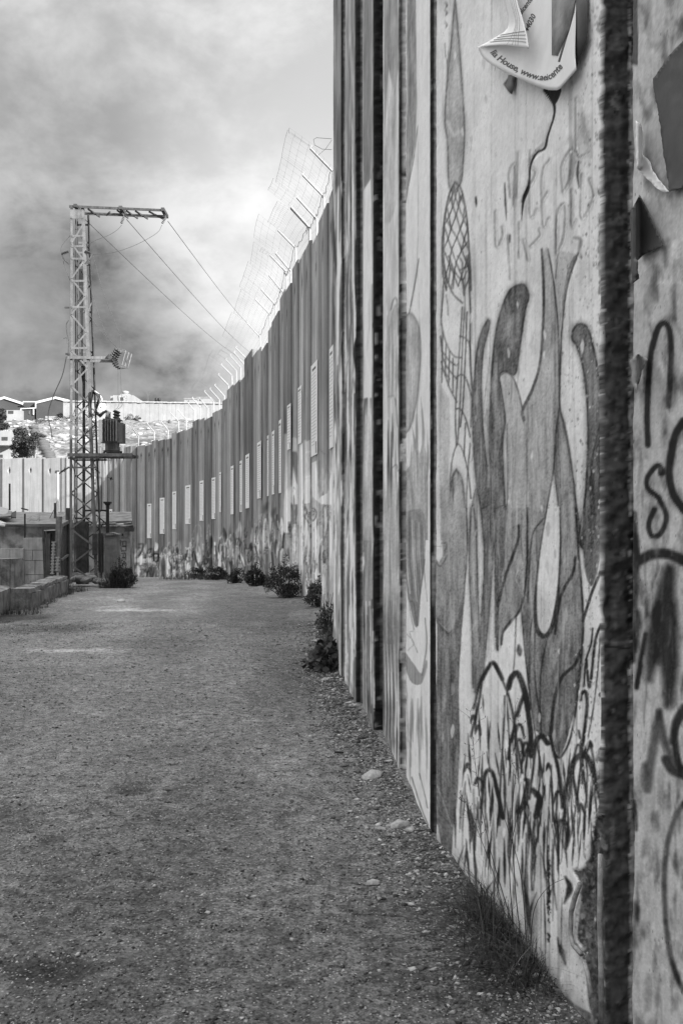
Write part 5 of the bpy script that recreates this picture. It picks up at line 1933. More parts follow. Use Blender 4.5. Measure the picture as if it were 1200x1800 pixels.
# block-built yard wall behind
BW = empty('block_wall', gp(40, 26), 'pale concrete block wall with a raised section behind the low wall', 'wall')


def block(x0, x1, y0, y1, d, th=.2):
    a, b = W(x0, y1, d), W(x1, y0, d)
    m = MB().box(((a.x + b.x) / 2, d + th / 2 + random.uniform(-.006, .006), (a.z + b.z) / 2), (b.x - a.x - .012, th, b.z - a.z - .012))
    child_of(m.build('block', M['block']), BW)


for x0, x1 in ((-42, -8), (-8, 18), (18, 41)):
    for y0, y1 in ((964, 984), (984, 1004), (1004, 1032)):
        block(x0, x1, y0, y1, 25.2)
for x0, x1, y0, y1 in ((41, 78, 945, 967), (41, 58, 967, 985), (58, 78, 967, 985), (41, 62, 985, 1010), (62, 78, 985, 1010), (41, 78, 1010, 1032)):
    block(x0, x1, y0, y1, 25.35)
m = MB()
for p0, p1 in ((W(-42, 1040, 25.4), W(78, 965, 25.4)),):
    m.box(((p0.x + p1.x) / 2, 25.5, (p0.z + p1.z) / 2), (p1.x - p0.x, .14, p1.z - p0.z))
child_of(m.build('mortar_bed', M['low_wall']), BW)

# gate frame with hanging corrugated post
GT = empty('metal_gate', gp(92, 25), 'dark metal gate frame with rusty posts beside the low wall', 'gate')
d = 24.6
for (x0, y0, x1, y1, wd, mt) in ((77, 927, 80.5, 1018, .07, 'dark_steel'), (81, 945, 82.5, 1015, .03, 'galv'), (86, 938, 86, 1012, .11, 'dark_steel'), (104.5, 908, 101, 1006, .13, 'low_wall'), (99, 930, 99, 1006, .05, 'dark_steel')):
    m = MB().bar(W(x0, y0, d), W(x1, y1, d), wd, wd)
    child_of(m.build('gate_post', M[mt]), GT)
m = MB().bar(W(75, 929, d), W(101, 929, d), .09, .11)
child_of(m.build('lintel', M['dark_steel']), GT)
m = MB().bar(W(78, 932.5, d - .08), W(98, 931.5, d - .08), .03, .03)
child_of(m.build('name_plate', M['pale_board']), GT)
m = MB().box(W(91, 970, d + .1), (.26, .05, 1.3))
child_of(m.build('gate_leaf', M['dark_steel']), GT)
for (xt, yt, xb, yb) in ((95, 953, 92.5, 1008), (102, 980, 101, 1002)):
    m = MB()
    n_ = 10 if xt < 100 else 4
    for k in range(n_ + 1):
        t = k / n_
        p = W(xt + (xb - xt) * t, yt + (yb - yt) * t, d - .1)
        m.box(p, (.10, .08, .035))
        if k < n_:
            q_ = W(xt + (xb - xt) * (t + .5 / n_), yt + (yb - yt) * (t + .5 / n_), d - .1)
            m.box(q_, (.055, .05, .05))
    child_of(m.build('rusty_spring', M['rust']), GT)

# sheet metal fence from the gate to the tower
SF = empty('sheet_metal_fence', gp(112, 26), 'dark sheet metal fence between the gate post and the tower', 'fence')
a, b = gp(106, 24.9), gp(119.5, 27.6)
for k in range(9):
    p0, p1 = a.lerp(b, k / 9), a.lerp(b, (k + 1) / 9 - .012)
    vs = []
    hh0, hh1 = 1.78 + .02 * k, 1.80 + .02 * k
    e_ = (p1 - p0).normalized()
    n_ = Vector((e_.y, -e_.x, 0)) * (.012 if k % 2 else -.012)
    m = MB()
    o_ = n_ * .7
    vs = [p0 + n_, p1 + n_, p1 + n_ + Vector((0, 0, hh1)), p0 + n_ + Vector((0, 0, hh0))]
    bk = [v + Vector((-e_.y, e_.x, 0)) * .02 for v in vs]
    m.add(vs + bk, [(0, 1, 2, 3), (7, 6, 5, 4), (0, 4, 5, 1), (1, 5, 6, 2), (2, 6, 7, 3), (3, 7, 4, 0)])
    child_of(m.build('sheet', M['dark_steel']), SF)
m = MB().bar(a + Vector((.03, -.03, 1.80)), b + Vector((.03, -.03, 2.0)), .10, .10)
child_of(m.build('top_rail', M['galv']), SF)
m = MB().bar(a + Vector((.05, -.04, .85)), b + Vector((.05, -.04, 1.0)), .05, .06)
child_of(m.build('mid_rail', M['galv']), SF)
m = MB().bar(gp(119, 27.2) + Vector((0, 0, 0)), W(119.5, 893, 27.2), .10, .10)
child_of(m.build('end_post', M['dark_steel']), SF)

# shed with debris on its roof
SH = empty('low_shed', gp(110, 33), 'low plastered shed with a sagging flat roof behind the tower', 'shed')


def wbox(x0, x1, y0, y1, d, th, mat, name, parent, zb=None):
    a, b = W(x0, y1, d), W(x1, y0, d)
    z0 = a.z if zb is None else zb
    m = MB().box(((a.x + b.x) / 2, d + th / 2, (z0 + b.z) / 2), (b.x - a.x, th, b.z - z0))
    return child_of(m.build(name, M[mat]), parent)


wbox(-60, 103, 926, 1005, 32.0, 4.0, 'plaster', 'shed_wall', SH, zb=-.6)
wbox(103, 228, 925, 1005, 33.0, .8, 'plaster', 'shed_wall', SH, zb=-.6)


def slab_poly(pts, th, mat, name, parent=None):
    """thick sheet from a loop of 3-D points"""
    pts = [Vector(p) for p in pts]
    n_ = (pts[1] - pts[0]).cross(pts[2] - pts[0]).normalized()
    k = len(pts)
    vs = pts + [p + n_ * th for p in pts]
    fs = [tuple(range(k))[::-1], tuple(range(k, 2 * k))] + [(i, (i + 1) % k, k + (i + 1) % k, k + i) for i in range(k)]
    m = MB()
    m.add(vs, fs)
    o = m.build(name, M[mat])
    return child_of(o, parent) if parent else o


slab_poly([W(-60, 926, 31.7), W(102, 926, 31.7), W(102, 905, 36.5), W(-60, 903, 36.5)], .10, 'roof_sheet', 'roof', SH)
slab_poly([W(103, 926, 32.7), W(233, 922, 32.7), W(231, 906, 34.3), W(103, 906, 34.3)], .14, 'roof_sheet', 'roof', SH)
rnd = random.Random(9)
for k in range(6):
    x = 147 + k * 14
    slab_poly([W(x, 925 - rnd.uniform(0, 4), 32.6), W(x + 15, 924 - rnd.uniform(0, 4), 32.5), W(x + 14 + rnd.uniform(-4, 4), 911, 33.8), W(x + rnd.uniform(-3, 3), 911, 33.8)], .05, 'pale_board' if k % 3 == 1 else 'roof_sheet', 'roof_sheet', SH)
m = MB().box(W(228, 931, 32.5), (.28, .3, .14))
m.bar(W(222, 928, 32.6), W(234, 926, 32.6), .08, .12)
child_of(m.build('lamp_bracket', M['dark_steel']), SH)
# painted letters on the shed wall (pale patch, dark strokes), built as thin paint
m = MB()
a, b = W(206, 1000, 32.985), W(229, 947, 32.985)
m.box(((a.x + b.x) / 2, 32.99, (a.z + b.z) / 2), (b.x - a.x, .012, b.z - a.z))
child_of(m.build('pale_paint_patch', M['block']), SH)


def flat_stroke(pts, d, wd):
    m = MB()
    pts = [W(x, y, d) for x, y in pts]
    for p, q_ in zip(pts[:-1], pts[1:]):
        m.bar(p, q_ + (q_ - p).normalized() * wd * .3, .006, wd, up=(0, 1, 0)) if False else m.bar(p, q_, wd, .006, up=(0, 1, 0))
    return m


for pts in (((214, 952), (222, 951), (222, 960), (215, 960), (222, 960), (222, 968), (215, 968)), ((214, 973), (221, 972), (221, 980), (215, 980), (221, 981), (221, 984)), ((212, 949), (212, 960)), ((213, 962), (214, 970)), ((207, 948), (209, 956), (207, 966)), ((206, 972), (212, 977)),
            ((216, 953), (216, 958)), ((217, 974), (217, 979))):
    m = flat_stroke(pts, 32.955, .030)
    child_of(m.build('painted_stroke', M['ink']), SH)
m = MB().box(W(215.5, 940, 32.98), (.05, .03, .08))
child_of(m.build('wall_hole', M['black']), SH)

# loose things lying on the roof: sheets, boards and rubble, each its own
def thing_sheet(pts, th, mat, name, label, cat, group=None):
    o = slab_poly(pts, th, mat, name)
    return tag(o, label, cat, group)


GR = 'sheets and boards lying on the shed roof'
thing_sheet([W(-20, 905, 33), W(12, 907, 33), W(17, 897, 34.5), W(-20, 887, 35.5)], .05, 'white_wall', 'roof_panel', 'sunlit white panel propped on the shed roof at the left edge', 'panel', GR)
thing_sheet([W(-20, 912, 32.3), W(20, 909, 32.3), W(22, 901, 34), W(-20, 898, 34)], .05, 'roof_sheet', 'roof_panel', 'grey sheet sagging under the white panel on the shed roof', 'panel', GR)
thing_sheet([W(20, 911, 32.6), W(29, 911, 32.6), W(29, 899, 32.9), W(21, 903, 32.9)], .04, 'dark_steel', 'metal_sheet', 'small dark upright sheet beside the white roof panel', 'sheet', GR)
m = MB()
vs = []
fs = []
for i in range(9):
    t = i / 8
    x = 33 + 34 * t
    zt_ = 920 - 15 * t - 3 * math.sin(t * 3.3)
    for y_, dd in ((922, 32.2), (zt_, 33.4)):
        vs.append(W(x + (3 if dd > 33 else 0), y_ - 2 * math.sin(i * 1.6), dd))
for i in range(8):
    fs.append((2 * i, 2 * i + 2, 2 * i + 3, 2 * i + 1))
m.add(vs, fs)
o = m.build('curled_sheet', M['roof_sheet'])
sm = o.modifiers.new('thick', 'SOLIDIFY')
sm.thickness = .03
tag(o, 'curled grey metal sheet rising to a point on the shed roof', 'sheet', GR)
thing_sheet([W(-12, 924, 31.5), W(9, 926, 31.5), W(12, 922, 32), W(-12, 912, 32.5)], .05, 'pale_board', 'loose_board', 'pale board lying at the roof edge, left of the dark post', 'board', GR)
thing_sheet([W(14, 923, 31.6), W(44, 924, 31.6), W(44, 921, 32.4), W(14, 919, 32.4)], .04, 'roof_sheet', 'loose_board', 'dark board along the roof edge below the curled sheet', 'board', GR)
m = MB()
m.bar(W(38, 893.5, 33), W(50, 896.5, 33), .05, .05)
tag(m.build('loose_stick', M['cable']), 'dark stick poking out over the shed roof', 'stick', GR)

PRG = 'dark posts and poles by the shed'
for (x0, y0, x1, y1, d_, r, mt, lb, nm) in ((17.5, 850, 17.5, 897, 33, .035, 'black', 'thick black pole rising from the shed roof in front of the sunlit wall', 'steel_pole'),
                                           (44.3, 903, 44, 962, 31, .028, 'black', 'short black pole standing before the stained shed wall', 'steel_pole'),
                                           (97.5, 884, 97.5, 911, 33.5, .05, 'dark_steel', 'stubby grey post on the roof beside the white lamp pole', 'steel_pole')):
    m = MB().tube([W(x0, y0, d_), W(x1, y1, d_)], r, 7)
    tag(m.build(nm, M[mt]), lb, 'pole', PRG)
m = MB().tube([W(102.5, 829, 40), W(102.5, 911, 40)], .022, 6)
LPo = m.build('pole', M['white_steel'])
LP = empty('lamp_pole', W(102.5, 911, 40), 'thin white lamp pole left of the lattice tower', 'lamp pole')
child_of(LPo, LP)
m = MB().bar(W(98, 828, 40), W(104, 828, 40), .06, .05)
m.box(W(98.5, 830, 40), (.07, .07, .10))
child_of(m.build('lamp_head', M['dark_steel']), LP)
m = MB().tube([W(88, 911, 33.6), W(97, 893, 33.6), W(101, 880, 33.6)], .012, 5)
tag(m.build('bent_wire', M['cable']), 'thin bent wire leaning against the stubby post', 'wire')

# rubble on the roof ridge and at the tower foot
def rock_mesh(rnd, sx, sy, sz, name='stone'):
    phi = (1 + 5 ** .5) / 2
    base = [(-1, phi, 0), (1, phi, 0), (-1, -phi, 0), (1, -phi, 0), (0, -1, phi), (0, 1, phi), (0, -1, -phi), (0, 1, -phi), (phi, 0, -1), (phi, 0, 1), (-phi, 0, -1), (-phi, 0, 1)]
    fc = [(0, 11, 5), (0, 5, 1), (0, 1, 7), (0, 7, 10), (0, 10, 11), (1, 5, 9), (5, 11, 4), (11, 10, 2), (10, 7, 6), (7, 1, 8), (3, 9, 4), (3, 4, 2), (3, 2, 6), (3, 6, 8), (3, 8, 9), (4, 9, 5), (2, 4, 11), (6, 2, 10), (8, 6, 7), (9, 8, 1)]
    vs = []
    for b_ in base:
        k = rnd.uniform(.75, 1.2) / 1.9
        vs.append((b_[0] * sx * k, b_[1] * sy * k, b_[2] * sz * k))
    return vs, fc


def rock(name, loc, s, label, cat, group, tone, rz=None, seed=0):
    rnd = random.Random(seed)
    vs, fc = rock_mesh(rnd, *s)
    me = np_mesh(name, vs, None, fc, col=np.full((12, 1), tone))
    o = link(name, me, M['stone'])
    bv = o.modifiers.new('edge', 'BEVEL')
    bv.width = min(s) * .12
    bv.segments = 2
    o.location = loc
    o.rotation_euler = (rnd.uniform(-.2, .2), rnd.uniform(-.2, .2), rz if rz is not None else rnd.uniform(0, 6))
    return tag(o, label, cat, group)


rnd = random.Random(31)
for k, (x, y, d_, s, lb) in enumerate(((76, 913, 35.2, .20, 'grey rubble lump on the shed roof right of the curled sheet'), (84, 912.5, 35.4, .26, 'dark rubble lump on the shed roof beside the pale one'), (88, 912, 35.6, .24, 'pale rubble lump on the shed roof next to the stubby post'),
                                    (80, 909.5, 36.3, .22, 'sunlit rubble lump at the back edge of the shed roof'), (93, 908.5, 36.4, .25, 'sunlit rubble lump at the back of the roof, below the bent wire'))):
    rock('rubble_lump', W(x, y, d_), (s, s, s * .6), lb, 'rubble', 'rubble lumps on the shed roof', [.2, .1, .3, .4, .4][k], seed=k)

# gabled pillar, pipe with cowl, door panel beside it
PI_ = empty('gate_pillar', gp(195, 28.6), 'grey rendered pillar with a gabled cap beside the lattice tower', 'pillar')
d = 28.6
a, b = W(184, 1030, d), W(206, 941, d)
m = MB().box(((a.x + b.x) / 2, d + .18, (a.z + b.z) / 2), (b.x - a.x, .36, b.z - a.z))
child_of(m.build('shaft', M['tank']), PI_)
m = MB()
x0, x1 = W(181.5, 0, d).x, W(208.5, 0, d).x
z0, z1, z2 = W(0, 941, d).z, W(0, 939, d).z, W(0, 935.5, d).z
pr = [(x0, z0), (x1, z0), (x1, z1), ((x0 + x1) / 2, z2), (x0, z1)]
vs = [(x, d - .05, z) for x, z in pr] + [(x, d + .42, z) for x, z in pr]
m.add(vs, [(0, 1, 2, 3, 4), (9, 8, 7, 6, 5)] + [(i, i + 5, (i + 1) % 5 + 5, (i + 1) % 5) for i in range(5)])
child_of(m.build('gabled_cap', M['low_wall']), PI_)
PO = empty('cowled_post', W(189, 1000, 29.6), 'black steel post with a flared cowl and a side arm', 'post')
m = MB().tube([W(188.5, 1010, 29.6), W(189.6, 887, 29.6)], .055, 8)
child_of(m.build('post', M['black']), PO)
m = MB()
m.box(W(189.5, 883.5, 29.6), (.22, .22, .06))
m.lathe(W(189.5, 888, 29.6), (0, 0, 1), [(0, .08), (.06, .11), (.07, .11)], 8)
child_of(m.build('cowl', M['black']), PO)
m = MB().bar(W(147, 897.5, 29.6), W(188, 897.5, 29.6), .06, .06)
m.bar(W(169, 905, 29.6), W(188, 921, 29.6), .035, .035)
m.bar(W(183, 917, 29.6), W(177, 929, 29.6), .025, .025)
child_of(m.build('side_arm', M['black']), PO)
m = MB().box(W(178, 972, 28.9), (.16, .08, 1.25))
tag(m.build('leaning_board', M['dark_steel']), 'dark narrow board standing between tower leg and pillar', 'board')

rnd = random.Random(77)
RUB = [(137, 1016, .30, .18), (149, 1012, .34, .2), (156, 1017, .26, .22), (163, 1019, .26, .2), (172, 1024, .24, .18), (181, 1025, .28, .3), (190, 1027, .22, .36), (193, 1030, .16, .42), (131, 1021, .22, .22), (145, 1021, .28, .17), (152, 1023, .22, .24), (142, 1006, .3, .12)]
RUB.sort()
for k, (x, y, s, t) in enumerate(RUB):
    d_ = 2560.0 / (y - HOR) if y > 1020 else 28.4
    p = W(x, y, 28.3 - .08 * (y - 1015))
    p.z = max(ground_z(0, p.y) + s * .2, p.z + .05)
    rock('rubble_stone', p, (s, s * .8, s * .5), '%s broken stone in the rubble at the tower foot, %s from the left' % ('pale' if t > .25 else 'dull', ORD[k]), 'stone', 'rubble at the tower foot', t, seed=200 + k)

# bird in flight before the shaded wall
bd = W(195.5, 841, 36)
BI = empty('flying_bird', bd, 'dark bird gliding before the wall right of the tower', 'bird')
s = 36 / F
m = MB()
prof = [(-4.2, .15), (-2.6, .55), (-.5, 1.05), (1.2, .95), (2.2, .6), (3.2, .62), (3.8, .4), (4.3, .1)]
m.lathe((0, 0, 0), (.86, .3, -.38), [(h * s, max(r * s, .004)) for h, r in prof], 8)
body = m.mesh('bird_body')
o = link('body', body, M['bird'], BI, True)
for sg, tipx, tipz in ((1, -3.0, -3.4), (-1, 3.4, 2.2)):
    m = MB()
    v_ = [(-1.4 * s, 0, .2 * s), (1.2 * s, 0, -.2 * s), (tipx * .6 * s + 1.0 * s, .12 * sg, tipz * .5 * s), (tipx * s, .30 * sg, tipz * s), (tipx * .6 * s - 1.0 * s, .12 * sg, tipz * .5 * s)]
    th = [(x, y + .004, z + .008) for x, y, z in v_]
    m.add(v_ + th, [(0, 1, 2, 3, 4), (9, 8, 7, 6, 5)] + [(i, i + 5, (i + 1) % 5 + 5, (i + 1) % 5) for i in range(5)])
    m.build('wing', M['bird'], BI)
m = MB()
v_ = [(-3.2 * s, -.02, 1.2 * s), (-3.2 * s, .03, 1.4 * s), (-5.6 * s, .05, 2.4 * s), (-5.8 * s, -.05, 2.0 * s)]
m.add(v_ + [(x, y, z + .01) for x, y, z in v_], [(0, 1, 2, 3), (7, 6, 5, 4), (0, 4, 5, 1), (1, 5, 6, 2), (2, 6, 7, 3), (3, 7, 4, 0)])
m.build('tail', M['bird'], BI)

# ------------------------------------------------------------------ beyond the wall: hillside, houses, far wall
def on_terrain(px, d):
    x = (px - 600) / F * d
    return Vector((x, d, float(gz(d))))


WH = empty('warehouse', W(60, 735, 205), 'large grey clad warehouse with two white gabled roofs on the hill', 'warehouse')


def gable(xl, xr, xm, ye, ym, yb, d, back, nm):
    f_ = [W(xl, yb, d), W(xr, yb, d), W(xr, ye, d), W(xm, ym, d), W(xl, ye, d)]
    bk = [p + back for p in f_]
    m = MB()
    m.add(f_ + bk, [(0, 1, 2, 3, 4), (9, 8, 7, 6, 5)] + [(i, i + 5, (i + 1) % 5 + 5, (i + 1) % 5) for i in range(5)])
    child_of(m.build('clad_wall', M['cladding']), WH)
    up = Vector((0, 0, .35))
    for a_, b_ in ((3, 4), (2, 3)):
        e_ = (f_[a_] - f_[b_]).normalized()
        q0, q1 = f_[a_] + Vector((0, -.4, .1)), f_[b_] + Vector((0, -.4, .1))
        slab_poly([q0, q1, q1 + back, q0 + back] if a_ == 3 else [q0, q1, q1 + back, q0 + back], .55 if False else .5, 'white_roof', 'roof', WH)


gable(64, 134, 99, 706.8, 698.2, 745, 205, Vector((-14.5, 40, .6)), 'a')
gable(-26, 43, 9, 709, 698, 745, 206, Vector((-15, 40, .6)), 'b')
wbox(41, 64, 707, 745, 206.5, 8, 'cladding', 'link_block', WH)
m = MB()
for x0, y0, x1, y1 in ((63.2, 706, 63.2, 717.5), (41, 706.2, 63.5, 706.2), (37, 718.5, 63.5, 717.2), (37, 719, 38.5, 729), (59.5, 718, 59.5, 729)):
    m.bar(W(x0, y0, 204.2), W(x1, y1, 204.2), .35, .14, up=(0, 1, 0)) if False else m.bar(W(x0, y0, 204.2), W(x1, y1, 204.2), .22, .22)
child_of(m.build('white_trim', M['white_roof']), WH)
wbox(39, 59.5, 719, 740, 204.6, 3, 'cladding', 'loading_bay', WH)
wbox(51, 52.5, 722, 728, 204.4, .1, 'galv', 'bay_post', WH)
wbox(12, 38, 721, 740, 203, 2, 'white_wall', 'yard_wall', WH)
wbox(15, 24, 722, 727, 202.9, .1, 'glass', 'window', WH)
wbox(80, 135, 731.5, 738, 203, 1, 'white_wall', 'yard_wall', WH)

FW = empty('far_concrete_wall', W(280, 735, 190), 'long sunlit concrete wall along the far hilltop', 'wall')
edges = list(np.arange(112, 560, 7.6))
for i in range(len(edges) - 1):
    x0, x1 = edges[i], edges[i + 1]
    y0 = np.interp(x0, [110, 180, 390, 560], [704.2, 704.5, 708, 710]) + (0.5 if i % 7 == 3 else 0)
    dd = 188 + .010 * (x0 - 110)
    a, b = W(x0, 742, dd), W(x1, y0, dd)
    me_ = MB().box(((a.x + b.x) / 2, dd + (.12 if i % 2 else 0), (a.z - 3 + b.z) / 2), (b.x - a.x - .03, .5, b.z - a.z + 3))
    child_of(me_.build('wall_panel', M['white_wall']), FW)
    a2, b2 = W(x0, y0 + 2.3, dd - .3), W(x1, y0, dd - .3)
    me_ = MB().box(((a2.x + b2.x) / 2, dd - .1, (a2.z + b2.z) / 2 + .02), (b2.x - a2.x, .9, b2.z - a2.z))
    child_of(me_.build('coping', M['block']), FW)

HB = empty('hilltop_house', W(215, 706, 230), 'white hilltop house with a round roof tank behind the far wall', 'house')
wbox(199, 235, 694.8, 725, 230, 12, 'white_wall', 'walls', HB)
wbox(208, 224, 695.5, 706, 229.8, .2, 'plaster', 'porch_recess', HB)
wbox(212, 217, 698.5, 706, 229.7, .1, 'glass', 'window', HB)
wbox(194.5, 199.5, 696, 725, 232, 6, 'white_wall', 'side_room', HB)
wbox(212, 228, 692.5, 695, 231, 6, 'white_wall', 'parapet', HB)
m = MB().lathe(W(221, 694, 233), (0, 0, 1), [(0, .75), (.4, .75), (.5, .85), (.8, .85), (.9, .7), (1.0, .3)], 14)
child_of(m.build('roof_tank', M['white_wall'], smooth=True), HB)
TK = empty('water_tanks', W(278, 706, 215), 'pair of black water tanks behind the far wall', 'water tanks')
for px in (274.8, 280.2):
    m = MB().lathe(W(px, 708, 215), (0, 0, 1), [(0, .34), (1.0, .34), (1.15, .28), (1.2, .12)], 12)
    child_of(m.build('tank', M['black'], smooth=True), TK)
m = MB()
for px in (259.4, 261.2):
    m.bar(W(px, 712, 215), W(px, 689.5, 215), .06, .06)
m.bar(W(257, 690.5, 215), W(264, 690.5, 215), .06, .08)
m.bar(W(257.5, 694, 215), W(263.5, 694, 215), .05, .06)
tag(m.build('utility_pole', M['galv']), 'small twin-legged utility pole behind the far wall', 'utility pole')
for k, (x0, x1, y0, lb) in enumerate(((324, 345, 700.5, 'pale flat-roofed house behind the far wall nearest the water tanks'), (346, 371, 698.5, 'pale flat-roofed house behind the far wall nearest the mesh fence'))):
    H = empty('flat_roofed_house', W((x0 + x1) / 2, 706, 236), lb, 'house', 'pale houses on the far hill')
    wbox(x0, x1, y0, 725, 236 + k * 3, 9, 'white_wall', 'walls', H)
    wbox(x0 + 5, x0 + 8, y0 + 3, y0 + 6, 235.9 + k * 3, .1, 'glass', 'window', H)
    wbox(x0 - .6, x1 + .6, y0 - .7, y0 + .4, 235.7 + k * 3, 9.5, 'block', 'roof_edge', H)

HO = empty('white_house', W(5, 805, 95), 'white two-storey house with a balcony ledge at the left edge', 'house')
wbox(-34, 20.5, 758, 783, 95, 8, 'white_wall', 'upper_storey', HO)
wbox(-34, 19, 783, 815, 95.3, 8, 'white_wall', 'lower_storey', HO)
wbox(-34, 16, 777.5, 782.5, 93.8, 1.3, 'white_wall', 'balcony_ledge', HO)
for x0, x1, y0, y1 in ((3.5, 8.2, 768, 774.2), (9, 13.8, 768, 774.2), (-6, 5, 799, 805)):
    wbox(x0, x1, y0, y1, 94.95, .1, 'glass', 'window', HO)
for x in (9.8, 13.2):
    m = MB().lathe(W(x, 758.5, 97), (0, 0, 1), [(0, .12), (.12, .12), (.18, .04)], 8)
    child_of(m.build('roof_vent', M['white_wall']), HO)

# dirt track with broken edging winding down the slope
def drape(pts, wd, name, mat, lift=.12):
    m = MB()
    vs, fs = [], []
    c = np.array(pts)
    for i, (px, py, d_) in enumerate(pts):
        vs += [W(px - wd * (1 + .4 * i / len(pts)), py, d_) + Vector((0, 0, lift)), W(px + wd * (1 + .4 * i / len(pts)), py, d_ + .2) + Vector((0, 0, lift))]
    for i in range(len(pts) - 1):
        fs.append((2 * i, 2 * i + 1, 2 * i + 3, 2 * i + 2))
    m.add(vs, fs)
    return m.build(name, mat)


def hill_pt(px, d_, up=0.0):
    x = (px - 600) / F * d_
    z = float(gz(d_)) + float(((fbm(np.array([x * .05]), np.array([d_ * .05]), 3, 4) - .5) * 3 + (fbm(np.array([x * .4]), np.array([d_ * .4]), 9, 3) - .5) * 1.3)[0]) * min(max((d_ - 70) / 25, 0), 1)
    return Vector((x, d_, z + up))


rnd = random.Random(12)
EDG = [(59, 146), (66, 138), (73, 129), (79, 120), (85, 112), (90, 105), (93, 100)]
EV, EF = [], []
for (x0, d0), (x1, d1) in zip(EDG[:-1], EDG[1:]):
    for k in range(5):
        t = k / 5
        p = hill_pt(x0 + (x1 - x0) * t, d0 + (d1 - d0) * t, .15)
        v, f = rock_mesh(rnd, .9, .8, .45)
        EF += [(a + len(EV), b + len(EV), c + len(EV)) for a, b, c in f]
        EV += [(x + p.x, y + p.y, z + p.z) for x, y, z in v]
tag(link('edging_rubble', np_mesh('edging_rubble', EV, None, EF, col=np.full((len(EV), 1), .09)), M['stone']), 'dark edging rubble along the track winding down the hillside', 'rubble', kind='stuff')

# hillside boulders: pale rocks past counting
def boulders():
    r = np.random.default_rng(8)
    vs, fs, cs = [], [], []
    rn = random.Random(3)
    n_ = 0
    for k in range(2600):
        px = r.uniform(-20, 400)
        d_ = r.uniform(86, 200)
        p = hill_pt(px, d_)
        dens = fbm(np.array([p.x * .09]), np.array([d_ * .06]), 14, 3)[0]
        if (dens < .47 and r.uniform() < .8) or (px > 175 and r.uniform() < .85):
            continue
        sz = r.uniform(.15, .55) * (1.6 if r.uniform() < .07 else 1)
        v, f = rock_mesh(rn, sz * r.uniform(.8, 1.5), sz, sz * .55)
        b_ = len(vs)
        vs += [(x + p.x, y + p.y, z + p.z + .05) for x, y, z in v]
        fs += [(a + b_, b + b_, c + b_) for a, b, c in f]
        cs += [r.uniform(.20, .42)] * 12
    me = np_mesh('hillside_rocks', vs, None, fs, col=np.array(cs)[:, None])
    tag(link('hillside_rocks', me, M['stone']), 'pale rocks strewn over the hillside', 'rocks', kind='stuff')


boulders()

# ------------------------------------------------------------------ plants
def leaf_cloud(n, clumps, size, rng, elong=1.6, drop=0.0, tone=(.02, .07), up=0.2, curl=.25):
    """leaf blades scattered through overlapping clumps: 2 bent quads each"""
    cl_ = np.array(clumps, float)
    wts = (cl_[:, 3] * cl_[:, 4] * cl_[:, 5]) ** .75
    ci = rng.choice(len(cl_), n, p=wts / wts.sum())
    d = rng.normal(size=(n, 3))
    d /= np.linalg.norm(d, axis=1)[:, None]
    rad = rng.uniform(.25, 1.0, n) ** .5
    P = cl_[ci, :3] + d * rad[:, None] * cl_[ci, 3:6]
    ax = rng.normal(size=(n, 3)) + d * .8 + [0, 0, up]
    ax /= np.linalg.norm(ax, axis=1)[:, None]
    sd_ = np.cross(ax, rng.normal(size=(n, 3)))
    sd_ /= np.linalg.norm(sd_, axis=1)[:, None] + 1e-9
    nn = np.cross(sd_, ax)
    L = size * rng.uniform(.6, 1.35, n)[:, None]
    Wd = L / elong
    v0 = P
    v1 = P + ax * L * .5 + sd_ * Wd * .5 + nn * L * curl * .4
    v2 = P + ax * L * .5 - sd_ * Wd * .5 + nn * L * curl * .4
    v3 = P + ax * L + nn * L * curl * -.2
    vm = P + ax * L * .52
    V = np.stack([v0, v1, v3, v2, vm], 1).reshape(-1, 3)
    b = np.arange(n) * 5
    Q = np.concatenate([np.stack([b, b + 1, b + 4], 1), np.stack([b + 1, b + 2, b + 4], 1), np.stack([b + 2, b + 3, b + 4], 1), np.stack([b + 3, b, b + 4], 1)])
    t = rng.uniform(tone[0], tone[1], n) * np.where(rng.uniform(size=n) < .12, 2.0, 1)
    C = np.repeat(t, 5)[:, None]
    return V, Q, C


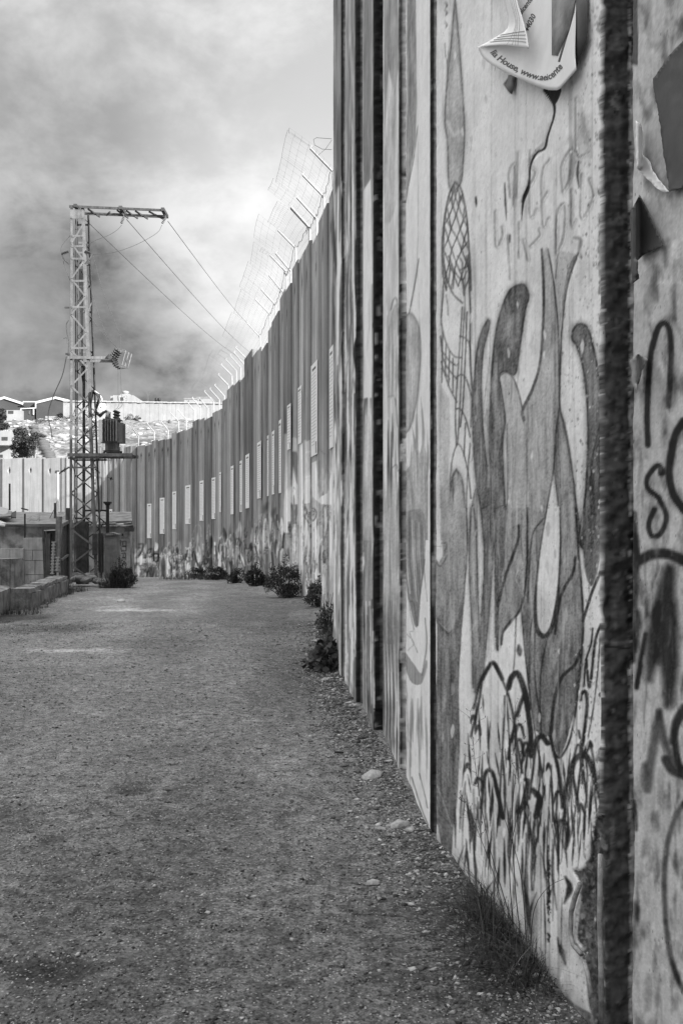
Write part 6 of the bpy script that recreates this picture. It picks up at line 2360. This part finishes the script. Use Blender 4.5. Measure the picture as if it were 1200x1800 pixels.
def bush(name, base, w_, h, dpt, n, leaf, label, cat, group, seed, tone=(.02, .06), nclump=9, elong=1.6, stems=16):
    rng = np.random.default_rng(seed)
    r = random.Random(seed)
    o = empty(name, base, label, cat, group)
    cl = []
    tips = []
    for k in range(nclump):
        x = r.uniform(-.42, .42) * w_
        y = r.uniform(-.42, .42) * dpt
        hh = h * (1 - .75 * (abs(x) / (w_ * .5)) ** 2) * r.uniform(.5, .82)
        s_ = r.uniform(.13, .23)
        cl.append((x, y, max(hh, h * .15), w_ * s_, dpt * s_, h * s_ * r.uniform(.8, 1.1)))
        tips.append((x, y, hh))
    for k in range(6):
        cl.append((r.uniform(-.36, .36) * w_, r.uniform(-.36, .36) * dpt, h * .2, w_ * .20, dpt * .22, h * .2))
    for k in range(nclump * 3):
        x, y = r.uniform(-.5, .5) * w_, r.uniform(-.45, .45) * dpt
        hh = h * (1.02 - .62 * (abs(x) / (w_ * .5)) ** 1.6) * r.uniform(.55, 1.08)
        s_ = r.uniform(.045, .10)
        cl.append((x, y, hh, w_ * s_, dpt * s_, h * s_ * r.uniform(1.2, 2.4)))
        if k % 2:
            tips.append((x, y, hh))
    V, Q, C = leaf_cloud(n, cl, leaf, rng, elong=elong, tone=tone)
    V[:, 2] = np.maximum(V[:, 2], .01)
    me = np_mesh('foliage', V, None, Q, col=C)
    link('foliage', me, M['leaf'], o)
    m = MB()
    for k in range(stems):
        x, y, hh = tips[k % len(tips)]
        m.tube([(x * .15, y * .15, -.05), (x * .5, y * .5, hh * .5), (x, y, hh * 1.15), (x * 1.05 + r.uniform(-.03, .03), y, hh * 1.35 + .02)], [.010, .008, .005, .002], 4)
    m.build('stem', M['stem'], o)
    return o


GB = 'bushes along the foot of the wall'


def gpx(px, d):
    return gp(px, d)


bush('roadside_bush', gpx(500, 21.6), .86, .84, .7, 5200, .042, 'large dark bush at the wall foot, widest of the row', 'bush', GB, 1)
bush('roadside_bush', gpx(564, 18.6), .62, .56, .6, 3600, .042, 'bush with small pale flowers at the wall foot next to the bend', 'bush', GB, 2, tone=(.025, .09))
bush('roadside_bush', gpx(449, 27.8), .55, .66, .5, 2600, .05, 'rounded dark bush between the largest bush and a lower one', 'bush', GB, 3, tone=(.012, .035))
bush('roadside_bush', gpx(417, 30.8), .62, .52, .5, 2000, .05, 'low dark bush left of the rounded bush', 'bush', GB, 4)
bush('roadside_bush', gpx(377, 36.5), 1.0, .55, .6, 1800, .06, 'sparse scrubby bush near the far turn of the wall', 'bush', GB, 5, tone=(.02, .05))
bush('roadside_bush', gpx(345, 42), .9, .50, .5, 1200, .06, 'small dry bush farthest along the wall', 'bush', GB, 6, tone=(.02, .05))
bush('roadside_bush', gpx(577, 13.8), .34, .50, .5, 900, .04, 'thin twiggy bush against the bend of the wall', 'bush', GB, 7, tone=(.04, .12), stems=22)
bush('broad_leaved_plant', gpx(577, 10.15), .44, .34, .42, 420, .078, 'broad-leaved dark plant creeping out from the wall foot', 'plant', None, 8, tone=(.02, .10), elong=1.1)
bush('tower_bush', gpx(216, 27.0), .72, .80, .6, 5200, .042, 'dense dark bush beside the pillar and the tower', 'bush', None, 9, tone=(.012, .035))


def tree(name, base, w_, h, trunk, n, leaf, label, group, seed, tone=(.02, .05)):
    rng = np.random.default_rng(seed)
    r = random.Random(seed)
    o = empty(name, base, label, 'tree', group)
    cl = []
    m = MB()
    m.tube([(0, 0, -.5), (.05 * w_, 0, trunk), (0, 0, h * .7)], [w_ * .05, w_ * .04, w_ * .015], 7)
    for k in range(16):
        a_ = r.uniform(0, 2 * PI)
        rad = r.uniform(.05, .36) * w_
        z = trunk + (h - trunk) * r.uniform(.1, .85)
        rad *= 1.1 - .7 * (z - trunk) / (h - trunk)
        x, y = rad * math.cos(a_), rad * math.sin(a_)
        s_ = r.uniform(.13, .22)
        cl.append((x, y, z, w_ * s_, w_ * s_, (h - trunk) * s_ * .8))
        m.tube([(0, 0, trunk * .8), (x * .6, y * .6, z * .85), (x, y, z)], [w_ * .02, w_ * .012, w_ * .006], 5)
    V, Q, C = leaf_cloud(n, cl, leaf, rng, tone=tone)
    link('crown', np_mesh('crown', V, None, Q, col=C), M['leaf'], o)
    m.build('trunk', M['stem'], o)
    return o


GT_ = 'trees on the slope beyond the wall'
b_ = hill_pt(37, 88)
b_.z = W(37, 812, 88).z
tree('hillside_tree', b_, 2.9, 3.3, .4, 5200, .19, 'dark bushy tree in front of the white house, beyond the sunlit wall', GT_, 21)
b_ = W(-3, 758, 105)
tree('hillside_tree', b_, 2.9, 2.7, .3, 4200, .18, 'near-black tree standing above the white house roof', GT_, 22, tone=(.012, .03))
b_ = W(60, 800, 86)
tree('hillside_tree', b_, 1.5, 2.4, .3, 1500, .16, 'smaller tree at the right edge of the dark bushy tree', GT_, 23, tone=(.02, .05))
GS = 'shrubs dotted over the far hillside'
for k, (x, y, d_, w_, h, lb) in enumerate(((41, 763, 120, .9, .75, 'black shrub on the slope above the dark bushy tree'), (228, 741, 182, 1.5, 1.25, 'round shrub before the far wall, left of its smaller twin'), (242, 740, 182, 1.05, .8, 'smaller round shrub before the far wall'),
                                       (106, 734, 190, 1.1, .8, 'shrub before the white yard wall of the warehouse'), (112, 741, 175, 3.4, .9, 'wide dark scrub below the warehouse, left of the tower'), (128, 743, 175, 3.0, 1.2, 'wide dark scrub showing through the tower lattice'), (150, 745, 170, 2.6, 3.2, 'tall dark shrub seen through the tower lattice'),
                                       (163, 775, 140, 1.9, 2.2, 'dark shrub behind the transformer'), (70, 769, 125, 1.3, .4, 'low grey scrub by the dirt track'), (78, 742, 165, 3, .5, 'low scrub on the rocky slope below the warehouse'), (160, 760, 150, 2, 1.5, 'dark shrub just left of the transformer'))):
    bush('hillside_shrub', W(x, y, d_), w_ * 1.25, h * 1.2, w_, 700, .16, lb, 'shrub', GS, 300 + k, tone=(.02, .05), stems=3)

# ------------------------------------------------------------------ grass
def blades(name, base, n, spread, hgt, width, label, seed, tone=(.03, .09), lean=.5, curve_=.5, parent=None):
    rng = np.random.default_rng(seed)
    a_ = rng.uniform(0, 2 * PI, n)
    r_ = np.sqrt(rng.uniform(0, 1, n))
    bx, by = np.cos(a_) * r_ * spread[0], np.sin(a_) * r_ * spread[1]
    h = hgt * rng.uniform(.35, 1.15, n)
    la = rng.uniform(0, 2 * PI, n)
    le = np.abs(rng.normal(0, lean, n)) * h
    tone_ = rng.uniform(tone[0], tone[1], n)
    K_ = 5
    V = np.zeros((n, K_, 2, 3))
    for k in range(K_):
        t = k / (K_ - 1)
        out = le * (t + curve_ * t * t)
        zz_ = h * (t - .28 * curve_ * t * t * (le / h))
        wv = width * (1 - t) ** .7 + .0003
        cx_, cy_ = bx + np.cos(la) * out, by + np.sin(la) * out
        for s_ in (0, 1):
            sg = (s_ - .5) * wv
            V[:, k, s_, 0] = cx_ - np.sin(la) * sg
            V[:, k, s_, 1] = cy_ + np.cos(la) * sg
            V[:, k, s_, 2] = zz_
    V = V.reshape(-1, 3)
    b = np.arange(n)[:, None] * K_ * 2
    Q = []
    for k in range(K_ - 1):
        Q.append(np.concatenate([b + 2 * k, b + 2 * k + 1, b + 2 * k + 3, b + 2 * k + 2], 1))
    Q = np.concatenate(Q)
    C = np.repeat(tone_, K_ * 2)[:, None]
    me = np_mesh(name, V, Q, None, col=C)
    o = link(name, me, M['leaf'], parent)
    if parent is None:
        o.location = base
        tag(o, label, 'grass', kind='stuff')
    return o


# tangled tuft at the wall foot close to the camera
TF = empty('grass_tuft', gp(905, 3.55), 'tangled dark grass tuft with tall seed stalks at the foot of the white slab', 'grass tuft')
TF.location.x = .655
blades('fine_blades', None, 620, (.13, .42), .22, .0034, None, 5, tone=(.008, .04), lean=.85, curve_=1.2, parent=TF)
blades('low_blades', None, 800, (.20, .48), .12, .0034, None, 15, tone=(.008, .035), lean=1.2, curve_=1.3, parent=TF)
blades('dry_blades', None, 110, (.15, .45), .20, .003, None, 6, tone=(.06, .16), lean=1.0, curve_=1.2, parent=TF)
rnd = random.Random(14)
SG = [((905, 1640), (880, 1560), (858, 1480), (838, 1370), (826, 1250)), ((915, 1650), (905, 1560), (900, 1430), (908, 1330), (905, 1240)), ((895, 1640), (868, 1540), (835, 1450), (812, 1400)), ((925, 1660), (915, 1540), (893, 1460), (870, 1390)),
      ((880, 1620), (850, 1590), (815, 1560), (800, 1535)), ((930, 1690), (938, 1600), (962, 1560), (990, 1545)), ((900, 1620), (895, 1520), (905, 1450), (925, 1380))]
for k, pts in enumerate(SG):
    dd = 3.45 + .12 * (k % 3)
    c = curve_pts(pts, 12)
    P = []
    for i, (x, y) in enumerate(c):
        wy = wall_hit(max(x, 770))[0]
        P.append(W(x, y, min(dd, wy - .12)))
    m = MB().tube(P, [max(.0022 * (1 - .7 * i / len(P)), .0007) for i in range(len(P))], 4)
    o = m.build('seed_stalk', M['stem'])
    child_of(o, TF)
    if k < 3:
        rng_ = np.random.default_rng(60 + k)
        m = MB()
        for q_ in range(26):
            i = int(len(P) * rng_.uniform(.62, .99))
            p = P[i]
            tip = p + Vector((rng_.normal() * .022, rng_.normal() * .02, rng_.uniform(0, .03)))
            m.tube([p, tip], .0005, 3, False)
            m.lathe(tip, (rng_.normal(), rng_.normal(), 1), [(0, .0006), (.004, .0017), (.009, .0005)], 4)
        child_of(m.build('seed_head', M['stem']), TF)['kind'] = 'stuff'
G4 = 'grass clumps by the low walls'
blades('yard_grass', gp(50, 23.2), 700, (1.15, .9), .42, .012, 'dry grass growing behind the low wall, in front of the block wall', 31, tone=(.03, .10))
for k_, (px_, d_) in enumerate(((44, 18.2), (62, 19.6), (84, 21.6), (98, 22.8))):
    blades('yard_grass', gp(px_, d_) + Vector((.27, 0, 0)), 90, (.13, .5), .13, .009, 'short grass at the foot of the low wall', 132 + k_, tone=(.03, .08))
blades('yard_grass', gp(112, 24.4) + Vector((.25, 0, 0)), 260, (.35, .8), .22, .010, 'grass at the foot of the sheet metal fence', 33, tone=(.02, .06))
blades('yard_grass', gp(200, 26.9), 320, (.45, .25), .62, .012, 'tall thin grass in front of the pillar', 34, tone=(.02, .07))
blades('yard_grass', gp(30, 17.2), 260, (.5, .35), .16, .010, 'weeds in the gap between block and low wall', 35, tone=(.02, .06))
blades('yard_grass', gp(360, 38), 420, (1.9, .4), .34, .016, 'thin weeds along the foot of the far wall', 36, tone=(.02, .06))
blades('yard_grass', gp(585, 12.4) + Vector((-.05, 0, 0)), 300, (.14, 1.7), .26, .007, 'thin weeds along the wall foot near the bend', 37, tone=(.03, .09))

# ------------------------------------------------------------------ gravel and stones
def wall_x(y):
    return np.interp(y, [1.15, 2.72, 2.81, 4.66, 5.95, 7.2, 8.34, 9.66, 10.7, 17, 20.6, 24.4], [1.135, .863, .804, .48, .378, .256, .128, 0, -.097, -.16, -.77, -1.53])


def gravel():
    r = np.random.default_rng(99)
    N = 56000
    # chips all over the lane, thick by the wall
    y1 = 1.9 + 14 * r.uniform(0, 1, N) ** 1.9
    wx = wall_x(y1)
    edge = r.uniform(size=N) < .36
    off = np.where(edge, np.abs(r.normal(0, .20, N)) + .008, r.uniform(.02, 1, N) * (1.2 + .42 * y1))
    x1 = wx - off
    s = np.where(edge, r.lognormal(-5.2, .50, N), r.lognormal(-5.45, .38, N))
    s = np.clip(s, .0025, .026) * np.clip(.75 + y1 * .07, .8, 1.7)
    ok = (x1 > -7)
    x1, y1, s, edge = x1[ok], y1[ok], s[ok], edge[ok]
    n = len(x1)
    phi = (1 + 5 ** .5) / 2
    base = np.array([(-1, 0, 0), (1, 0, 0), (0, -1, 0), (0, 1, 0), (0, 0, -1), (0, 0, 1)], float)
    tri = np.array([(0, 2, 5), (2, 1, 5), (1, 3, 5), (3, 0, 5), (2, 0, 4), (1, 2, 4), (3, 1, 4), (0, 3, 4)])
    jit = base[None] * r.uniform(.6, 1.25, (n, 6, 1)) + r.normal(0, .22, (n, 6, 3))
    a_ = r.uniform(0, 2 * PI, n)
    ca, sa = np.cos(a_), np.sin(a_)
    st = r.uniform(.8, 1.5, n)
    X = jit[..., 0] * st[:, None]
    Y = jit[..., 1]
    Zl = jit[..., 2] * .5
    V = np.stack([X * ca[:, None] - Y * sa[:, None], X * sa[:, None] + Y * ca[:, None], Zl], -1) * s[:, None, None]
    V[..., 0] += x1[:, None]
    V[..., 1] += y1[:, None]
    zg = (fbm(x1 * .8, y1 * .8, 4, 3) - .5) * .05 + (fbm(x1 * 6, y1 * 6, 5, 3) - .5) * .018
    dw = wall_x(y1) - x1
    zg += np.clip(.35 - dw, 0, .4) * .12 * fbm(x1 * 5, y1 * 5, 12, 3)
    V[..., 2] += (zg + s * .12)[:, None]
    T = (tri[None] + (np.arange(n) * 6)[:, None, None]).reshape(-1, 3)
    pale = r.uniform(size=n)
    c = np.where(edge, np.where(pale < .32, r.uniform(.22, .48, n), r.uniform(.05, .15, n)), np.where(pale < .36, r.uniform(.22, .46, n), r.uniform(.03, .11, n)))
    C = np.repeat(c, 6)[:, None]
    me = np_mesh('gravel', V.reshape(-1, 3), None, T, col=C)
    tag(link('gravel', me, M['stone']), 'loose gravel thickening along the foot of the wall', 'gravel', kind='stuff')


gravel()


def road_stone(px, py, w_px, hr, tone, label, seed, rz=0.2):
    d_ = F * EYE / (py - HOR)
    s = w_px * .74 * d_ / F
    rock('loose_stone', W(px, py, d_) + Vector((0, 0, s * hr * .25)), (s, s * .7, s * hr), label, 'stone', 'loose stones on the road', tone, rz, seed)


road_stone(655, 1366, 34, .42, .36, 'largest pale flat stone near the wall foot, between the slim slabs', 1)
road_stone(702, 1455, 30, .5, .34, 'pale rounded stone at the foot of the leaf-painted slab', 2)
road_stone(656, 1553, 20, .5, .36, 'small pale stone out on the road, nearest of the loose stones', 3)
road_stone(604, 1184, 26, .4, .34, 'pale stone beside the broad-leaved plant', 4)
road_stone(571, 1197, 16, .4, .28, 'dull stone just in front of the broad-leaved plant', 5)
road_stone(213, 1058, 11, .5, .40, 'lone pale stone in the middle of the lane near the tower', 6)
road_stone(626, 1242, 14, .5, .32, 'small pale stone at the wall foot past the flat stone', 7)
road_stone(668, 1458, 18, .4, .30, 'dull flat stone left of the rounded pale stone', 8)
road_stone(795, 1635, 26, .3, .38, 'pale splinter of stone near the grass tuft', 9, .9)
m = MB().bar(W(588, 1325, 6.45) + Vector((0, 0, .012)), W(603, 1326, 6.42) + Vector((0, 0, .012)), .012, .012)
tag(m.build('dark_stick', M['black']), 'short dark stick lying on the road near the wall', 'stick')

# ------------------------------------------------------------------ torn posters on the nearest slabs
def f_depth(px):
    h = wall_hit(min(max(px, 640), 1500))
    return h[0]


def patch(pgrid, depth_off, th, name, mat, parent=None, smooth=True):
    """sheet from a grid of (px, py); depth_off(px, py, i, j) is metres off the wall towards the viewer"""
    nr, nc = len(pgrid), len(pgrid[0])
    vs = []
    for i in range(nr):
        for j in range(nc):
            px, py = pgrid[i][j]
            vs.append(W(px, py, f_depth(px) - depth_off(px, py, i / (nr - 1), j / (nc - 1))))
    fs = [(i * nc + j, i * nc + j + 1, (i + 1) * nc + j + 1, (i + 1) * nc + j) for i in range(nr - 1) for j in range(nc - 1)]
    m = MB()
    m.add(vs, fs)
    o = m.build(name, mat, smooth=smooth)
    md = o.modifiers.new('thick', 'SOLIDIFY')
    md.thickness = th
    md.offset = 0
    return child_of(o, parent) if parent else o


def ruled(top, bot, nr, nc):
    T = curve_pts(top, 1.0)
    B = curve_pts(bot, 1.0)

    def at(c, t):
        d_ = np.concatenate([[0], np.cumsum(np.linalg.norm(np.diff(c, axis=0), axis=1))])
        return np.array([np.interp(t * d_[-1], d_, c[:, 0]), np.interp(t * d_[-1], d_, c[:, 1])])
    g = []
    for i in range(nr):
        v = i / (nr - 1)
        g.append([tuple(at(T, j / (nc - 1)) * (1 - v) + at(B, j / (nc - 1)) * v) for j in range(nc)])
    return g


PO_ = empty('curled_poster', W(940, 60, f_depth(940) - .05), 'torn pale poster curling off the top of the white slab', 'poster')


def main_off(px, py, *_):
    t = np.clip((985 - px) / 140, 0, 1)
    v = np.clip((py + 40) / 190, 0, 1)
    return .035 + v * (.05 + .13 * t * t)


def coons(T, B, L, R_, nr, nc):
    def at(c, t):
        c = curve_pts(c, 1.0)
        d_ = np.concatenate([[0], np.cumsum(np.linalg.norm(np.diff(c, axis=0), axis=1))])
        return np.stack([np.interp(t * d_[-1], d_, c[:, 0]), np.interp(t * d_[-1], d_, c[:, 1])], -1)
    u, v = np.linspace(0, 1, nc), np.linspace(0, 1, nr)
    t_, b_, l_, r_ = at(T, u), at(B, u), at(L, v), at(R_, v)
    g = []
    for i in range(nr):
        row = []
        for j in range(nc):
            U, V_ = u[j], v[i]
            p = (1 - V_) * t_[j] + V_ * b_[j] + (1 - U) * l_[i] + U * r_[i] - ((1 - U) * (1 - V_) * t_[0] + U * (1 - V_) * t_[-1] + (1 - U) * V_ * b_[0] + U * V_ * b_[-1])
            row.append(tuple(p))
        g.append(row)
    return g


g = coons(((900, -45), (930, -45), (975, -45), (1012, -45)), ((839, 82), (850, 103), (880, 123), (920, 142), (957, 156.5), (975, 158.5), (984, 155), (1012, 123)),
          ((900, -45), (904, 0), (906, 40), (900, 62), (868, 73), (839, 82)), ((1012, -45), (1011, 40), (1010, 90), (1012, 123)), 26, 44)
# the sheet's left part starts behind the flap
patch(g, main_off, .0012, 'main_sheet', M['paper'], PO_)


def flap_off(px, py, v, u):
    return main_off(px, py) + .012 + .12 * math.sin(min(max(u, 0), 1) * PI * .55)


g = ruled(((884, -45), (893, -45), (902, -45), (906, -45)), ((839, 84), (862, 75), (895, 77), (929, 86)), 20, 18)
g2 = []
R_edge = curve_pts(((903, -45), (908, 0), (917, 30), (925, 60), (929, 86)), 1.0)
L_edge = curve_pts(((874, -45), (888, 8), (893, 36), (890, 52), (866, 68), (839, 83)), 1.0)
for i in range(22):
    v = i / 21
    l_ = L_edge[int(v * (len(L_edge) - 1))]
    r_ = R_edge[int(v * (len(R_edge) - 1))]
    row = []
    for j in range(14):
        u = j / 13
        p = l_ * (1 - u) + r_ * u
        if v > .75:
            p = p + np.array([0, -5 * math.sin(u * PI) * (v - .75) * 4])
        row.append(tuple(p))
    g2.append(row)
patch(g2, flap_off, .0012, 'curled_flap', M['paper'], PO_)
# lines printed on the flap
m = MB()
for k in range(4):
    f_ = .80 - .10 * k
    pts = []
    for i in range(6, 21):
        v = i / 21
        l_, r_ = L_edge[int(v * (len(L_edge) - 1))], R_edge[int(v * (len(R_edge) - 1))]
        u = f_ + .05 * math.sin(v * 6 + k)
        p = l_ * (1 - u) + r_ * u
        pts.append(W(p[0], p[1], f_depth(p[0]) - flap_off(p[0], p[1], v, u) - .004))
    m.tube(pts, .0008, 4)
    pts = []
    for i in range(0, 12):
        u = .15 + .8 * i / 11
        v = .93 - .05 * k
        l_, r_ = L_edge[int(v * (len(L_edge) - 1))], R_edge[int(v * (len(R_edge) - 1))]
        p = l_ * (1 - u) + r_ * u + np.array([0, -5 * math.sin(u * PI) * max(v - .75, 0) * 4 - 2])
        pts.append(W(p[0], p[1], f_depth(p[0]) - flap_off(p[0], p[1], v, u) - .004))
    m.tube(pts, .0012, 4)
child_of(m.build('printed_curves', M['grey_ink']), PO_)
# darker printed picture on the right fold
g = ruled(((968, -45), (1012, -45)), ((969, 98), (983, 110)), 14, 6)
patch([[(969, -45), (990, -45), (1012, -45)], [(969, 0), (985, 0), (1010, 0)], [(969, 50), (983, 50), (1000, 50)], [(969, 97), (974, 97), (979, 98)]], lambda px, py, i, j: main_off(px, py) + .006, .0008, 'printed_picture', M['grey_ink'], PO_)
g = [[(1012 + (1034 - 1012) * u, -45) for u in (0, .5, 1)], [(1008 + (1032 - 1008) * u, 10) for u in (0, .5, 1)], [(994 + (1031 - 994) * u, 60 + 6 * u) for u in (0, .5, 1)], [(980 + (1012 - 980) * u, 108 + 12 * u) for u in (0, .5, 1)]]
patch(g, lambda px, py, i, j: main_off(px, py) + .004 - .03 * j, .0008, 'dark_backing', M['dark_paper'], PO_)


def text_on(txt, path, size, off_fn, parent, name, mat, shear=.25, space=1.0):
    cu = bpy.data.curves.new(name, 'FONT')
    cu.body = txt
    cu.size = size
    cu.shear = shear
    cu.space_character = space
    cu.offset = size * .022
    cu.resolution_u = 3
    ob = bpy.data.objects.new('tmp', cu)
    COL.objects.link(ob)
    dg = bpy.context.evaluated_depsgraph_get()
    me = bpy.data.meshes.new_from_object(ob.evaluated_get(dg))
    bpy.data.objects.remove(ob)
    c = curve_pts(path, .5)
    dl = np.concatenate([[0], np.cumsum(np.linalg.norm(np.diff(c, axis=0), axis=1))])
    for v in me.vertices:
        s_ = min(max(v.co.x, 0), dl[-1] - .6)
        p = np.array([np.interp(s_, dl, c[:, 0]), np.interp(s_, dl, c[:, 1])])
        q_ = np.array([np.interp(s_ + .5, dl, c[:, 0]), np.interp(s_ + .5, dl, c[:, 1])])
        t = (q_ - p) / (np.linalg.norm(q_ - p) + 1e-9)
        nrm = np.array([t[1], -t[0]])
        p = p + nrm * v.co.y
        v.co = W(p[0], p[1], f_depth(p[0]) - off_fn(p[0], p[1]) - .004)
    me.name = name
    return child_of(link(name, me, mat), parent)


text_on('lia House, www.aeicente', ((860, 92), (874, 106), (902, 123), (932, 137), (955, 141), (970, 137), (985, 122), (1010, 92)), 16.0, main_off, PO_, 'printed_address', M['ink'], space=.95)
text_on('elcenter', ((915, 27), (940, -8), (955, -40)), 12, main_off, PO_, 'printed_line', M['ink'])
text_on('44030', ((926, 57), (944, 22), (956, -10)), 13, main_off, PO_, 'printed_number', M['ink'])
m = None
patch([[(893, 132), (900, 132), (906, 134)], [(890, 148), (897, 150), (903, 152)], [(886, 150), (893, 160), (899, 166)]], lambda px, py, i, j: .02 + .03 * i, .001, 'torn_scrap', M['dark_paper'], PO_)

GP = 'torn posters on the nearest grey slab'


def flat_poster(pts, off, mat, label, curl=0.0, wr=.010, seed=1):
    """pasted paper remnant: torn outline, wrinkled surface, a little lift along its edges"""
    from mathutils.geometry import delaunay_2d_cdt
    r = np.random.default_rng(seed)
    ring = []
    n_ = len(pts)
    for i in range(n_):
        a_, b_ = np.array(pts[i], float), np.array(pts[(i + 1) % n_], float)
        L_ = np.linalg.norm(b_ - a_)
        k_ = max(1, int(L_ / 3.2))
        nn_ = np.array([-(b_ - a_)[1], (b_ - a_)[0]]) / (L_ + 1e-6)
        for j in range(k_):
            p = a_ + (b_ - a_) * j / k_
            if j:
                p = p + nn_ * (r.normal() * .22 + 2.2 * (vnoise(np.array([j * .35 + i * 9]), np.array([seed * 1.0]))[0] - .5))
            ring.append(p)
    ring = np.array(ring)
    x0, y0 = ring.min(0)
    x1, y1 = ring.max(0)
    inner = [np.array((x, y)) for x in np.arange(x0, x1, 5.0) for y in np.arange(y0, y1, 6.0)]
    allp = [Vector(p) for p in ring] + [Vector(p) for p in inner]
    res = delaunay_2d_cdt(allp, [], [list(range(len(ring)))], 1, 1e-4)
    vs = []
    for p in res[0]:
        dm = np.min(np.hypot(ring[:, 0] - p.x, ring[:, 1] - p.y))
        lift = .010 * math.exp(-dm / 5.0) * (fbm(np.array([p.x / 30.0]), np.array([p.y / 30.0 + seed]), 5, 2)[0])
        w__ = (fbm(np.array([p.x / 22.0 + seed]), np.array([p.y / 40.0]), 8, 3)[0] - .5) * wr
        vs.append(W(p.x, p.y, f_depth(p.x) - off - w__ - lift))
    m = MB()
    m.add(vs, [tuple(f) for f in res[2]])
    o = m.build('torn_poster', mat, smooth=True)
    md = o.modifiers.new('thick', 'SOLIDIFY')
    md.thickness = .0012
    return tag(o, label, 'poster', GP)


flat_poster([(1147, 138), (1172, 102), (1240, 30), (1240, 345), (1200, 330), (1176, 337), (1164, 260), (1158, 205), (1150, 165)], .020, M['dark_paper'], 'large dark poster remnant with slanted edges on the grey slab')
flat_poster([(1117, 212), (1123, 216), (1131, 236), (1129, 272), (1142, 285), (1146, 300), (1160, 318), (1176, 337), (1166, 338), (1150, 328), (1118, 294)], .014, M['paper'], 'small pale torn strip beside the large dark poster remnant', .0003)
flat_poster([(1108, 370), (1123, 342), (1145, 385), (1165, 432), (1130, 448), (1120, 458), (1122, 490), (1110, 500)], .016, M['dark_paper'], 'dark pointed poster remnant below the pale strip, by the joint')
flat_poster([(1108, 634), (1120, 622), (1138, 632), (1128, 650), (1118, 690), (1110, 672)], .014, M['grey_ink'], 'little grey poster corner above the sprayed loops, by the joint')
